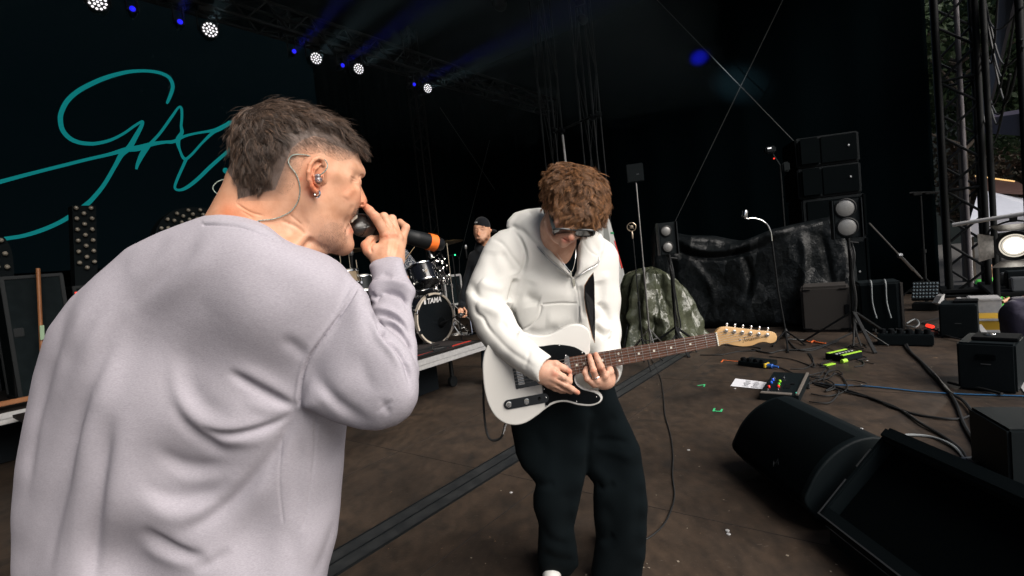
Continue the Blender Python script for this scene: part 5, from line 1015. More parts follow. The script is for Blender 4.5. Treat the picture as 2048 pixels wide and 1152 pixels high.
letter([(144, 411), (192, 411), (202, 800), (160, 800)], z4([(362, 88), (433, 88), (399, 114), (365, 139), (438, 138), (402, 165), (368, 191), (439, 190), (406, 217), (371, 244), (443, 242), (410, 269), (374, 297), (446, 293), (413, 322), (378, 350), (450, 345), (415, 373)]), 6.9, 'straight upright bulb-studded black letter between the flight cases')
letter([(308, 500), (310, 466), (325, 438), (346, 422), (371, 415), (400, 415), (425, 419), (445, 430), (455, 470), (450, 600), (455, 700), (430, 730), (330, 730), (306, 600)], z4([(770, 184), (803, 183), (837, 182), (800, 142), (832, 148), (868, 156), (845, 114), (875, 126), (905, 142), (899, 98), (921, 117), (943, 138), (956, 97), (970, 119), (1010, 104), (755, 230), (990, 130), (1030, 120)]), 6.9, 'round-topped bulb-studded black letter rising behind the singing man\'s shoulder')
letter([(-60, 480), (0, 474), (14, 482), (24, 505), (28, 540), (26, 580), (18, 612), (0, 640), (-60, 640)], z4([(2, 243), (22, 306), (32, 370), (33, 433), (22, 495), (-30, 250), (-20, 310), (-15, 370), (-15, 430), (-25, 490)]), 6.75, 'curved bulb-studded black letter cut by the left edge')
# flight cases and broom
M['case'] = mat('case_laminate', (.003, .0070, .0085), .7, spec=.12, noise=(14, (.006, .011, .013), .4, .7)); M['wood_stick'] = mat('broom_wood', (.36, .15, .06), .5, noise=(20, (.28, .11, .04), .3, .7))
def case(pl, pr, ht, dep, v, label, grp='flight cases'):
    a = onv(*pl, v); c = onv(*pr, v); c = Vector((c.x, c.y, a.z)); d = (c - a); w_ = d.length; d.normalize(); n = Vector((-d.y, d.x, 0)); o = (a + c) / 2 + n * dep / 2
    t = thing('flight_case', Vector((o.x, o.y, a.z)), label, 'flight case', grp); b = MB(); b.box(o + Z * ht / 2, (w_, dep, ht), (d, n, Z)); b.build('case_body', M['case'], t)
    b = MB()
    for sx in (-1, 1):
        for sy in (-1, 1): b.box(o + d * (sx * w_ / 2) + n * (sy * dep / 2) + Z * ht / 2, (.03, .03, ht + .01), (d, n, Z), .004)
        for sz in (0, 1): b.box(o + n * (sx * dep / 2) + Z * (ht * sz), (w_ + .01, .028, .03), (d, n, Z), .004); b.box(o + d * (sx * w_ / 2) + Z * (ht * sz), (.028, dep + .01, .03), (d, n, Z), .004)
    b.build('edge', M['darkmetal'] if grp == 'flight cases' else M['alu'], t); b = MB()
    for sx in (-.36, .36): b = MB(); b.box(o + d * (sx * w_) - n * (dep / 2 + .006) + Z * ht * .55, (.07, .012, .08), (d, n, Z), .006); b.build('latch', M['darkmetal'], t)
    return t
case((42, 800), (156, 770), 1.10, .55, 6.35, 'tall black flight case behind the wooden broom handle'); case((178, 772), (330, 735), 1.02, .5, 6.7, 'black flight case partly hidden by the singing man\'s left shoulder')
bA, bB = onv(76, 537, 6.27), onv(88, 800, 6.12); br = thing('broom', bB, 'wooden broom handle leaning on the black flight case', 'broom')
b = MB(); b.tube([bB, bA], .016, 10); b.build('handle', M['wood_stick'], br, True); b = MB(); b.box(onv(84, 665, 6.17), (.03, .02, .13), (U, V, (bA - bB).normalized())); b.build('sticker', mat('green_sticker', (.30, .45, .28), .5), br)
b = MB(); b.box(onv(60, 796, 6.08), (.42, .05, .04), SU, .006); b.build('broom_head', M['wood_stick'], br)
M['red_led'] = mat('red_led', (.3, .01, .01), .4, emit=(1, .04, .02), emit_s=1.1)
bt = thing('led_strip', onv(30, 800, 6.3), 'black batten with small red leds standing beside the tall flight case', 'light'); b = MB(); b.tube([onv(17, 560, 6.5), onv(38, 800, 6.5)], .03, 8); b.build('batten', M['black'], bt)
b = MB()
for x, y in ((19, 598), (23, 640), (28, 679), (32, 716), (36, 752), (153, 586)): b.box(onv(x, y, 6.3 if x > 100 else 6.44), (.022, .02, .022), SU)
b.build('leds', M['red_led'], bt)

# ---------------------------------------------------------------- drum kit
M['shell'] = mat('dark_lacquer_shell', (.010, .012, .018), .2, spec=.6, coat=.6); M['hoop'] = mat('natural_hoop', (.62, .55, .46), .35, coat=.3); M['head_black'] = mat('black_head', (.006, .008, .010), .25, spec=.5); M['head_white'] = mat('coated_head', (.62, .60, .56), .6); M['bronze'] = mat('cymbal_bronze', (.16, .11, .05), .3, .9)
DR = 'drums and stands of the kit'
c = onv(871, 637, 4.17); bd = thing('bass_drum', Vector((c.x, c.y, .5)), 'big bass drum with black front head and pale hoop lettered in white', 'drum', DR); R_ = .272
b = MB(); b.lathe(c, V, [(.02, R_ - .006), (.02, R_), (.45, R_), (.45, R_ - .006)], 48, False); b.build('shell', M['shell'], bd, True)
b = MB(); b.lathe(c, V, [(-.012, R_ - .004), (-.018, R_ + .006), (-.016, R_ + .018), (.026, R_ + .018), (.028, R_ + .002)], 56, False); b.build('hoop', M['hoop'], bd, True)
b = MB(); b.lathe(c, V, [(.40, R_), (.40, R_ + .018), (.45, R_ + .018), (.45, R_)], 48, False); b.build('rear_hoop', M['hoop'], bd, True)
b = MB(); b.lathe(c, -V, [(0, R_ - .003), (.002, .2), (.003, .001)], 48); b.build('front_head', M['head_black'], bd, True)
ph = onv(883, 645, 4.165); b = MB(); b.lathe(ph, -V, [(0, .001), (.0012, .052), (.002, .058), (0, .06)], 28); b.build('port_hole', M['blackmatte'], bd, True)
M['white_ink'] = mat('white_print', (.70, .70, .70), .5)
tx = onv(854, 608, 4.16); text_obj('TAMA', tx, U, Z, .082, M['white_ink'], bd, 'lettering', bold=.0022, shear=.22); b = MB(); b.box(tx - U * .028 + Z * .029, (.028, .002, .058), SU); b.build('emblem', M['white_ink'], bd)
for k in range(8):
    a = math.pi * (k + .5) / 4; rd = U * math.cos(a) + Z * math.sin(a); b = MB(); b.tube([c + rd * (R_ + .026) - V * .024, c + rd * (R_ + .026) + V * .12], .0045, 6); b.box(c + rd * (R_ + .014) - V * .020, (.05, .018, .03), (V.cross(rd), V, rd), .004); b.box(c + rd * (R_ + .012) + V * .11, (.02, .05, .024), (V.cross(rd), V, rd), .005); b.build('lug', M['chrome'], bd)
for s_ in (-1, 1): b = MB(); b.tube([c + U * (s_ * R_) + V * .1, c + U * (s_ * (R_ + .12)) + V * .02 - Z * .27], .009, 8); b.build('spur', M['chrome'], bd, True)
def drum(name, c, ax, r, h, m, label, head=None, nl=6):
    ax = ax.normalized(); t = thing(name, c - ax * h / 2, label, 'drum', DR)
    b = MB(); b.lathe(c, ax, [(-h / 2, r - .004), (-h / 2, r), (h / 2, r), (h / 2, r - .004)], 36, False); b.build('shell', m, t, True)
    for s_ in (-1, 1): b = MB(); b.lathe(c + ax * (s_ * h / 2), ax, [(-.012, r + .004), (-.012, r + .009), (.006 * s_ - .0, r + .007), (.012, r + .009), (.012, r + .003)], 36, False); b.build('rim', M['chrome'], t, True)
    for s_ in (-1, 1): b = MB(); b.lathe(c + ax * (s_ * (h / 2 + .002)), ax, [(-.001, r), (.001, r)], 36); b.build('drum_head', head or M['head_white'], t)
    e = ax.orthogonal().normalized(); g_ = ax.cross(e)
    for k in range(nl): a = 2 * math.pi * k / nl; rd = e * math.cos(a) + g_ * math.sin(a); b = MB(); b.tube([c + rd * (r + .012) - ax * h * .5, c + rd * (r + .012) + ax * h * .5], .0035, 6); b.box(c + rd * (r + .008), (.018, .03, .02), (ax.cross(rd), ax, rd), .004); b.build('lug', M['chrome'], t)
    return t
drum('tom_drum', onv(846, 552, 4.3), Z * .9 + V * .42 + U * .1, .152, .20, M['shell'], 'black rack tom with chrome lugs mounted above the bass drum', head=M['head_black']); M['cream'] = mat('cream_pearl_shell', (.30, .23, .15), .3, coat=.4)
tb = MB(); tb.lathe(onv(852, 541, 4.13), -V * .9 - Z * .35, [(0, .02), (.004, .018)], 16); tb.build('badge', M['hoop'], bpy.data.objects['tom_drum'])
drum('snare_drum', onv(690, 556, 4.6), Z + V * .1, .14, .13, M['cream'], 'cream snare drum seen between the singing man\'s chin and cuff'); drum('tom_drum', onv(724, 568, 4.75), Z + V * .12 + U * .1, .12, .16, M['darkmetal'], 'bright metal drum beside the cream snare')
def stand(name, top, foot_z, label, cat='stand', grp=DR, m=None, r=.011, spread=.28, boom=None, parts=None, legs=3, hub=.16):
    m = m or M['chrome']; t = thing(name, Vector((top.x, top.y, foot_z)), label, cat, grp) if parts is None else parts; f = Vector((top.x, top.y, foot_z))
    b = MB(); b.tube([f + Z * .05, Vector((top.x, top.y, (top.z + foot_z) / 2))], r * 1.15, 8); b.tube([Vector((top.x, top.y, (top.z + foot_z) / 2 - .02)), top], r * .8, 8); b.lathe(Vector((top.x, top.y, (top.z + foot_z) / 2)), Z, [(-.03, r * 1.2), (-.03, r * 1.9), (.02, r * 1.9), (.02, r)], 12); b.build('pole', m, t, True)
    for k in range(legs):
        a = 2 * math.pi * k / legs + .5; e = Vector((math.cos(a), math.sin(a), 0)); b = MB(); b.tube([f + Z * (hub + spread * .55), f + e * spread * .96 + Z * .02, f + e * spread + Z * .010], r * .8, 6); b.tube([f + Z * hub, f + e * spread * .45 + Z * (.015 + (hub + spread * .55) * .5)], r * .6, 6); b.build('leg', m, t, True)
    return t
def cymbal(c, r, tilt, foot, label):
    t = stand('cymbal_stand', c - Z * .02, .5, label, 'cymbal'); b = MB(); b.lathe(c, tilt, [(.018, .001), (.016, .02), (.004, .035), (0, .04), (-.014, r * .7), (-.022, r), (-.0235, r), (-.006, .04), (.014, .02)], 40, False); b.build('cymbal', M['bronze'], t, True); return t
cymbal(onv(893, 483, 4.75), .22, Z + V * .12, .5, 'crash cymbal on a chrome stand right of the orange-taped microphone'); cymbal(onv(696, 499, 4.7), .20, Z + V * .1, .5, 'dark cymbal just under the singing man\'s chin'); cymbal(onv(770, 505, 5.1), .24, Z + V * .2 + U * .1, .5, 'cymbal hidden behind the hand holding the microphone')
stand('tom_stand', onv(882, 560, 4.45), .5, 'chrome tom stand between the bass drum and the rack tom'); stand('hardware_stand', onv(868, 520, 4.65), .5, 'tall chrome stand with clamps behind the rack tom'); stand('hardware_stand', onv(679, 507, 4.9), .5, 'slim chrome stand rising left of the cream snare'); stand('hardware_stand', onv(712, 520, 4.95), .5, 'chrome hi-hat stand between the cream snare and the bright drum')
b = MB()
for x, y, v_ in ((880, 545, 4.42), (884, 552, 4.4), (876, 560, 4.42), (889, 566, 4.45), (874, 536, 4.45), (868, 548, 4.62), (893, 556, 4.5)): p = onv(x, y, v_); b.box(p, (.05, .04, .035), SU, .008); b.tube([p, p + U * .06 + Z * .02], .006, 6); b.lathe(p + U * .05, Z, [(-.015, .004), (-.015, .012), (.015, .012), (.015, .004)], 8)
for k in range(26):
    rr = random.Random(k + 300); p = onv(rr.uniform(866, 899), rr.uniform(515, 580), rr.uniform(4.3, 4.7)); e_ = Vector((rr.uniform(-1, 1), rr.uniform(-1, 1), rr.uniform(-1, 1))).normalized(); b.tube([p, p + e_ * rr.uniform(.04, .13)], rr.uniform(.004, .009), 6); b.sphere(p, rr.uniform(.010, .019), 8)
b.build('clamps', M['chrome'], bpy.data.objects['tom_stand'])
def mic_small(p, d, label, grip=None, grp='small microphones round the drums'):
    t = thing('microphone', p, label, 'microphone', grp); d = d.normalized(); b = MB(); b.lathe(p, d, [(-.03, .002), (-.028, .02), (0, .026), (.022, .022), (.03, .018)], 14); b.build('grille', M['steel'], t, True); b = MB(); b.lathe(p, d, [(.03, .017), (.15, .012), (.16, .009)], 12); b.build('handle', M['black'], t, True); return t
mic_small(onv(702, 505, 4.5), -Z + V * .1, 'small grey drum microphone standing under the chin'); mic_small(onv(862, 512, 4.25), Z * .6 + V * .3, 'black drum microphone clamped above the rack tom'); mic_small(onv(931, 494, 4.9), -Z, 'grey microphone upright left of the man in the black cap')
kb = thing('microphone_stand', onv(940, 655, 3.8), 'short black boom stand reaching into the bass drum port', 'stand', DR); b = MB(); b.tube([onv(886, 647, 4.10), onv(908, 635, 3.95), onv(925, 627, 3.85)], .007, 8); b.lathe(onv(888, 646, 4.1), (onv(888, 646, 4.1) - onv(908, 635, 3.95)), [(-.03, .02), (.04, .024), (.05, .01)], 12); b.tube([onv(918, 631, 3.9), Vector((onv(918, 631, 3.9).x, onv(918, 631, 3.9).y, .5))], .008, 8); b.build('boom', M['black'], kb, True)
lb = thing('microphone_stand', onv(915, 600, 4.9), 'thin black boom stand with a small green light beside the silver-edged case', 'stand', DR); b = MB(); b.tube([onv(905, 512, 4.8), onv(917, 602, 4.8)], .009, 6); b.tube(spline([onv(893, 512, 4.8), onv(910, 510, 4.8), onv(918, 518, 4.8), onv(919, 545, 4.8)], 5), .006, 6); b.build('boom', M['black'], lb, True)
b = MB(); b.sphere(onv(910, 510, 4.75), .011, 8); b.build('status_light', mat('green_led', (.02, .5, .2), .4, emit=(.05, 1, .45), emit_s=1.2), lb)
case((894, 612), (926, 607), .42, .4, 5.2, 'black case with silver edges behind the bass drum', 'silver edged cases')
pd = thing('drum_pedal', onv(925, 672, 3.9), 'chrome drum hardware lying on the riser right of the bass drum', 'pedal', DR); b = MB()
for (a, c_) in (((912, 640), (925, 668)), ((925, 650), (932, 662)), ((931, 655), (940, 668)), ((915, 660), (935, 650)), ((920, 672), (950, 660)), ((940, 640), (944, 665))): b.tube([onv(*a, 3.95), onv(*c_, 3.9)], .008, 6)
b.box(onv(928, 668, 3.9), (.14, .28, .015), SU, .004); b.build('frame', M['chrome'], pd)
ck = MB()
for k in range(9): rr = random.Random(k + 40); p = [S(2.3 + rr.random() * 1.6, 3.66 + rr.random() * .5, .512) for _ in range(5)]; ck.tube(spline(p, 5), .006, 5)
tag(ck.build('drum_cable', M['rubber'], None, True), 'black microphone cables tangled on the drum riser', 'cable')

# ---------------------------------------------------------------- the two men upstage
M['hoodie'] = mat('black_fleece', (.008, .010, .013), .9, spec=.15, sheen=.1, bump=(40, .3, .004))
def mp_(x, y, d=5.6): return P(x, y, d)
mn = thing('person', Vector((mp_(968, 700).x, mp_(968, 700).y, 0)), 'man in a backwards black cap and black hoodie standing right of the drums', 'person')
H = Vol(mp_(966, 470), ray(966, 470), UP, (-.14, -.18, -.15), (.16, .16, .15), .004)
H.F = el(H, (964, 455, 5.60), (.078, .095, .095)); H.smin(blob3(H, [(947, 452, 5.56), (947, 468, 5.56), (951, 480, 5.55), (958, 487, 5.54), (968, 486, 5.55), (977, 478, 5.57), (981, 466, 5.6), (980, 448, 5.6), (960, 444, 5.56)], .05, .07, .07, blur=3, sig=.03), .02)
H.smin(cn(H, (970, 475, 5.6), (975, 500, 5.62), .06, .075), .02); H.smin(cn(H, (958, 460, 5.498), (956.5, 469, 5.480), .007, .012), .010); H.smin(cn(H, (950, 455, 5.505), (968, 453, 5.505), .006, .006), .012)
H.smax(-el(H, (952.5, 459, 5.49), (.015, .009, .012)), .008); H.smax(-el(H, (964.5, 458, 5.49), (.015, .009, .012)), .008); H.smin(el(H, (952.5, 459.5, 5.505), (.012, .007, .010)), .005); H.smin(el(H, (964.5, 458.5, 5.505), (.012, .007, .010)), .005)
H.smin(cn(H, (954, 477, 5.487), (963, 476.5, 5.487), .006, .006), .006); H.smin(el(H, (982, 461, 5.60), (.010, .018, .014)), .004); H.smin(el(H, (960, 484, 5.50), (.018, .010, .014)), .012)
m1, m1f = H.mesh(2); m1f = outv(m1, m1f); m1 = creases(m1, m1f, [([(949, 460), (953, 461), (957, 460)], .5, -.003), ([(960, 460), (965, 460), (969, 458)], .5, -.003), ([(953, 478), (958, 479), (963, 478)], .5, -.003)])
HH = Vol(mp_(927, 626, 5.5), ray(930, 626), UP, (-.06, -.06, -.06), (.06, .10, .06), .0028)
HH.F = cn(HH, (922, 612, 5.52), (922, 622, 5.5), .026, .032)
for k, (x, y) in enumerate(((917, 628), (920, 632), (924, 634), (928, 634))): HH.smin(chain(HH, [(x, y - 8, 5.48, .0105), (x + 1, y, 5.455, .009), (x + 5, y - 3, 5.45, .008)], .003), .003)
HH.smin(chain(HH, [(928, 616, 5.49, .011), (933, 622, 5.47, .0095), (932, 628, 5.46, .009)], .003), .004); m2, m2f = HH.mesh(1); m2f = outv(m2, m2f)
MBd = Vol(mp_(970, 600), ray(970, 600), UP, (-.35, -.9, -.25), (.35, .7, .25), .02); MBd.F = cn(MBd, (973, 530, 5.63), (972, 620, 5.63), .12, .12)
for q in [((950, 530, 5.64), (936, 575, 5.62), .03, .025), ((936, 575, 5.62), (923, 615, 5.52), .022, .024), ((1000, 525, 5.64), (1010, 600, 5.6), .045, .035), ((976, 640, 5.63), (980, 790, 5.6), .06, .05), ((996, 640, 5.63), (1006, 785, 5.62), .06, .05)]: MBd.smin(cn(MBd, *q), .03)
m3, m3f = MBd.mesh(1); av, af = join([(m1, m1f), (m2, m2f), (m3, outv(m3, m3f))]); o = mesh_obj('body', av, af, M['skin'], mn); x_, y_ = where(av); c_ = np.ones((len(av), 3))
for s_ in [(958, 473.5, 1.8, (.16, .14, .13)), (959, 480, 2.0, (.22, .18, .16)), (964, 484, 4.0, (.22, .18, .16)), (973, 479, 3.0, (.25, .2, .18)), (977, 472, 2.2, (.35, .3, .28)), (953, 481, 2.0, (.3, .25, .22)), (951, 454, 1.4, (.45, .4, .4)), (965, 453, 1.6, (.45, .4, .4)), (957, 468, 3, (1, .82, .76)), (953, 461, 1.3, (.6, .5, .5)), (965, 460, 1.3, (.6, .5, .5))]: spot(*s_)
set_tint(o, c_)
K = Vol(mp_(966, 448), ray(966, 448), UP, (-.16, -.14, -.17), (.18, .13, .17), .005); K.F = el(K, (964, 453, 5.60), (.092, .108, .106)); K.smax((K.B * -1 + K.L(P(962, 452, 5.6))[1] - .22 * (K.A - K.L(P(962, 452, 5.6))[0]) + 0 * K.C).astype(np.float32) * .97, .004)
K.smin(el(K, (985, 462, 5.68), (.05, .022, .05)), .012); k1, k1f = K.mesh(2); cp_ = mesh_obj('cap', k1, outv(k1, k1f), M['hoodie'], mn)
text_obj('CBI', P(949.5, 446.5, 5.485), (RT * .97 + UP * .10 + FW * .0).normalized(), UP, .020, M['white_ink'], cp_, 'lettering', .003)
B = Vol(mp_(965, 570), ray(965, 580), UP, (-.34, -.42, -.28), (.34, .50, .28), .0085)
B.F = blob3(B, [(950, 500, 5.63), (965, 492, 5.60), (985, 492, 5.60), (1004, 505, 5.63), (1015, 540, 5.63), (1012, 640, 5.62), (1000, 668, 5.62), (950, 666, 5.62), (938, 620, 5.62), (936, 560, 5.62), (938, 520, 5.62)], .12, .13, .13, blur=6)
B.smin(chain(B, [(950, 515, 5.62, .075), (938, 560, 5.6, .062), (930, 590, 5.57, .055), (924, 612, 5.52, .045)], .03), .025); B.smin(chain(B, [(1000, 515, 5.62, .075), (1012, 570, 5.6, .06), (1012, 620, 5.5, .05)], .03), .025)
B.smin(blob3(B, [(948, 496, 5.62), (954, 480, 5.64), (975, 476, 5.68), (992, 478, 5.64), (996, 494, 5.6), (985, 505, 5.55), (970, 512, 5.52), (956, 508, 5.55)], .03, .06, .06, blur=3), .02); B.smax(-cn(B, (966, 485, 5.52), (970, 470, 5.6), .05, .06), .008)
b1, b1f = B.mesh(2); b1f = outv(b1, b1f); b1 = creases(b1, b1f, [([(945, 530), (935, 560), (928, 590)], 3, -.02), ([(920, 600), (930, 603), (936, 600)], 2, -.015), ([(955, 540), (965, 570), (960, 610)], 4, -.015), ([(940, 640), (960, 645), (980, 640)], 4, .02)]); mesh_obj('hoodie', b1, b1f, M['hoodie'], mn)
M['denim'] = mat('blue_denim', (.012, .028, .05), .85, noise=(40, (.02, .04, .07), .3, .7)); Q = Vol(mp_(975, 730), ray(970, 700), Z, (-.30, -.7, -.25), (.30, .45, .25), .012)
Q.F = cn(Q, (984, 650, 5.63), (986, 668, 5.63), .13, .14)
for x0, x1 in ((978, 982), (1002, 1008)): Q.smin(cn(Q, (x0, 672, 5.63), (x0 - 1, 730, 5.60), .095, .078), .03); Q.smin(cn(Q, (x0 - 1, 730, 5.60), (x1, 788, 5.62), .076, .066), .02)
q1, q1f = Q.mesh(2); mesh_obj('jeans', q1, outv(q1, q1f), M['denim'], mn)
for x in (981, 1008): shoe(P(x, 800, 5.6), CAM - P(x, 800, 5.6), mn, M['black'])
mic_small(P(921, 630, 5.40), (RT * .45 + UP * .1 + FW * .8), 'silver-headed microphone held low by the man in the black cap')
dm = thing('person', Vector((onv(800, 600, 5.35).x, onv(800, 600, 5.35).y, .5)), 'drummer seated at the kit, mostly hidden behind the singing man\'s raised sleeve', 'person')
D0 = onv(795, 560, 5.35); def_ = lambda u, v, z: D0 + U * u + V * v + Z * z
D = Vol(D0, V, Z, (-.6, -.62, -.75), (.6, .85, .4), .011)
D.F = D.ell(D.L(def_(0, 0, .62)), (.08, .115, .095))
for q in [((0, 0, .52), (0, .02, .38), .055, .07), ((0, .02, .30), (0, .05, -.15), .15, .15), ((.16, 0, .34), (.26, -.12, .06), .055, .045), ((.26, -.12, .06), (.14, -.40, .05), .042, .03), ((-.16, 0, .34), (-.26, -.12, .06), .055, .045), ((-.26, -.12, .06), (-.16, -.38, .02), .042, .03), ((.09, .02, -.20), (.16, -.42, -.22), .085, .065), ((.16, -.42, -.22), (.16, -.44, -.52), .055, .045), ((-.09, .02, -.20), (-.16, -.42, -.22), .085, .065), ((-.16, -.42, -.22), (-.16, -.44, -.52), .055, .045)]: D.smin(D.cone(D.L(def_(*q[0])), D.L(def_(*q[1])), q[2], q[3]), .02)
D.smin(D.ell(D.L(def_(0, -.10, .60)), (.012, .02, .015)), .01); d1, d1f = D.mesh(2); set_tint(mesh_obj('body', d1, outv(d1, d1f), M['skin'], dm), np.ones((len(d1), 3)))
T = Vol(D0, V, Z, (-.45, -.50, -.45), (.45, .6, .35), .013); M['pattern'] = mat('patterned_shirt', (.03, .04, .07), .9, noise=(60, (.5, .5, .5), .52, .56))
T.F = T.cone(T.L(def_(0, .02, .28)), T.L(def_(0, .05, -.18)), .18, .175)
for s_ in (-1, 1): T.smin(T.cone(T.L(def_(.15 * s_, 0, .34)), T.L(def_(.26 * s_, -.12, .08)), .075, .065), .03); T.smin(T.cone(T.L(def_(.26 * s_, -.12, .08)), T.L(def_(.17 * s_, -.32, .06)), .06, .05), .02)
t1, t1f = T.mesh(2); mesh_obj('shirt', t1, outv(t1, t1f), M['pattern'], dm); L2 = Vol(D0, V, Z, (-.35, -.62, -.65), (.35, .1, .25), .013); L2.F = L2.cone(L2.L(def_(.09, .02, -.20)), L2.L(def_(.16, -.42, -.22)), .10, .08)
for q in [((-.09, .02, -.20), (-.16, -.42, -.22), .10, .08), ((.16, -.42, -.22), (.16, -.44, -.5), .07, .055), ((-.16, -.42, -.22), (-.16, -.44, -.5), .07, .055)]: L2.smin(L2.cone(L2.L(def_(*q[0])), L2.L(def_(*q[1])), q[2], q[3]), .03)
t1, t1f = L2.mesh(1); mesh_obj('trousers', t1, outv(t1, t1f), M['hoodie'], dm); K = Vol(def_(0, 0, .62), V, Z, (-.12, -.12, -.14), (.12, .15, .14), .006); K.F = K.ell(K.L(def_(0, .015, .65)), (.09, .11, .105)); K.smax(-K.ell(K.L(def_(0, -.12, .56)), (.09, .13, .09)), .01); t1, t1f = K.mesh(1); mesh_obj('hair', t1, outv(t1, t1f), M['hoodie'], dm)
ds = MB(); ds.tube([onv(800, 533, 4.9), onv(829, 494, 4.7)], [.0075, .0045], 8); tag(ds.build('drumstick', mat('hickory', (.62, .45, .28), .5)), 'pale wooden drumstick raised beside the lilac cuff', 'drumstick')
st_ = thing('drum_stool', def_(0, .05, -.7), 'round drum stool hidden behind the kit', 'stool'); b = MB(); b.lathe(def_(0, .05, -.38), Z, [(0, .15), (.03, .17), (.07, .16), (.08, .1)], 24); b.build('seat', M['blackmatte'], st_, True); b = MB(); b.tube([def_(0, .05, -.38), Vector((def_(0, .05, 0).x, def_(0, .05, 0).y, .5))], .02, 8); b.build('pole', M['chrome'], st_)

# ---------------------------------------------------------------- stage lights on the rear truss
M['lens'] = mat('lit_lens', (.6, .6, .6), .3, emit=(1.0, .97, 1.0), emit_s=.85); M['bluelens'] = mat('lit_blue_lens', (.05, .05, .3), .3, emit=(.01, .01, 1.0), emit_s=.8); M['lensdark'] = mat('lens_plate', (.03, .032, .035), .3, .3); M['fix'] = mat('fixture_body', (.0035, .0045, .005), .6, spec=.2)
BD_ = -(ray(276, 437)).normalized()
def fixture(c, d, r, label, lens=None, grp='white moving lights on the rear truss', small=False, hang=None):
    t = thing('stage_light', c, label, 'stage light', grp); d = d.normalized(); b = MB(); b.lathe(c, -d, [(-.01, r * 1.02), (-.015, r * 1.12), (.02, r * 1.15), (.12, r * 1.1), (.24, r * .75), (.28, r * .3)], 28); b.build('housing', M['fix'], t, True)
    b = MB(); b.lathe(c, d, [(0, r), (.004, r)], 28); b.build('lens_plate', M['lensdark'], t); a = d.orthogonal().normalized(); g_ = d.cross(a); b = MB()
    spots = [(0, 0)] + [(1, k / 6) for k in range(6)] + [(2, (k + .25) / 12) for k in range(12)]
    if small: b.lathe(c + d * .004, d, [(0, r * .8), (.012, r * .7), (.02, r * .3)], 16)
    else:
        for rg_, f_ in spots: q = 2 * math.pi * f_; b.lathe(c + (a * math.cos(q) + g_ * math.sin(q)) * (r * .41 * rg_) + d * .004, d, [(0, r * .175), (.008, r * .15), (.014, r * .08)], 8)
    b.build('lenses', lens or M['lens'], t, True); b = MB(); s_ = d.cross(Z).normalized()
    b.tube([c + s_ * r * 1.25 - d * .1, c + s_ * r * 1.3 - d * .1 + Z * .22, c - s_ * r * 1.3 - d * .1 + Z * .22, c - s_ * r * 1.25 - d * .1], .014, 6); b.box(c - d * .1 + Z * .27, (.16, .12, .09), (s_, d, Z), .01); b.build('yoke', M['fix'], t); return t
def spotlight(name, c, d, ang, e, col, parent, blend=.3, rad=.05):
    l = bpy.data.lights.new(name, 'SPOT'); l.energy = e; l.color = col; l.spot_size = R(ang); l.spot_blend = blend; l.shadow_soft_size = rad; o = bpy.data.objects.new(name, l); link(o, parent); o.location = Vector(c) - Vector(parent_origin(parent)); o.rotation_euler = (-d).to_track_quat('Z', 'Y').to_euler(); return o
names = ['leftmost', 'second from the left', 'third from the left', 'fourth from the left', 'rightmost and smallest']
whites = [(195, 4, 17), (420, 60, 14.5), (632, 117, 11.5), (717, 138, 10.5), (855, 177, 9)]
for i, (x, y, rp) in enumerate(whites):
    c = onv(x, y, 6.3); dep = (c - CAM).dot(FW); f = fixture(c, BD_, rp / 1024 * dep * .98, 'lit white honeycomb stage light, %s of the five bright ones' % names[i]); spotlight('beam', c + BD_ * .03, BD_, 6.5, 1000, (.75, .95, 1), f, .25, rp / 1024 * dep * .7)
for i, (x, y) in enumerate([(265, 18), (360, 44), (588, 103), (685, 131), (828, 169)]):
    c = onv(x, y, 6.35); f = fixture(c, BD_, .038, 'small blue beam light %s' % ['nearest the leftmost white light', 'left of the second white light', 'left of the third white light', 'between the third and fourth white lights', 'left of the smallest white light'][i], M['bluelens'], 'blue beam lights on the rear truss', True); spotlight('beam', c + BD_ * .03, BD_, 4.5, 3000, (.03, .03, 1), f, .2, .04)
c = onu(1002, 10, 8.0); f = fixture(c, ray(1400, 130), .10, 'unlit-looking stage light hanging at the top centre edge', M['lensdark'].copy() if False else M['steel'], 'dim stage lights hanging over the centre')
c = onu(1167, 40, 8.6); f2 = fixture(c, ray(1500, 300), .07, 'small dim stage light hanging above the centre truss', M['steel'], 'dim stage lights hanging over the centre')
cw = onu(1465, 150, 11.1); cb_ = onu(1390, 102, 11.1)
spotlight('beam', f.location + Vector((0, 0, -.1)), (cw - Vector(f.location)).normalized(), 10, 2600, (.9, .95, 1), f, 1.0, .12); spotlight('beam', f2.location + Vector((0, 0, -.1)), (cb_ - Vector(f2.location)).normalized(), 7, 15000, (.01, .01, 1), f2, 1.0, .06)
def truss(p0, p1, w_, label, name='truss', m=None, grp='black lattice trusses', r=.024, step=None, side=None, br=.011):
    m = m or M['fix']; d = (p1 - p0); Ln = d.length; d.normalize(); a = side or (Z if abs(d.z) < .7 else U); a = (a - d * a.dot(d)).normalized(); c = d.cross(a); t = thing(name, p0, label, 'truss', grp); cs = [(a * i + c * j) * (w_ / 2) for i, j in ((-1, -1), (-1, 1), (1, 1), (1, -1))]
    for q in cs: b = MB(); b.tube([p0 + q, p1 + q], r, 10); b.build('chord', m, t, True)
    b = MB(); n = int(Ln / (step or w_ * 1.0)); 
    for i in range(n):
        for k in range(4):
            q0, q1 = cs[k], cs[(k + 1) % 4]; s0, s1 = p0 + d * (Ln * i / n), p0 + d * (Ln * (i + 1) / n); b.tube([s0 + q0, s1 + q1] if (i + k) % 2 else [s0 + q1, s1 + q0], br, 6)
            if i % 4 == 0: b.tube([s0 + q0, s0 + q1], br, 6)
    b.build('bracing', m, t, True); return t
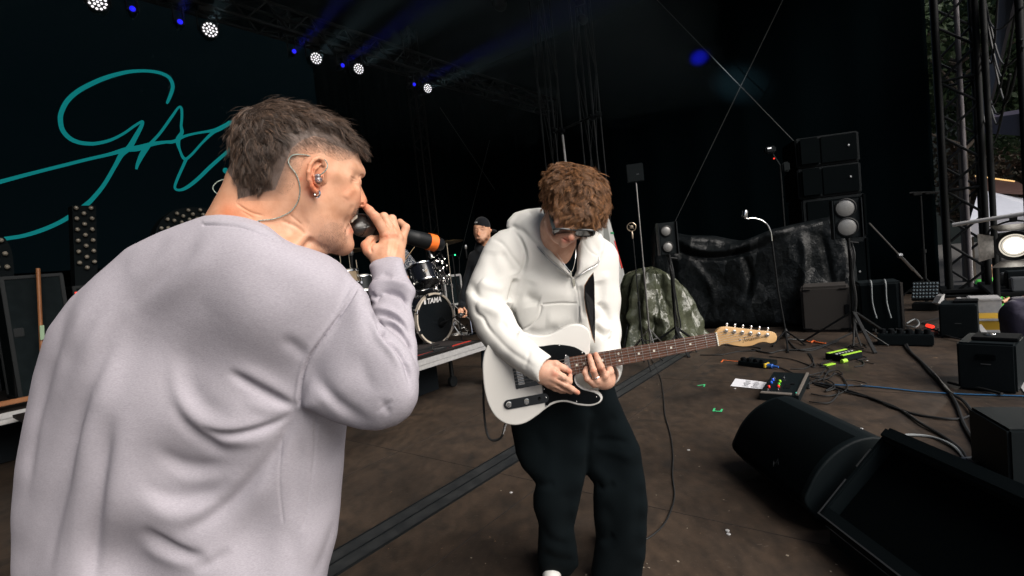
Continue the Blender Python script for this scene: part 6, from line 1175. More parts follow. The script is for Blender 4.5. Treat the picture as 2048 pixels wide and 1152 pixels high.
tz = onv(632, 117, 6.3).z + .45; truss(S(-3, 6.5, tz), S(10.8, 6.5, tz), .29, 'black horizontal lattice truss carrying the white stage lights')
def up(px, py, u_or_v, w_, label, top=6.6, base=0.0, on=onu, **k): p = on(px, py, u_or_v); return truss(Vector((p.x, p.y, base)), Vector((p.x, p.y, top)), w_, label, **k)
up(1118, 400, 9.4, .30, 'left black tower post behind the head of the man in white', side=V, step=1.6, br=.008, m=M['darkmetal'], r=.02); up(1196, 400, 9.6, .30, 'right black tower post behind the head of the man in white', side=V, step=1.6, br=.008, m=M['darkmetal'], r=.02); up(855, 400, 8.4, .22, 'slim black tower post standing behind the drum kit', on=onv)
b = MB(); pA, pB = onu(1125, 270, 9.2), onu(1132, 335, 9.2); b.tube([pA, pB], .026, 10); tag(b.build('pole', M['alu']), 'bright aluminium pole section standing above the brown-haired man', 'pole')
b = MB()
for x, y in ((1110, 261), (1124, 261), (1186, 236), (1197, 228)): p = onu(x, y, 9.15); b.box(p, (.10, .10, .08), SU, .01); b.tube([p, p - U * .1 + Z * .05], .015, 6)
b.tube([onu(1110, 265, 9.15), onu(1197, 228, 9.15)], .025, 8); tag(b.build('cross_bar', M['darkmetal']), 'black clamped bar joining the two centre tower posts', 'bar')
M['wire'] = mat('steel_wire', (.16, .17, .17), .4, .5)
for i, (a, c, pl, lb_, r_) in enumerate([((1580, -30), (1348, 447), onu, 'steel bracing wire falling from top right to the two-lens light', .0075), ((1290, -25), (1590, 285), onu, 'steel bracing wire running down right to the speaker stack', .0075), ((1050, 5), (918, 520), onv, 'thin wire slanting down left towards the man in the black cap', .005), ((880, 215), (1030, 440), onv, 'thin wire slanting down right behind the hood of the man in white', .005)]):
    q = 10.9 if pl is onu else 8.8; b = MB(); b.tube([pl(*a, q), pl(*c, q)], r_, 6); tag(b.build('bracing_wire', M['wire']), lb_, 'wire', 'bracing wires')
# thin stage smoke hanging under the roof, in which the lamps' beams show
M['smoke'] = bpy.data.materials.new('smoke'); M['smoke'].use_nodes = True; N_, L_n = nodes(M['smoke']); N_.remove(N_['Principled BSDF']); pvl = N_.new('ShaderNodeVolumePrincipled'); pvl.inputs['Density'].default_value = .006; pvl.inputs['Color'].default_value = (.6, .8, .9, 1); L_n.new(pvl.outputs[0], N_['Material Output'].inputs['Volume'])
b = MB(); b.box(S(3.5, 4.1, 4.45), (8.8, 4.6, 2.5), SU); o = b.build('smoke', M['smoke']); o['kind'] = 'stuff'
# ================================================================ stage right: monitors, gear, cables, speakers
M['cab'] = mat('cabinet_paint', (.0022, .0052, .0066), .62, spec=.18, bump=(380, .5, .0015)); M['cabsoft'] = mat('cabinet_paint_worn', (.032, .029, .027), .62, spec=.25, bump=(260, .4, .0015)); M['grillecloth'] = mat('grille_mesh', (.0012, .0024, .0030), .9, spec=.04, bump=(700, .5, .001)); M['lacebar'] = mat('bare_edge', (.20, .21, .22), .4, .8)
Wd = (G(1747, 874, .40) - G(1568, 791, .40)); wl = Wd.length; Wd.normalize(); pO = G(1568, 791, .40)
def pl1(x, y, o=pO): return plane_hit(x, y, o, Wd)
w1 = thing('monitor_wedge', Vector((pO.x, pO.y, 0)), 'black floor monitor wedge with rounded front, nearer the pedalboard', 'monitor speaker', 'floor monitor wedges'); prof = [pl1(*p) for p in spl2([(1488, 921), (1472, 906), (1463, 891), (1468, 874), (1484, 843), (1510, 815), (1541, 797), (1568, 791)], 4)]
back = [prof[-1] + (Wd.cross(Z)) * 0 + Z * 0]; nb = Wd.cross(Z).normalized(); nb = nb if nb.dot(U) > 0 else -nb
prof += [pO + nb * .04 - Z * .01, Vector(pO) + nb * .16 - Z * .16, Vector((pO.x, pO.y, .012)) + nb * .17]; prof[0].z = max(prof[0].z, .012); prof = [Vector((p.x, p.y, max(p.z, .012))) for p in prof]
b = MB(); b.prism(prof, Wd * wl); o = b.build('cabinet', M['cab'], w1, True, 25); bv_ = o.modifiers.new('edge', 'BEVEL'); bv_.width = .008; bv_.segments = 3; bv_.angle_limit = R(50)
b = MB(); gp_ = prof[6:26]; in_ = Wd * .03; v0 = [p + in_ + (p - prof[-1]).normalized() * .003 for p in gp_]; v1 = [p + Wd * (wl - .03) + (p - prof[-1]).normalized() * .003 for p in gp_]; k = len(v0); b.add(v0 + v1, [(i, i + 1, k + i + 1, k + i) for i in range(k - 1)]); b.build('grille', M['grillecloth'], w1, True)
def square_badge(c, a, e, s_, par):
    b = MB(); q = [c + a * s_, c + e * s_, c - a * s_, c - e * s_]; b.tube(q + q[:2], .0012, 4); b.tube([c + a * s_ * .4 - e * s_ * .1, c + e * s_ * .4, c - a * s_ * .4, c + a * s_ * .05 - e * s_ * .4], .001, 4); b.build('badge', M['darkmetal'], par)
pp = plane_hit(1644, 911, prof[12] + Wd * .5, (prof[12] - prof[-1]).normalized()); square_badge(prof[13] + Wd * wl * .62 + (prof[13] - prof[-1]).normalized() * .006, Wd, (prof[16] - prof[12]).normalized(), .022, w1)
# second wedge, its recessed grille facing us
qO = G(1771, 869, .44); w2 = thing('monitor_wedge', Vector((qO.x, qO.y, 0)), 'large black floor monitor with recessed grille and bare metal edge in the bottom right corner', 'monitor speaker', 'floor monitor wedges')
qa = plane_hit(1640, 1027, qO, Wd); qb = plane_hit(1652, 1060, qO, Wd); qb.z = max(qb.z, .01); ex = (qO - qa).normalized(); nf_ = Wd.cross(ex).normalized(); nf_ = nf_ if nf_.dot(CAM - qO) > 0 else -nf_; LW = 1.02; dp_ = .055
b = MB(); pr_ = [qa - nf_ * dp_, qO - nf_ * dp_, qO - nf_ * (dp_ + .05), Vector((qO.x, qO.y, .01)) - nf_ * .10 + nb * .10, Vector((qb.x, qb.y, .01)) - nf_ * .02]; b.prism(pr_, Wd * LW); b.build('cabinet', M['cab'], w2, False)
def bar(a, c, w_, h_, mb, up_=nf_, bev=.004): d = (c - a); l_ = d.length; d.normalize(); s_ = d.cross(up_).normalized(); mb.box((a + c) / 2, (l_, w_, h_), (d, s_, up_), bev)
b = MB(); hb = -nf_ * (dp_ / 2); bar(qO + hb, qO + Wd * LW + hb, .060, dp_ + .06, b, bev=.014); bar(qa + hb + ex * .02, qa + Wd * LW + hb + ex * .02, .045, dp_ + .02, b); bar(qa + hb + Wd * .012, qO + hb + Wd * .012, .024, dp_ + .02, b); bar(qa + Wd * LW + hb, qO + Wd * LW + hb, .04, dp_ + .02, b); b.build('rim', M['cab'], w2, True, 30)
b = MB(); b.prism([qa - nf_ * (dp_ - .003) + Wd * .03, qO - nf_ * (dp_ - .003) + Wd * .03, qO - nf_ * (dp_ - .008) + Wd * .03, qa - nf_ * (dp_ - .008) + Wd * .03], Wd * (LW - .06)); b.build('grille', M['grillecloth'], w2)
b = MB(); Lq = (qO - qa).length; bar(qa + nf_ * .009 + Wd * .004, qa + nf_ * .009 + ex * Lq * .42, .006, .005, b, bev=0); bar(qa + ex * Lq * .58 + nf_ * .009, qa + ex * Lq * .80 + nf_ * .009, .006, .005, b, bev=0); bar(qa + nf_ * .010 - ex * .002, qa + nf_ * .010 + Wd * LW - ex * .002, .006, .004, b, bev=0); bar(Vector((qb.x, qb.y, qb.z + .02)), Vector((qb.x, qb.y, qb.z + .02)) + Wd * LW, .004, .004, b, bev=0); b.build('bare_edge', M['lacebar'], w2)  # metal bracket edges; the bottom strips stand in for an edge highlight
def qbox(name, pts, h, label, cat, m=None, grp=None, bev=.012, z=0, parts=True, tilt=0, dep=None):
    """a box standing on the floor: pts = near left, near right, far right foot (photo pixels)"""
    a, c = G(*pts[0], z), G(*pts[1], z); d = (c - a); w_ = d.length; d.normalize(); n = Vector((-d.y, d.x, 0)); dep = dep or abs((G(*pts[2], z) - c).dot(n)); o = (a + c) / 2 + n * dep / 2
    t = thing(name, Vector((o.x, o.y, z)), label, cat, grp); b = MB(); b.box(o + Z * (h / 2 + .004), (w_, dep, h), (d, n, Z), bev); b.build('cabinet', m or M['cab'], t, True, 30); return t, a, d, n, w_, dep, h
t, a, d, n, w_, dep, h = qbox('stage_box', [(2022, 985), (2150, 990), (2150, 900)], .30, 'dark box with a bluish top cut by the right edge beside the large monitor', 'box', dep=.36)
# subwoofer and speaker upstage right
t, a, d, n, w_, dep, h = qbox('subwoofer', [(1606, 665), (1704, 664), (1700, 640)], .58, 'dark grey subwoofer with side handle below the two-lens light', 'speaker', M['cabsoft'], 'speakers standing at stage right', .03, dep=.55)
b = MB(); b.box(a + d * (w_ * .93) - n * .004 + Z * h * .48, (.05, .02, .14), (d, n, Z), .006); b.build('handle', M['blackmatte'], t); b = MB()
for x in (.12, .88):
    for z_ in (.08, .94): b.box(a + d * (w_ * x) - n * .006 + Z * h * z_, (.10, .016, .012), (d, n, Z), .004)
b.build('foot_rail', M['blackmatte'], t)
t, a, d, n, w_, dep, h = qbox('loudspeaker', [(1722, 666), (1811, 664), (1800, 640)], .60, 'black speaker with a pale cable hanging over its top right of the subwoofer', 'speaker', M['cab'], 'speakers standing at stage right', .02, dep=.4)
b = MB(); b.box(a + d * w_ * .45 - n * .006 + Z * h * .5, (w_ * .80, .012, h * .92), (d, n, Z), .004); b.build('grille', M['grillecloth'], t); b = MB(); b.box(a + d * w_ * .965 - n * .003 + Z * h * .5, (.03, .02, h * .98), (d, n, Z), .006); b.build('side_strip', M['cabsoft'], t)
M['palecable'] = mat('grey_cable', (.22, .24, .25), .5); b = MB()
for sx in (.30, .62): q = a + d * w_ * sx; b.tube(spline([q + n * .12 + Z * (h + .015), q + n * .02 + Z * (h + .03), q - n * .03 + Z * (h - .02), q - n * .03 + Z * h * .6, q - n * .04 + d * .03 + Z * h * .3], 5), .008, 6)
tag(b.build('speaker_cable', M['palecable'], None, True), 'pale grey cables draped over the top of the black speaker', 'cable')
# PA stack
def orient(p): return Vector((p.x, p.y, 0))
pc_ = onu(1668, 470, 9.4); ps = thing('speaker_stack', Vector((pc_.x, pc_.y, 0)), 'tall stack of black line-array speakers and subwoofers at the far side of the stage', 'speaker stack')
pu, pv = (RT - UP * RT.dot(Z) * 0).normalized(), None; pu = Vector((RT.x, RT.y, 0)); pu = (pu + Vector((0, -.22, 0))).normalized(); pn = Vector((-pu.y, pu.x, 0)); zc = lambda px, py: plane_hit(px, py, pc_, pn).z
yb = [zc(1668, 572), zc(1668, 478), zc(1668, 392), zc(1656, 330), zc(1650, 269)]; xl = (plane_hit(1603, 399, pc_, pn) - pc_).dot(pu); xr = (plane_hit(1731, 382, pc_, pn) - pc_).dot(pu); M['cabfar'] = mat('cabinet_paint_far', (.004, .0065, .008), .6, spec=.15)
for i in range(4):
    l_, r_ = (xl, xr) if i < 2 else ((plane_hit(1592, 310, pc_, pn) - pc_).dot(pu), (plane_hit(1720, 300, pc_, pn) - pc_).dot(pu)); z0, z1 = (0 if i == 0 else yb[i]), yb[i + 1]
    b = MB(); b.box(pc_ * 1 - Z * pc_.z + pu * (l_ + r_) / 2 + pn * .35 + Z * (z0 + z1) / 2, (r_ - l_, .7, z1 - z0 - .012), (pu, pn, Z), .02); c1_ = b.build('subwoofer' if i < 2 else 'array_box', M['cabfar'], ps, True, 30)
    b = MB(); c_ = pc_ - Z * pc_.z + Z * (z0 + z1) / 2
    if i < 2: b.box(c_ + pu * ((l_ + r_) / 2 + .0) - pn * .012, ((r_ - l_) * .86, .02, (z1 - z0) * .86), (pu, pn, Z), .006); b.box(c_ + pu * (r_ - .03) - pn * .01, (.04, .03, (z1 - z0) * .95), (pu, pn, Z), .006)
    else: b.box(c_ + pu * (l_ + (r_ - l_) * .2) - pn * .03, ((r_ - l_) * .34, .06, (z1 - z0) * .9), (pu, pn, Z), .028); b.box(c_ + pu * (l_ + (r_ - l_) * .67) - pn * .012, ((r_ - l_) * .56, .02, (z1 - z0) * .86), (pu, pn, Z), .006)
    b.build('grille', M['grillecloth'], c1_); b = MB(); b.sphere(c_ + pu * (r_ - .16) - pn * .03 + Z * .02, .02, 8, (1, .4, 1)); b.build('badge', M['lacebar'], c1_)
# lit-front blinders on stands
M['lamp_off'] = mat('frosted_reflector', (.24, .24, .235), .35, .3, bump=(900, .3, .001))
def blinder(box, lenses, rl, foot, label, sc_=1):
    f0 = G(*foot); dpt = (f0 - CAM).dot(FW); x0, y0, x1, y1 = box; c = P((x0 + x1) / 2, (y0 + y1) / 2, dpt); n = (CAM - c); n = Vector((n.x, n.y, 0)).normalized(); a = Z.cross(n).normalized(); e = Z
    n = (n + a * .20).normalized(); a = Z.cross(n).normalized(); pxm = dpt / F; t = thing('blinder_light', Vector((c.x, c.y, 0)), label, 'stage light', 'two-lens blinder lights on stands'); w_, h_ = (x1 - x0) * pxm, (y1 - y0) * pxm
    b = MB(); b.box(c - n * .05, (w_, .10, h_), (a, n, e), .008); b.build('housing', M['cab'], t, True, 30); b = MB(); b.box(c + a * (w_ / 2 + .012) - n * .05, (.012, .16, h_ * 1.02), (a, n, e), .003); b.box(c - a * (w_ / 2 + .012) - n * .05, (.012, .16, h_ * 1.02), (a, n, e), .003); b.build('bracket', M['darkmetal'], t)
    for x, y in lenses:
        p = plane_hit(x, y, c + n * .002, n); r_ = rl * pxm; b = MB(); b.lathe(p, n, [(0, r_ * 1.16), (.012, r_ * 1.16), (.016, r_ * 1.04), (.004, r_)], 32, False); ring_ = b.build('lens_ring', M['black'], t, True); b = MB(); b.lathe(p, n, [(.002, r_ * 1.02), (.010, r_ * .8), (.016, r_ * .45), (.018, .001)], 32); b.build('lens', M['lamp_off'], t, True)
    b = MB(); b.tube([Vector((c.x, c.y, .08)), Vector((c.x, c.y, c.z - h_ / 2))], .017 * sc_, 10); b.tube([Vector((c.x, c.y, .08)), Vector((c.x, c.y, c.z * .55))], .022 * sc_, 10); b.tube([Vector((c.x, c.y, c.z - h_ * .6)), Vector((c.x, c.y, c.z - h_ * .6)) + a * .09 - Z * .02], .010, 8); b.build('pole', M['black'], t, True)
    for k in range(3): q = 2 * math.pi * k / 3 + (.25 if sc_ > .9 else .5); ee = Vector((math.cos(q), math.sin(q), 0)); b = MB(); f1 = Vector((c.x, c.y, 0)); b.box(f1 + ee * .26 * sc_ + Z * .19 * sc_, (.66 * sc_, .035, .022), ((ee * .52 - Z * .36).normalized(), Z.cross(ee), (ee * .36 + Z * .52).normalized()), .004); b.build('leg', M['black'], t); 
    b = MB(); 
    for k in range(3): rr = random.Random(k + int(x0)); b.tube(spline([c - n * .1 - Z * h_ * .4 + a * (.02 * (k - 1))] + [Vector((c.x, c.y, c.z * (1 - s_ / 5) * .9)) + a * (.03 * rr.uniform(-1, 1) + .02) + n * .03 for s_ in range(1, 5)] + [Vector((c.x, c.y, .01)) + n * .2 + a * rr.uniform(-.3, .3)], 5), .009, 6)
    b.build('cable', M['rubber'], t, True); return t
blinder((1672, 399, 1717, 476), [(1691, 416), (1695, 454)], 16.5, (1722, 690), 'larger two-lens blinder light on a black tripod in front of the speaker stack'); blinder((1320, 445, 1352, 509), [(1332, 462), (1336, 494)], 9.5, (1362, 704), 'smaller two-lens blinder light standing over the green tarpaulin', .8)
# chrome retro microphone on a gooseneck
fo = G(1572, 676); dp = (fo - CAM).dot(FW); ms = thing('microphone_stand', fo, 'black gooseneck stand with a chrome retro microphone on its end', 'stand'); b = MB(); b.tube([fo + Z * .10, P(1556, 580, dp), P(1544, 482, dp)], .011, 10); b.lathe(fo, Z, [(.02, .05), (.06, .045), (.11, .018), (.12, .014)], 16); b.build('pole', M['black'], ms, True)
b = MB(); b.tube(spline([P(1544, 482, dp), P(1542, 466, dp), P(1536, 451, dp), P(1524, 441, dp), P(1511, 437, dp), P(1499, 436, dp)], 6), .007, 8); b.build('gooseneck', M['chrome'], ms, True)
for (x, y) in ((1576, 704), (1610, 690), (1545, 692)): b = MB(); b.tube([fo + Z * .09, (fo * .45 + G(x, y) * .55) + Z * .05, G(x, y, .012)], .010, 8); b.build('leg', M['black'], ms, True)
rm = thing('microphone', P(1489, 430, dp), 'chrome retro microphone at the end of the gooseneck', 'microphone'); b = MB(); pu2 = (UP + RT * .12).normalized(); b.lathe(P(1488.5, 436, dp), pu2, [(0, .012), (.006, .030), (.02, .036), (.07, .036), (.092, .030), (.10, .012)], 20); b.build('body', M['chrome'], rm, True); b = MB()
for k in range(9): q = 2 * math.pi * k / 9; rd = RT * math.cos(q) + FW * math.sin(q); b.tube([P(1488.5, 436, dp) + pu2 * .012 + rd * .036, P(1488.5, 436, dp) + pu2 * .085 + rd * .036], .0028, 5)
b.build('ribs', M['darkmetal'], rm); b = MB(); b.tube([P(1489, 436, dp), P(1498, 438, dp)], .009, 8); b.build('mount', M['steel'], rm)
# ring microphone, square panel light, small light on stands
dq = 5.6; t = stand('microphone_stand', P(1266, 478, dq), 0, 'thin dark stand under the gold ring microphone', 'stand', 'thin dark stands in front of the side drape', M['black'], .008); b = MB(); c = P(1263, 454, dq); gm = thing('microphone', c, 'gold ring-mounted microphone left of the smaller two-lens light', 'microphone'); M['gold'] = mat('satin_gold', (.60, .50, .38), .35, .9)
nn = (CAM - c).normalized(); aa = Z.cross(nn).normalized(); ee = nn.cross(aa)
b.tube([c + (aa * math.cos(q) + ee * math.sin(q)) * .047 for q in np.linspace(0, 2 * math.pi, 29)], .005, 8, False); b.build('ring', M['gold'], gm, True); b = MB(); b.lathe(c - nn * .012, nn, [(0, .019), (.024, .019), (.026, .012)], 20)
for k in range(4): q = math.pi / 4 + math.pi * k / 2; b.tube([c + (aa * math.cos(q) + ee * math.sin(q)) * .018, c + (aa * math.cos(q) + ee * math.sin(q)) * .047], .002, 5)
b.build('capsule', M['gold'], gm, True); b = MB(); b.lathe(c - Z * .05, -Z, [(0, .006), (.02, .012), (.06, .012), (.08, .008)], 12); b.build('body', M['gold'], gm, True)
t = stand('light_stand', P(1272, 366, 6.2), 0, 'thin tall stand holding the square black panel', 'stand', 'thin dark stands in front of the side drape', M['steel'], .011, parts=None); c = P(1270, 346, 6.2); t = thing('panel_light', c, 'square black panel light on a thin stand right of the tower posts', 'stage light'); b = MB(); b.box(c, (.20, .06, .215), (aa, nn, ee), .008); b.build('housing', M['cab'], t); b = MB(); b.box(c + nn * .033 + aa * .03 - ee * .02, (.03, .002, .006), (aa, nn, ee)); b.build('marking', M['lacebar'], t)
dq = 7.4; t = stand('light_stand', P(1560, 330, dq), 0, 'black stand behind the black tarpaulin holding a small light', 'stand', 'thin dark stands in front of the side drape', M['fix'], .016); c = P(1540, 300, dq); t = thing('small_light', c, 'small dark light with a white and a red glint left of the speaker stack', 'stage light'); b = MB(); b.box(c, (.14, .12, .10), (aa, nn, ee), .02); b.tube([c, P(1560, 330, dq)], .012, 6); b.box(P(1571, 334, dq), (.10, .1, .14), (aa, nn, ee), .02); b.build('housing', M['cab'], t)
b = MB(); b.box(c - aa * .02 + nn * .062 + ee * .02, (.05, .004, .016), (aa, nn, ee)); b.build('white_glow_patch', M['lens'], t); b = MB(); b.sphere(P(1548, 317, dq - .06), .012, 8); b.build('red_led', M['red_led'], t)  # white patch glows, sharing the lit lens material
t = stand('light_stand', P(1841, 392, 7.6), 0, 'tall dark tripod stand with crossbar left of the right-hand tower', 'stand', 'thin dark stands in front of the side drape', M['fix'], .018, .45); b = MB(); b.tube([P(1818, 386, 7.6), P(1878, 384, 7.6)], .014, 6); b.box(P(1832, 388, 7.6), (.12, .1, .05), (aa, nn, ee), .01); b.box(P(1858, 386, 7.6), (.14, .1, .04), (aa, nn, ee), .01); b.build('crossbar', M['fix'], t)
# ratchet strap running down to the floor
b = MB(); sA, sB = onu(1738, 446, 9.2), G(1874, 590); b.tube([sA, sB], .011, 6); q1 = sA + (sB - sA) * .42; q2 = sA + (sB - sA) * .62; b.tube([q1, q2], .022, 8); b.sphere(q1, .045, 8); b.tube([q2 + Z * .03, sB], .008, 6); tag(b.build('tension_strap', M['steel'], None, True), 'steel tension cable with turnbuckle running from the speaker stack down to the floor', 'cable')

# tarpaulins
def tarp(name, poly, dep, Rr, T, m, label, seed, h=.02, wr=(.05, .03), strokes=None):
    xs = [p[0] for p in poly]; ys = [p[1] for p in poly]; cx_, cy_ = (min(xs) + max(xs)) / 2, (min(ys) + max(ys)) / 2; c = P(cx_, cy_, dep); s = dep / F; hw, hh = (max(xs) - min(xs)) / 2 * s + .15, (max(ys) - min(ys)) / 2 * s + .15
    Q = Vol(c, ray(cx_, cy_), UP, (-hw - .1, -hh - .1, -T - .35), (hw + .1, hh + .1, T + .35), h); q = [Q.L(P(x, y, dep)) for x, y in spl2(poly, 3, True)]; Q.F = Q.blob([(a_, b_) for a_, b_, _ in q], Rr, T, 0.0, blur=4)
    v, f = Q.mesh(1); f = outv(v, f); n = vnormals(v, f); rs = np.random.RandomState(seed); off = np.zeros(len(v)); x, y, z = v.T
    for i in range(wr[2]):       # sharp planar crumples: folded ridges in many directions
        dr = rs.randn(3); dr /= np.linalg.norm(dr); fr = rs.uniform(8, 34); c0 = v[rs.randint(len(v))]; sg = rs.uniform(.05, .20); sel = np.where(((v - c0) ** 2).sum(1) < (2.6 * sg) ** 2)[0]; q_ = v[sel] - c0
        wq = np.exp(-(q_ ** 2).sum(1) / (2 * sg ** 2)); off[sel] += wq * (.5 - np.abs((q_ @ dr * fr / math.pi + rs.rand() * 2) % 2 - 1)) * wr[0] * (9 / fr) ** .6
    sl_ = v @ np.array(list(RT)) * wr[3] + (v @ np.array([0, 0, 1.0])) * 2.5; off += wr[1] * (np.abs((sl_ + .6 * np.sin(sl_ * 1.7) + 1.2 * np.sin(x * 2.1 + y)) % 2 - 1) - .5); v = v + n * off[:, None]; v[:, 2] = np.maximum(v[:, 2], .008)
    if strokes: v, f = subdiv(v, f); v = creases(v, f, strokes); v[:, 2] = np.maximum(v[:, 2], .008)
    return tag(mesh_obj(name, v, f, m), label, 'tarpaulin')

def crumple(m, scs, d_):
    N, L = nodes(m); tc = N.new('ShaderNodeTexCoord'); prev = None
    for sc_, st in scs:
        nz = N.new('ShaderNodeTexNoise'); nz.inputs['Scale'].default_value = sc_ * .5; mx = N.new('ShaderNodeMix'); mx.data_type = 'VECTOR'; mx.inputs[0].default_value = .22; L.new(tc.outputs['Object'], nz.inputs['Vector']); L.new(tc.outputs['Object'], mx.inputs[4]); L.new(nz.outputs['Color'], mx.inputs[5])
        v = N.new('ShaderNodeTexVoronoi'); v.inputs['Scale'].default_value = sc_; L.new(mx.outputs[1], v.inputs['Vector']); b_ = N.new('ShaderNodeBump'); b_.inputs['Strength'].default_value = st; b_.inputs['Distance'].default_value = d_ / sc_ * 4; L.new(v.outputs['Distance'], b_.inputs['Height'])
        if prev: L.new(prev, b_.inputs['Normal'])
        prev = b_.outputs[0]
    acc = prev
    for sc_, st, strch in ((5, .42, (1, 1, .4)), (14, .20, (1, 1, .6)), (38, .14, (1, 1, 1))):      # creased film: every facet lies at its own slight angle
        mp = N.new('ShaderNodeMapping'); mp.inputs['Scale'].default_value = strch; mp.inputs['Rotation'].default_value = (sc_, sc_ * .7, .4); nz = N.new('ShaderNodeTexNoise'); nz.inputs['Scale'].default_value = sc_ * .35; mx = N.new('ShaderNodeMix'); mx.data_type = 'VECTOR'; mx.inputs[0].default_value = .12
        L.new(tc.outputs['Object'], mp.inputs['Vector']); L.new(tc.outputs['Object'], nz.inputs['Vector']); L.new(mp.outputs['Vector'], mx.inputs[4]); L.new(nz.outputs['Color'], mx.inputs[5]); v = N.new('ShaderNodeTexVoronoi'); v.inputs['Scale'].default_value = sc_; L.new(mx.outputs[1], v.inputs['Vector'])
        a1 = N.new('ShaderNodeVectorMath'); a1.operation = 'SUBTRACT'; a1.inputs[1].default_value = (.5, .5, .5); L.new(v.outputs['Color'], a1.inputs[0]); a2 = N.new('ShaderNodeVectorMath'); a2.operation = 'SCALE'; a2.inputs['Scale'].default_value = st; L.new(a1.outputs[0], a2.inputs[0]); a3 = N.new('ShaderNodeVectorMath'); a3.operation = 'ADD'; L.new(acc, a3.inputs[0]); L.new(a2.outputs[0], a3.inputs[1]); a4 = N.new('ShaderNodeVectorMath'); a4.operation = 'NORMALIZE'; L.new(a3.outputs[0], a4.inputs[0]); acc = a4.outputs[0]
    L.new(acc, N['Principled BSDF'].inputs['Normal']); return m
M['tarp_green'] = crumple(mat('green_tarpaulin', (.050, .058, .036), .24, spec=.6, noise=(3, (.078, .085, .056), .3, .7)), ((9, .15), (30, .2)), .10); M['tarp_black'] = crumple(mat('black_tarpaulin', (.0045, .006, .007), .40, spec=.20), ((8, .15), (26, .2)), .10)
def heap(foot, prof, ht, slope, m, label, seed, n=420, k=90):
    """a sheet thrown over gear: rings from the crown down to the floor, hanging in sharp folds that deepen and flare towards the hem"""
    c = G(*foot); ex = Vector((RT.x, RT.y, 0)).normalized(); ey = Vector((-ex.y, ex.x, 0)); rs = np.random.RandomState(seed); th = np.linspace(0, 2 * math.pi, n, endpoint=False)[None, :]; t = np.linspace(0, 1, k)[:, None]
    pt, px_, py_, pz_ = [np.array(q) for q in zip(*prof)]; rx = np.interp(t, pt, px_); ry = np.interp(t, pt, py_); zz_ = np.interp(t, pt, pz_) * ht + 0 * th
    tri = lambda x: np.abs((x % 2) - 1) * 2 - 1; f = 0
    for q in range(7): fr = rs.choice([5, 7, 9, 12, 16, 21, 27]); ph = rs.rand() * 6; f = f + tri(th * fr / math.pi + ph + rs.uniform(-1.4, 1.4) * t + .35 * np.sin(th * 3 + ph + t * 4)) * (.9 / fr ** .55) * (.5 + .5 * np.sin(th * rs.randint(1, 4) + ph * 2))
    for q in range(40): t0, a0 = rs.rand(), rs.rand() * 6.28; g_ = np.exp(-((t - t0) / .12) ** 2 - (np.angle(np.exp(1j * (th - a0))) / .35) ** 2); f = f + g_ * tri((t * rs.uniform(3, 12) + th * rs.uniform(-5, 5)) + rs.rand()) * .25
    r = 1 + f * (.07 + .25 * t ** .7); x = rx * np.cos(th) * r; y = ry * np.sin(th) * r; zz_ = zz_ + .03 * f * (1 - t) - slope * np.clip((x + .02) / .45, 0, 1.2) ** 1.5 * np.clip(zz_ / ht, 0, 1)
    P_ = np.array(list(c)) + x[..., None] * np.array(list(ex)) + y[..., None] * np.array(list(ey)) + np.maximum(zz_ + .02 * np.abs(f) * (t > .9), .006)[..., None] * np.array([0, 0, 1.0]); ids = np.arange(n * k).reshape(k, n); fs = np.stack([ids[:-1], ids[1:], np.roll(ids[1:], -1, 1), np.roll(ids[:-1], -1, 1)], -1).reshape(-1, 4)
    return tag(mesh_obj('tarpaulin', P_.reshape(-1, 3), fs, m), label, 'tarpaulin')
heap((1320, 686), [(0, .01, .01, 1.0), (.06, .20, .16, .99), (.16, .38, .30, .95), (.28, .46, .36, .82), (.5, .50, .40, .55), (.75, .54, .44, .27), (.93, .60, .50, .03), (1, .68, .55, .0)], 1.02, .34, M['tarp_green'], 'crumpled dark green tarpaulin over gear behind the man in white', 6)
tarp('tarpaulin', [(1290, 458), (1320, 456), (1368, 467), (1424, 470), (1480, 481), (1510, 474), (1543, 460), (1607, 448), (1669, 444), (1686, 500), (1699, 562), (1696, 660), (1600, 656), (1520, 657), (1410, 658), (1340, 655), (1298, 640)], 7.5, .12, .20, M['tarp_black'], 'long crumpled black tarpaulin covering gear along the side drape', 9, .022, (.008, .012, 300, 2.0), [([(1330, 470), (1400, 500), (1470, 496), (1540, 470), (1600, 455)], 5, .05, 0, 3), ([(1320, 490), (1400, 515), (1480, 508), (1560, 480)], 4, -.05, 0, 3), ([(1480, 500), (1500, 550), (1490, 610)], 5, -.03, 0, 3), ([(1600, 460), (1610, 520), (1600, 590)], 6, .03, 0, 3), ([(1640, 460), (1655, 520), (1665, 590)], 5, -.03, 0, 3), ([(1380, 520), (1420, 570), (1430, 620)], 5, .025, 0, 3), ([(1340, 500), (1350, 560), (1370, 600)], 5, -.03, 0, 3)])
fb = MB(); dp = 8.3; M['banner'] = mat('white_banner', (.60, .61, .60), .5); ban = thing('banner', P(1225, 640, dp), 'white leaning panel with a green and a red stripe behind the brown-haired man', 'panel')
fb.prism([P(x, y, dp) for x, y in [(1195, 440), (1213, 424), (1221, 446), (1232, 488), (1247, 540), (1268, 640), (1215, 660), (1200, 560)]], FW * .03); fb.build('panel', M['banner'], ban); fb = MB(); fb.prism([P(x, y, dp - .004) for x, y in [(1221, 464), (1227, 464), (1228, 468), (1221, 468)]], FW * .003); fb.build('green_stripe', mat('green_stripe', (.02, .30, .12), .5), ban)
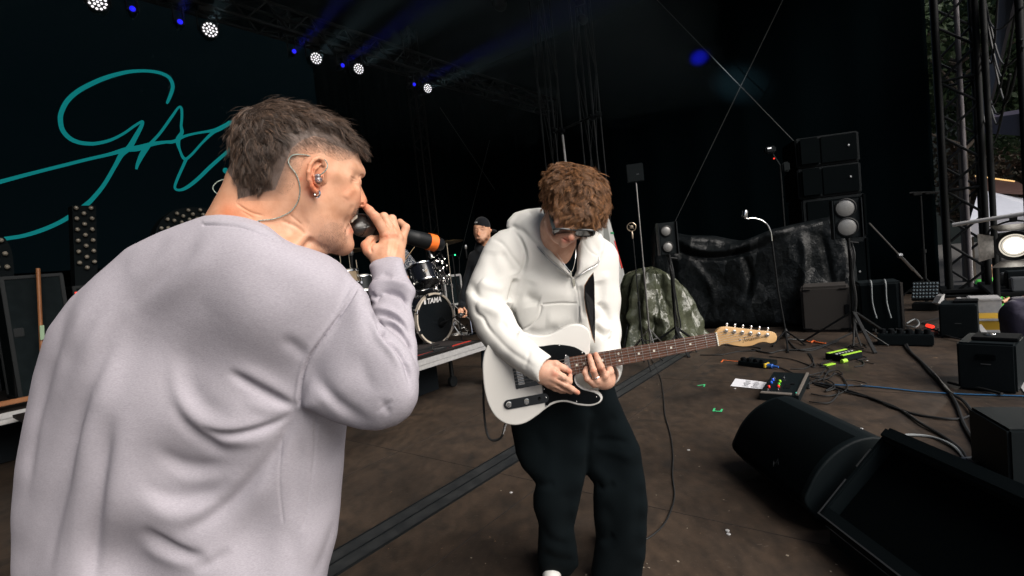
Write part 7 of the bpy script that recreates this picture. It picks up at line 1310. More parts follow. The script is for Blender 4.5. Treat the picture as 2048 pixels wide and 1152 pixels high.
fb = MB(); fb.prism([P(x, y, dp - .004) for x, y in [(1228, 481), (1230, 481), (1246, 536), (1243, 537)]], FW * .003); fb.build('red_stripe', mat('red_stripe', (.65, .04, .03), .5), ban); fb = MB(); fb.prism([P(x, y, dp - .003) for x, y in [(1207, 455), (1215, 452), (1220, 478), (1216, 510), (1208, 500)]], FW * .002); fb.build('grey_patch', mat('grey_patch', (.25, .26, .25), .4), ban)
for i, (x0, y0) in enumerate(((1243, 650), (1262, 648))): pass
mt = thing('microphone_stand', G(1255, 705), 'low black tripod stand in front of the green tarpaulin', 'stand'); top_ = P(1258, 638, (G(1255, 700) - CAM).dot(FW)); b = MB()
for x, y in ((1246, 702), (1283, 690), (1262, 680)): b.tube([top_, G(x, y, .01)], .010, 6)
b.tube([top_ - Z * .03, top_ + Z * .10], .013, 8); b.build('tripod', M['black'], mt, True)

# pedalboard, set list, tape, strips
fa = [G(1520, 800), G(1598, 806), G(1618, 765), G(1540, 762)]; pu_ = (fa[1] - fa[0]).normalized(); pv_ = Vector((-pu_.y, pu_.x, 0)); pw = (fa[1] - fa[0]).length; pdp = (fa[2] - fa[1]).dot(pv_); pb = thing('pedalboard', fa[0], 'black effects pedalboard with coloured knobs behind the rounded monitor wedge', 'pedalboard')
b = MB(); hh = .055; b.prism([fa[0], fa[0] + pv_ * pdp, fa[0] + pv_ * pdp + Z * (hh + .025), fa[0] + Z * hh], pu_ * pw); b.build('chassis', M['cab'], pb); ft_ = fa[0] + Z * hh; tn_ = (pv_ * pdp + Z * .025).normalized(); tu_ = pu_.cross(tn_)
M['strip'] = mat('warm_grey_strip', (.20, .18, .16), .45, .3); b = MB(); b.box(ft_ + pu_ * pw * .42 + tn_ * .022 + tu_ * .004, (pw * .80, .045, .008), (pu_, tn_, tu_), .002); b.box(ft_ + pu_ * pw * .965 + tn_ * pdp * .5 + tu_ * .006, (.022, pdp * .98, .014), (pu_, tn_, tu_), .003); b.build('rail', M['strip'], pb)
def onboard(x, y): return plane_hit(x, y, ft_ + tu_ * .002, tu_)
for x, y, c_ in ((1546, 761, (.02, .12, .85)), (1543, 766, (.02, .15, .8)), (1560, 764, (.35, .8, .03)), (1558, 770, (.10, .75, .05)), (1538, 775, (.9, .03, .02)), (1557, 774, (.9, .03, .02))):
    k_ = str(c_); M.setdefault(k_, mat('knob_colour', c_, .3, coat=.5)); b = MB(); b.lathe(onboard(x, y), tu_, [(0, .011), (.014, .010), (.018, .006)], 14); b.build('knob', M[k_], pb, True)
for x, y in ((1549, 758), (1568, 756), (1536, 781), (1556, 780)): b = MB(); b.lathe(onboard(x, y), tu_, [(0, .008), (.006, .008), (.008, .0055), (.02, .005), (.022, .002)], 12); b.build('foot_switch', M['chrome'], pb, True)
b = MB(); b.box(onboard(1586, 768), (.03, .035, .012), (pu_, tn_, tu_), .003); b.box(onboard(1598, 780), (.025, .05, .010), (pu_, tn_, tu_), .003); b.box(onboard(1575, 773), (.05, .10, .004), (pu_, tn_, tu_), .002); b.build('pedal', M['blackmatte'], pb)
M['cyanled'] = mat('cyan_led', (.02, .5, .4), .4, emit=(.05, 1, .7), emit_s=1.0); b = MB(); b.box(onboard(1593, 787) + tu_ * .006, (.008, .008, .004), (pu_, tn_, tu_)); b.build('status_light', M['cyanled'], pb)
M['paper'] = mat('paper', (.72, .73, .78), .8, noise=(150, (.45, .46, .52), .64, .68)); b = MB(); sp_ = [G(1471, 757, .004), G(1537, 765, .006), G(1531, 779, .004), G(1461, 772, .003)]; b.prism(sp_, Z * .0008); sl_ = tag(b.build('set_list', M['paper']), 'white printed set list taped to the floor beside the pedalboard', 'paper')
b = MB(); b.box(sp_[0] * .7 + sp_[2] * .3 + Z * .0015, (.03, .002, .001)); M['inkd'] = mat('print', (.05, .05, .07), .7); b = MB(); rr = random.Random(4)
for i in range(9):
    for j in range(2):
        q = sp_[0] + (sp_[1] - sp_[0]) * (.42 + j * .26) + (sp_[3] - sp_[0]) * (.14 + i * .085); q.z = .0068; dd = (sp_[1] - sp_[0]).normalized(); b.box(q, (rr.uniform(.03, .07), .004, .0006), (dd, Z.cross(dd), Z))
b.build('print', M['inkd'], sl_)
M['green_tape'] = mat('green_tape', (.06, .55, .22), .55); M['orange_tape'] = mat('orange_floor_tape', (.75, .16, .04), .55); M['lime'] = mat('lime_plastic', (.38, .68, .06), .4)
def tape(pts, w_, m, label, grp=None):
    b = MB(); 
    for a_, c_ in zip(pts[:-1], pts[1:]): a3, c3 = G(*a_, .004), G(*c_, .004); d = c3 - a3; l_ = d.length; d.normalize(); b.box((a3 + c3) / 2 + Z * (.0006 * pts.index(a_)), (l_ + w_, w_, .001), (d, Z.cross(d), Z))
    return tag(b.build('tape_mark', m), label, 'tape', grp)
tape([(1429, 817), (1427, 822), (1442, 823), (1444, 819)], .014, M['green_tape'], 'small green corner of tape, the nearer of the two on the floor', 'green tape marks'); tape([(1396, 771), (1409, 769), (1408, 773)], .012, M['green_tape'], 'small green tape mark on the bare floor farther back', 'green tape marks'); tape([(1443, 724), (1446, 720), (1478, 723)], .014, M['orange_tape'], 'orange tape strip running to the power strip')
t, a, d, n, w_, dep, h = qbox('power_strip', [(1476, 731), (1531, 738), (1531, 726)], .045, 'black power strip with a blue plug at the end of the orange tape', 'power strip', M['cab'], None, .006); b = MB()
for k in range(4): b.box(a + d * (.04 + k * w_ * .23) + n * .04 + Z * .06, (.045, .05, .045), (d, n, Z), .008)
b.build('plug', M['blackmatte'], t); M['blueplug'] = mat('blue_plastic', (.02, .10, .40), .4); b = MB(); b.lathe(a + d * (w_ + .0) + n * .04 + Z * .025, d, [(0, .02), (.05, .022), (.055, .014), (.11, .010)], 12); b.build('blue_plug', M['blueplug'], t, True); b = MB(); b.box(a + d * (w_ - .01) + n * .04 + Z * .03, (.02, .09, .04), (d, n, Z), .004); b.build('end_cap', mat('yellow_plastic', (.55, .38, .03), .4), t)
t, a, d, n, w_, dep, h = qbox('multi_socket', [(1688, 725), (1726, 716), (1716, 700)], .06, 'black multi-socket block with lime green edges beside the tripod', 'power strip', M['cab'], None, .006, dep=.20); b = MB(); b.box(a + d * w_ * .5 + n * .02 + Z * .067, (w_, .03, .008), (d, n, Z), .002); b.box(a + d * w_ * .5 + n * .17 + Z * .067, (w_, .03, .008), (d, n, Z), .002); b.build('green_edge', M['lime'], t)
b = MB()
for k in range(6): b.box(a + d * w_ * (.1 + .16 * k) + n * .095 + Z * .066, (.02, .02, .008), (d, n, Z), .002)
b.build('socket', mat('white_plastic', (.55, .58, .58), .4), t); b = MB(); b.box(G(1659, 729, .01), (.12, .045, .012), (d, n, Z), .004); b.lathe(G(1688, 722, .02), d, [(-.03, .02), (.03, .02)], 12); tag(b.build('lime_connector', M['lime'], None, True), 'lime green cable connector left of the multi-socket block', 'connector')
t, a, d, n, w_, dep, h = qbox('power_distributor', [(1755, 691), (1868, 694), (1866, 680)], .12, 'long flat black power box with plugs in front of the black speaker', 'power box', M['cab'], None, .01, dep=.22); b = MB()
for k in range(6): b.lathe(a + d * w_ * (.1 + .16 * k) + n * .06 + Z * .12, Z, [(0, .03), (.05, .028), (.055, .02)], 10)
b.build('plug', M['blackmatte'], t, True)
SG = 'small black box speakers at the stage edge'
t, a, d, n, w_, dep, h = qbox('box_speaker', [(1917, 778), (2036, 790), (2030, 760)], .36, 'black box with a handle slot nearest the stage edge', 'speaker', M['cab'], SG, .014, dep=.42); b = MB(); b.box(a + d * w_ * .5 - n * .003 + Z * h * .72, (w_ * .34, .012, .045), (d, n, Z), .005); b.build('handle', M['grillecloth'], t); b = MB(); b.box(a + d * w_ * .5 - n * .004 + Z * h * .58, (w_ * .17, .004, .006), (d, n, Z)); b.build('badge', M['lacebar'], t)
b = MB(); q = a + d * w_ * .62 + n * .2 + Z * (h + .018); b.box(q, (.26, .22, .028), (d, n, Z), .006); o_ = tag(b.build('foot_controller', M['blackmatte'], None, True), 'flat black pedal lying on the nearer black box', 'pedal'); b = MB(); b.lathe(q - d * .04 + Z * .014, Z, [(0, .034), (.004, .034), (.006, .026), (.007, .0)], 20); b.build('chrome_disc', M['chrome'], o_, True)
t, a, d, n, w_, dep, h = qbox('box_speaker', [(1880, 676), (1957, 678), (1950, 660)], .36, 'black box standing behind the other, left of the yellow case', 'speaker', M['cab'], SG, .014, dep=.38); b = MB(); b.box(a + d * w_ * .5 - n * .004 + Z * h * .45, (w_ * .17, .004, .006), (d, n, Z)); b.build('badge', M['lacebar'], t); b = MB(); b.box(a + d * w_ * .7 + n * .2 + Z * (h + .018), (.2, .2, .028), (d, n, Z), .006); o_ = tag(b.build('foot_controller', M['blackmatte'], None, True), 'flat black pedal lying on the farther black box', 'pedal'); b = MB(); b.box(a + d * w_ * .7 + n * .2 + Z * (h + .034), (.10, .03, .004), (d, n, Z)); b.build('chrome_strip', M['chrome'], o_)
# led matrix flood and a plate for the bracket highlight
t, a, d, n, w_, dep, h = qbox('led_flood', [(1824, 622), (1878, 622), (1876, 612)], .10, 'dark led flood light with rows of round lenses near the right-hand tower', 'stage light', M['fix'], None, .01, dep=.25); c = a + d * w_ * .5 + n * .1 + Z * .27; tl = (Z * .8 + n * .6).normalized(); b = MB(); b.box(c, (w_, .30, .05), (d, tl, d.cross(tl)), .01); b.build('panel', M['fix'], t); b = MB(); fn = d.cross(tl); fn = fn if fn.dot(CAM - c) > 0 else -fn
for i in range(8):
    for j in range(5): b.sphere(c + d * w_ * (-.43 + .123 * i) + tl * (-.11 + .055 * j) + fn * .024, .017, 8)
b.build('lenses', mat('clear_led_lens', (.10, .13, .15), .2, spec=.8), t, True); b = MB(); b.prism([P(x, y, 7.0) for x, y in [(1884, 592), (1890, 588), (1886, 610), (1876, 606)]], FW * .1); tag(b.build('highlight_plate', M['alu']), 'pale angled plate for the highlight on a bracket right of the led flood light', 'highlight_plate')  # pale plate stands in for the white highlight on a bracket
# cables on the floor
def zc14(q): return [(1400 + x / 2.88, 560 + y / 2.88) for x, y in q]
def cable(q, r, label, m=None, z=.0, conv=zc14, grp='black cables snaking over the right side of the floor'):
    b = MB(); rr = random.Random(len(label)); b.tube(spline([G(x, y, r + z + .004 * (i % 2)) for i, (x, y) in enumerate(conv(q))], 6), r, 7); return tag(b.build('cable', m or M['rubber'], None, True), label, 'cable', grp)
cable([(1150, 300), (1190, 390), (1260, 460), (1340, 545), (1400, 600), (1470, 700), (1520, 830), (1580, 930), (1632, 1030), (1620, 1110), (1560, 1180)], .011, 'thick black cable running from the power box down to the right-hand corner'); cable([(1170, 310), (1205, 400), (1275, 470), (1360, 555), (1430, 640), (1520, 700), (1590, 800), (1640, 900), (1655, 970), (1600, 1040), (1560, 1110)], .011, 'thick black cable lying alongside the other on its right', z=.006)
cable([(640, 590), (760, 610), (900, 650), (1040, 700), (1150, 745), (1280, 830), (1400, 900), (1500, 975), (1540, 1050), (1535, 1095)], .009, 'black cable curving from the pedalboard to the large monitor'); cable([(660, 600), (820, 640), (980, 680), (1120, 735), (1250, 775), (1400, 797), (1500, 800), (1568, 785), (1612, 850), (1640, 900), (1662, 960), (1640, 1010)], .008, 'black cable crossing over the others and turning at the right')
cable([(1138, 910), (1200, 892), (1330, 903), (1440, 945), (1510, 1010), (1540, 1090)], .008, 'pale grey cable arching behind the large monitor', M['palecable']); cable([(1380, 1030), (1480, 1032), (1580, 1024), (1680, 1045), (1730, 1075)], .007, 'grey cable lying flat behind the large monitor', M['palecable'], .006); cable([(1570, 790), (1600, 860), (1650, 910), (1710, 955)], .009, 'black cable leading up to the dark box at the right edge', z=.01); cable([(1560, 1120), (1600, 1060), (1640, 1025), (1650, 960)], .009, 'looped end of cable beside the large monitor', z=.012)
cable([(1600, 1150), (1650, 1095), (1720, 1070), (1800, 1075)], .011, 'thick grey cable loop under the dark box at the right edge', M['palecable'], .004); cable([(400, 440), (520, 455), (600, 480), (660, 500), (640, 450), (622, 420), (645, 440), (650, 480), (600, 510), (520, 512)], .005, 'thin black cable looping between the power strip and the tripod'); cable([(420, 490), (500, 520), (560, 548), (640, 580)], .006, 'black cable from the power strip to the pedalboard')
cable([(640, 560), (720, 570), (780, 540), (822, 545), (790, 520), (740, 530), (712, 580), (760, 605), (850, 610), (960, 600), (900, 580), (840, 576)], .0045, 'thin black cable coiled right of the pedalboard', z=.01); cable([(640, 655), (720, 668), (800, 655), (850, 620), (820, 560), (780, 545)], .0055, 'instrument cable plugged into the right side of the pedalboard', z=.004); cable([(630, 700), (690, 708), (750, 705), (790, 665), (800, 640)], .0055, 'second instrument cable curling from the pedalboard corner', z=.005)
cable([(0, 432), (120, 430), (220, 412), (330, 405), (350, 395), (300, 385), (200, 380), (120, 372), (20, 372)], .006, 'black cable lying flat beneath the guitar headstock'); cable([(300, 400), (400, 420), (470, 405), (600, 400), (700, 380), (820, 330), (900, 290)], .009, 'black cable from the gooseneck stand base to the tripod'); cable([(510, 350), (560, 400), (640, 405), (720, 380), (800, 350)], .008, 'short dark cable behind the gooseneck stand')
cable([(712, 500), (700, 480), (760, 460), (850, 445), (930, 465), (940, 490), (890, 500)], .006, 'black cable coiled round the lime multi-socket'); cable([(1000, 290), (980, 250), (1030, 240), (1090, 270), (1110, 310), (1060, 320), (1010, 300), (1040, 250), (1100, 260), (1150, 300)], .010, 'heap of black cable loops before the black speaker', z=.03); cable([(1180, 290), (1260, 300), (1340, 285), (1420, 320), (1500, 340), (1580, 345)], .009, 'black cable running to the farther black box', z=.02); cable([(1190, 250), (1240, 225), (1262, 250), (1240, 272), (1190, 262)], .008, 'pale cable loop beside the black speaker', M['palecable'], .03)
cable([(1430, 590), (1470, 600), (1520, 612), (1600, 620), (1700, 645), (1740, 655)], .010, 'black plug and cable in front of the nearer black box', z=.01); cable([(1540, 345), (1620, 355), (1680, 375), (1720, 400)], .012, 'thick connector cable between the two black boxes', z=.05)
for k in range(13):
    rr = random.Random(70 + k); x, y = rr.choice([(560, 480), (700, 560), (760, 520), (820, 420), (1050, 320), (1280, 310), (1450, 350), (640, 380), (900, 400), (1330, 270)]); q_ = [(x + rr.uniform(-30, 30), y + rr.uniform(-12, 12))]
    for i in range(6): q_.append((q_[-1][0] + rr.uniform(-75, 110), q_[-1][1] + rr.uniform(-34, 36)))
    cable(q_, rr.uniform(.0035, .0065), ['thin black cable %s' % w_ for w_ in ('trailing behind the pedalboard', 'looping past the tripod', 'lying before the subwoofer', 'crossing the coil by the pedalboard', 'near the lime multi-socket', 'under the blue strap', 'beside the power strip', 'near the flat power box', 'in front of the black speaker', 'winding behind the set list', 'curling near the gooseneck base', 'close to the farther black box', 'drifting towards the stage edge')][k], z=.004 * (k % 4))
b = MB(); bp2 = zc14([(680, 593), (760, 602), (850, 606), (980, 612), (1130, 627), (1250, 640), (1400, 650), (1560, 658), (1700, 662), (1870, 668), (1990, 676)]); pts = spline([G(x, y, .008) for x, y in bp2], 5); slat(pts, .011, .0015, b, Z); tag(b.build('blue_strap', mat('blue_webbing', (.015, .075, .17), .5)), 'flat blue strap lying across the floor towards the stage edge', 'strap')
for nm, pl_, ml, lb_ in (('blue_connector', [(60, 240), (100, 235), (130, 250)], M['blueplug'], 'blue cable connector behind the guitar headstock'), ('red_connector', [(165, 250), (200, 240), (240, 232)], mat('red_plastic', (.55, .03, .02), .4), 'red cable connector behind the guitar headstock'), ('red_connector', [(1310, 262), (1340, 270)], M['red_led'], 'small glowing red connector among the cables by the black speaker'), ('red_strap', [(1420, 300), (1500, 314)], mat('red_strap', (.8, .05, .03), .4), 'bright red strap lying before the farther black box')):  # the small red connector glows with the led material
    b = MB(); b.tube([G(x, y, .03) for x, y in zc14(pl_)], .022 if 'conn' in nm else .014, 8); tag(b.build(nm, ml, None, True), lb_, 'connector')
b = MB(); b.tube([G(x, y, .012) for x, y in zc14([(505, 340), (560, 344), (612, 347)])], .007, 8); tag(b.build('drumstick', M['palecable'], None, True), 'pale stick lying behind the gooseneck stand', 'stick'); b = MB(); b.tube(spline([G(x, y, .012) for x, y in zc14([(612, 350), (640, 358), (655, 350), (680, 360), (725, 366)])], 5), .009, 6); tag(b.build('orange_string', M['orange_tape'], None, True), 'orange string tied at the end of the pale stick', 'string')
b = MB(); rr = random.Random(8)
for k in range(70):
    x, y = rr.uniform(900, 2000), rr.uniform(720, 1150); q = G(x, y, .002); an = rr.random() * 3; s_ = rr.uniform(.003, .011); b.box(q, (s_, s_ * rr.uniform(.3, .9), .0015), (Vector((math.cos(an), math.sin(an), 0)), Vector((-math.sin(an), math.cos(an), 0)), Z))
o = b.build('floor_litter', mat('litter', (.26, .22, .17), .7)); o['kind'] = 'stuff'
b = MB()
for x, y in ((1264, 978), (1022, 985), (1455, 1061), (1457, 1068), (1377, 900), (1723, 857), (1724, 769), (1734, 721), (1470, 777)): b.lathe(G(x, y, .0015), Z, [(0, .010), (.002, .009), (.0021, .004)], 12)
o = b.build('floor_bolts', M['alu']); o['kind'] = 'stuff'
# ================================================================ beyond the right edge of the stage
M['towerpole'] = mat('grey_fabric_strip', (.13, .12, .13), .7)
bt_ = G(1936, 588); tw = truss(Vector((bt_.x, bt_.y, 0)), Vector((bt_.x, bt_.y, 7.2)), .46, 'big black lattice tower at the right side of the stage', r=.042, step=.42, side=U, br=.019)
b = MB(); q = Vector((bt_.x, bt_.y, 0)); b.tube([q + RT * .05 + Z * .05, q + RT * .05 + Z * 7], .035, 12); tag(b.build('cable_sleeve', M['towerpole'], None, True), 'pale grey sleeve running up inside the big lattice tower', 'sleeve')
b = MB(); b.box(q + Z * .02, (.9, .9, .03), SU, .005); b.box(q + Z * .09, (.7, .7, .05), SU, .005); tag(b.build('tower_base', M['fix']), 'black base plates under the big lattice tower', 'base plate')
def vpole(px, py, v, top, r, label, base=-1.3): p = onv(px, py, v); b = MB(); b.tube([Vector((p.x, p.y, base)), Vector((p.x, p.y, top))], r, 10); return tag(b.build('scaffold_pole', M['fix'], None, True), label, 'pole', 'black scaffold poles at the stage edge')
vpole(1992, 545, -1.0, 7.2, .035, 'thick black scaffold pole left of the lit spotlight'); vpole(2062, 545, -1.1, 7.2, .035, 'black scaffold pole cut by the right edge')
rp = thing('cable_bundle', onv(1978, 150, -1.1), 'black cables looping down between the scaffold poles above the white tent', 'cable'); b = MB(); rr = random.Random(3)
for k in range(9):
    a0, a1 = onv(1950 + rr.uniform(-10, 20), rr.uniform(-60, 120), -1.1), onv(2010 + rr.uniform(-20, 45), rr.uniform(-60, 230), -1.1); m_ = (a0 + a1) / 2 - Z * rr.uniform(.3, 1.3); b.tube(spline([a0, m_, a1], 8), .012, 5)
b.build('cables', M['rubber'], rp, True)
hp_ = thing('steel_pipe', onv(1915, 448, -1.05), 'steel pipe across the stage edge carrying the lit spotlight', 'pipe'); pA, pB = P(1905, 450, 6.3), P(2120, 416, 5.6); b = MB(); b.tube([pA, pB], .024, 10); b.build('pipe', M['alu'], hp_, True)
# the lit spotlight with barn doors
c = onv(2029, 491, -1.05); fd = (CAM - c).normalized(); fa_ = Z.cross(fd).normalized(); fe = fd.cross(fa_); dpt = (c - CAM).dot(FW); pm = dpt / F; sp = thing('spotlight', c, 'lit spotlight with four barn doors hanging from the steel pipe', 'spotlight'); r_ = 24 * pm
b = MB(); b.lathe(c, -fd, [(-.02, r_ * 1.02), (-.03, r_ * 1.2), (.0, r_ * 1.25), (.30, r_ * 1.2), (.34, r_ * .8)], 32, False); b.build('housing', M['fix'], sp, True); b = MB(); b.lathe(c, fd, [(.0, r_), (.01, r_ * .8), (.018, r_ * .4), (.02, .001)], 32); M['lamp_lens'] = mat('glass_lens', (.5, .48, .42), .25, spec=.8, emit=(1, .9, .74), emit_s=.55); b.build('lens', M['lamp_lens'], sp, True)
b = MB(); b.sphere(c + fd * .022 + fe * .002, r_ * .62, 20, (1, 1, 1)); M['lamp_on'] = mat('lit_lamp', (1, 1, 1), .3, emit=(1, .96, .88), emit_s=6); b = MB(); b.lathe(c + fd * .012, fd, [(.0, r_ * .66), (.012, r_ * .5), (.016, .001)], 28); b.build('lamp', M['lamp_on'], sp, True); b = MB()
for k in (.82, .98, 1.12): b.tube([c + fd * .02 + (fa_ * math.cos(q) + fe * math.sin(q)) * r_ * k for q in np.linspace(0, 2 * math.pi, 33)], .003, 5, False)
b.build('lens_ring', M['darkmetal'], sp, True); M['door'] = mat('barn_door_metal', (.07, .065, .062), .4, .6, noise=(30, (.15, .14, .13), .3, .7))
for ax_, bx_, s_, wd in ((fa_, fe, -1, 1.2), (fa_, fe, 1, 1.2), (fe, fa_, 1, 1.5), (fe, fa_, -1, 1.5)):
    b = MB(); o1 = c + ax_ * (s_ * r_ * 1.25) + fd * .03; o2 = c + ax_ * (s_ * r_ * (2.2 if wd < 1.3 else 1.75)) + fd * .17; pr = [o1 - bx_ * r_ * .9, o1 + bx_ * r_ * .9, o2 + bx_ * r_ * wd, o2 - bx_ * r_ * wd]; b.prism(pr, fd * .004); b.build('barn_door', M['door'], sp)
b = MB(); b.tube(spline([c + fa_ * r_ * 1.4 - fd * .12, c + fa_ * r_ * 1.5 + fe * .2 - fd * .12, c + fe * r_ * 2.1 - fd * .12, c - fa_ * r_ * 1.5 + fe * .2 - fd * .12, c - fa_ * r_ * 1.4 - fd * .12], 6), .011, 6); b.box(c + fe * r_ * 2.35 - fd * .1, (.07, .06, .10), (fa_, fd, fe), .01); b.build('yoke', M['fix'], sp, True)
spotlight('lamp_light', c + fd * .06, fd, 50, 30, (1, .93, .82), sp, .6, .05)
# white tent, parasols, trees, people, tables
def far(px, py, d): return P(px, py, d)
dt = 17.0; tent = thing('tent', Vector((far(2050, 480, dt).x, far(2050, 480, dt).y, -1.3)), 'white pointed tent behind the lit spotlight', 'tent'); M['canvas'] = mat('white_canvas', (.42, .44, .50), .8, bump=(3, .3, .05)); ap = far(1958, 379, dt + 1.5); cs = [far(1938, 447, dt), far(2100, 424, dt - .5), far(2115, 410, dt + 4), far(1940, 436, dt + 4)]
b = MB(); b.add([ap] + cs, [(0, 1, 2), (0, 2, 3), (0, 3, 4), (0, 4, 1)]); b.build('roof', M['canvas'], tent); b = MB(); b.add([cs[0], cs[1], cs[1] - Z * .45, cs[0] - Z * .45, cs[3], cs[3] - Z * .45], [(0, 1, 2, 3), (0, 3, 5, 4)]); b.build('valance', mat('grey_canvas', (.28, .28, .31), .8), tent)
for q_ in cs[:2]: b = MB(); b.tube([q_, Vector((q_.x, q_.y, -1.3))], .04, 8); b.build('leg', M['alu'], tent)
M['brownroof'] = mat('brown_awning', (.06, .024, .018), .8); aw = thing('awning', Vector((far(1990, 560, 20).x, far(1990, 560, 20).y, -1.3)), 'reddish brown awning with a string of small lights above the white tent', 'awning'); b = MB(); b.prism([far(1950, 352, 20), far(2032, 362, 20), far(2075, 384, 19), far(1955, 378, 19)], -Z * .12); b.build('cloth', M['brownroof'], aw); b = MB()
for k in range(22): b.sphere(far(1952 + k * 3.6, 352 + k * .5, 19.9), .035, 6)
b.build('string_light', mat('warm_bulb', (1, .7, .3), .4, emit=(1, .62, .25), emit_s=.6), aw); b = MB(); b.tube([far(1992, 380, 20), Vector((far(1992, 380, 20).x, far(1992, 380, 20).y, -1.3))], .06, 8); b.build('post', M['fix'], aw)
M['leaf'] = mat('leaves', (.018, .036, .014), .6, spec=.2, noise=(1.6, (.038, .060, .022), .35, .7)); M['leafb'] = mat('autumn_leaves', (.07, .032, .016), .6, noise=(1.4, (.03, .038, .015), .4, .65)); M['bark'] = mat('bark', (.05, .038, .028), .9, bump=(14, .8, .03))
def tree(base, H_, Rc, seed, label, m, n=5200):
    rs = np.random.RandomState(seed); t = thing('tree', base, label, 'tree', 'trees beyond the stage'); b = MB(); top = base + Z * H_ * .72; b.tube(spline([base, base + Z * H_ * .3 + U * .15, top], 5), [.20, .19, .18, .17, .16, .14, .13, .11, .09, .07, .05][:11], 8); lob = []
    for k in range(13): q = 6.28 * k / 13 + rs.rand(); h_ = .34 + .5 * rs.rand(); e = base + Z * H_ * h_; rr_ = Rc * (.55 + .55 * rs.rand()) * (1.15 - abs(h_ - .55)); tip = e + Vector((math.cos(q), math.sin(q), .45)) * rr_; b.tube([e, (e + tip) / 2 + Z * .15, tip], [.06, .04, .015], 5); lob.append((tip, Rc * rs.uniform(.28, .5)))
    lob += [(top + Z * H_ * .12, Rc * .55), (top - Z * H_ * .1, Rc * .5)]; b.build('trunk', M['bark'], t, True); c = np.array([list(l[0]) for l in lob]); r = np.array([l[1] for l in lob]); i = rs.randint(len(lob), size=n); d = rs.randn(n, 3); d /= np.linalg.norm(d, axis=1)[:, None]; p = c[i] + d * (r[i] * (.55 + .5 * rs.rand(n) ** .5))[:, None]
    a = rs.randn(n, 3); a /= np.linalg.norm(a, axis=1)[:, None]; e = np.cross(a, rs.randn(n, 3)); e /= np.linalg.norm(e, axis=1)[:, None]; s = rs.uniform(.07, .17, n)[:, None]; v = np.stack([p - a * s, p - e * s * .6, p + a * s, p + e * s * .6], 1).reshape(-1, 3); mesh_obj('crown', v, np.arange(n * 4).reshape(n, 4), m, t, False)
for i, (px, py, dd, H_, Rc, lb_, m) in enumerate([(1935, 480, 19, 13.5, 3.6, 'dark green tree seen between the lattice tower and the scaffold pole', M['leaf']), (2060, 480, 22, 13, 4.2, 'green tree rising right of the scaffold pole', M['leaf']), (2030, 470, 25, 5.0, 2.8, 'reddish brown tree above the white tent', M['leafb']), (2200, 480, 20, 13, 4.5, 'green tree outside the right edge', M['leaf']), (1985, 470, 27, 16, 5.0, 'tall dark tree farthest behind the lattice tower', M['leaf'])]):
    q = far(px, py, dd); tree(Vector((q.x, q.y, -1.3)), H_, Rc, i + 2, lb_, m, 11000)
hd = MB(); q = far(2080, 470, 40); hd.box(Vector((q.x, q.y, 11)), (2, 90, 30), SU); tag(hd.build('sky_blocker', mat('dark_sky_blocker', (.015, .022, .020), .9)), 'dark upright sheet added behind the trees at far right to hide bright sky', 'backdrop')  # dark sheet added behind the trees to close bright sky gaps
M['roofcloth'] = mat('grey_roof_fabric', (.11, .105, .125), .7, bump=(4, .4, .03)); b = MB(); b.prism([onv(x, y, -1.4) for x, y in [(2012, -60), (2052, -60), (2020, 60), (1992, 180), (1976, 236), (1965, 236), (1978, 170), (1996, 70)]], V * .04); tag(b.build('roof_flap', M['roofcloth']), 'grey fabric strip hanging down beside the scaffold pole', 'fabric'); b = MB(); b.prism([onv(x, y, -1.6) for x, y in [(1963, 232), (2120, 205), (2120, 262), (1964, 258)]], -Z * .06 + V * .1); tag(b.build('side_canopy', mat('violet_canopy', (.055, .045, .075), .7)), 'violet-grey canopy edge above the treetops', 'canopy')
t, a, d, n, w_, dep, h = qbox('side_platform', [(1990, 800), (2140, 830), (2100, 760)], .05, 'x', 'x', dep=.1) if False else (None,) * 7
M['violet'] = mat('violet_cloth', (.030, .026, .050), .8, bump=(6, .8, .03)); b = MB(); o1 = S(5.2, -1.55, -1.3)
tv_ = tarp('cloth_cover', [(2004, 600), (2050, 590), (2110, 600), (2130, 800), (2010, 800), (2002, 700)], 4.7, .12, .22, M['violet'], 'dark violet cloth over gear beyond the stage edge', 3, .02, (.03, .03, 40, 4)); tv_['category'] = 'cloth'
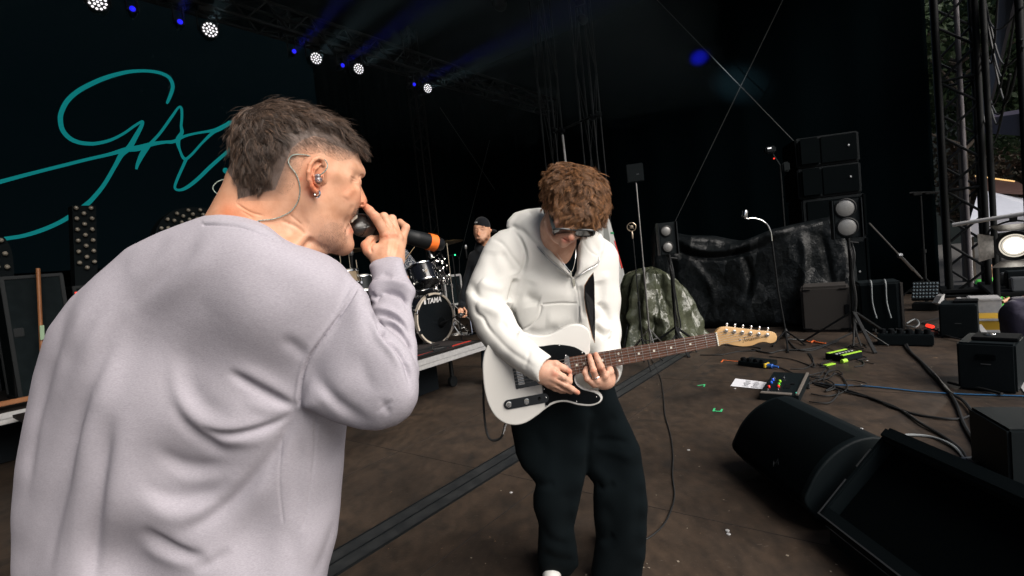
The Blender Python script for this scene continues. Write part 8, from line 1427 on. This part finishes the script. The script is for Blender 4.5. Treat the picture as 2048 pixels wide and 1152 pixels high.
def person_far(px, py_head, d, coat, label, base=-1.3):
    hd_ = far(px, py_head, d); t = thing('person', Vector((hd_.x, hd_.y, base)), label, 'person', 'people standing beyond the stage'); Q = Vol(hd_, ray(px, py_head), Z, (-.35, -2.0, -.25), (.35, .25, .25), .02); z0 = base - hd_.z
    Q.F = Q.ell((0, 0, 0), (.075, .105, .09)); Q.smin(Q.cone((0, -.08, 0), (0, -.2, 0), .05, .06), .02); Q.smin(Q.ell((0, -.01, -.09), (.014, .02, .015)), .01)
    for s_ in (-1, 1): Q.smin(Q.cone((.19 * s_, -.26, 0), (.24 * s_, -.55, -.04), .045, .04), .02); Q.smin(Q.cone((.24 * s_, -.55, -.04), (.12 * s_, -.62, -.24), .035, .03), .02); Q.smin(Q.cone((.09 * s_, -.85, 0), (.10 * s_, z0 + .06, 0), .075, .05), .02)
    Q.smin(Q.cone((0, -.3, 0), (0, -.85, 0), .12, .11), .03); v, f = Q.mesh(1); set_tint(mesh_obj('body', v, outv(v, f), M['skin'], t), np.ones((len(v), 3)))
    Q = Vol(hd_, ray(px, py_head), Z, (-.35, -1.0, -.25), (.35, -.1, .25), .02); Q.F = Q.cone((0, -.30, 0), (0, -.80, 0), .15, .15)
    for s_ in (-1, 1): Q.smin(Q.cone((.17 * s_, -.25, 0), (.24 * s_, -.55, -.04), .065, .055), .03)
    v, f = Q.mesh(1); mesh_obj('jacket', v, outv(v, f), coat, t); Q = Vol(hd_, ray(px, py_head), Z, (-.3, z0 - .02, -.25), (.3, -.7, .25), .025); Q.F = Q.cone((0, -.82, 0), (0, -.86, 0), .14, .14)
    for s_ in (-1, 1): Q.smin(Q.cone((.08 * s_, -.86, 0), (.10 * s_, z0 + .1, 0), .09, .07), .02)
    v, f = Q.mesh(1); mesh_obj('trousers', v, outv(v, f), M['hoodie'], t); Q = Vol(hd_, ray(px, py_head), Z, (-.13, -.12, -.13), (.13, .15, .14), .012); Q.F = Q.ell((0, .03, .025), (.088, .10, .095)); v, f = Q.mesh(1); mesh_obj('hair', v, outv(v, f), M['hoodie'], t)
M['hivis'] = mat('hi_vis_green', (.10, .65, .08), .6); person_far(1982, 537, 9.5, M['hivis'], 'person in a bright green vest below the lit spotlight'); person_far(2022, 545, 12, M['hoodie'], 'person in dark clothes right of the green vest')
def obox(px, py, d, size, m, name, label, cat, grp=None, det=None):
    c = far(px, py, d); t = thing(name, c - Z * size[2] / 2, label, cat, grp); b = MB(); b.box(c, size, SU, .012); b.build('body', m, t); b = MB()
    for sz in (-1, 1): b.box(c + Z * (sz * (size[2] / 2 - .02)), (size[0] + .012, size[1] + .012, .025), SU, .004)
    b.build('rim', M['alu'], t); return t
obox(1976, 645, 6.1, (.42, .3, .17), mat('yellow_case', (.40, .24, .015), .45), 'tool_case', 'yellow tool case on the crates beyond the stage edge', 'case'); obox(1978, 678, 6.1, (.5, .4, .28), mat('grey_crate', (.22, .23, .25), .5), 'storage_crate', 'grey crate under the yellow tool case', 'crate', 'crates beyond the stage edge'); obox(1968, 612, 6.6, (.34, .3, .24), M['alu'], 'storage_crate', 'silver crate behind the yellow tool case', 'crate', 'crates beyond the stage edge')
q = far(1978, 700, 6.1); b = MB(); b.box(Vector((q.x, q.y, (q.z - .0 - 1.3) / 2)), (.9, .6, q.z + 1.3), SU, .01); tag(b.build('side_table', M['fix']), 'black bench below the stage edge carrying the crates', 'bench')
q = far(2040, 575, 7.5); tb_ = thing('equipment_table', Vector((q.x, q.y, -1.3)), 'dark table of sound equipment under the lit spotlight', 'table'); b = MB(); b.box(q, (1.6, .8, .05), SU, .01); b.build('table_top', M['fix'], tb_)
for sx in (-.7, .7): b = MB(); b.tube([q + U * sx, Vector(((q + U * sx).x, (q + U * sx).y, -1.3))], .03, 8); b.build('leg', M['fix'], tb_)
for k in range(4): b = MB(); b.box(q + U * (-.6 + .38 * k) + Z * (.12 + .03 * (k % 2)), (.28, .35, .18 + .06 * (k % 2)), SU, .015); tag(b.build('equipment_case', M['cab'] if k % 2 else M['lacebar']), ['first', 'second', 'third', 'fourth'][k] + ' equipment case from the left on the dark table', 'case', 'cases on the dark table')
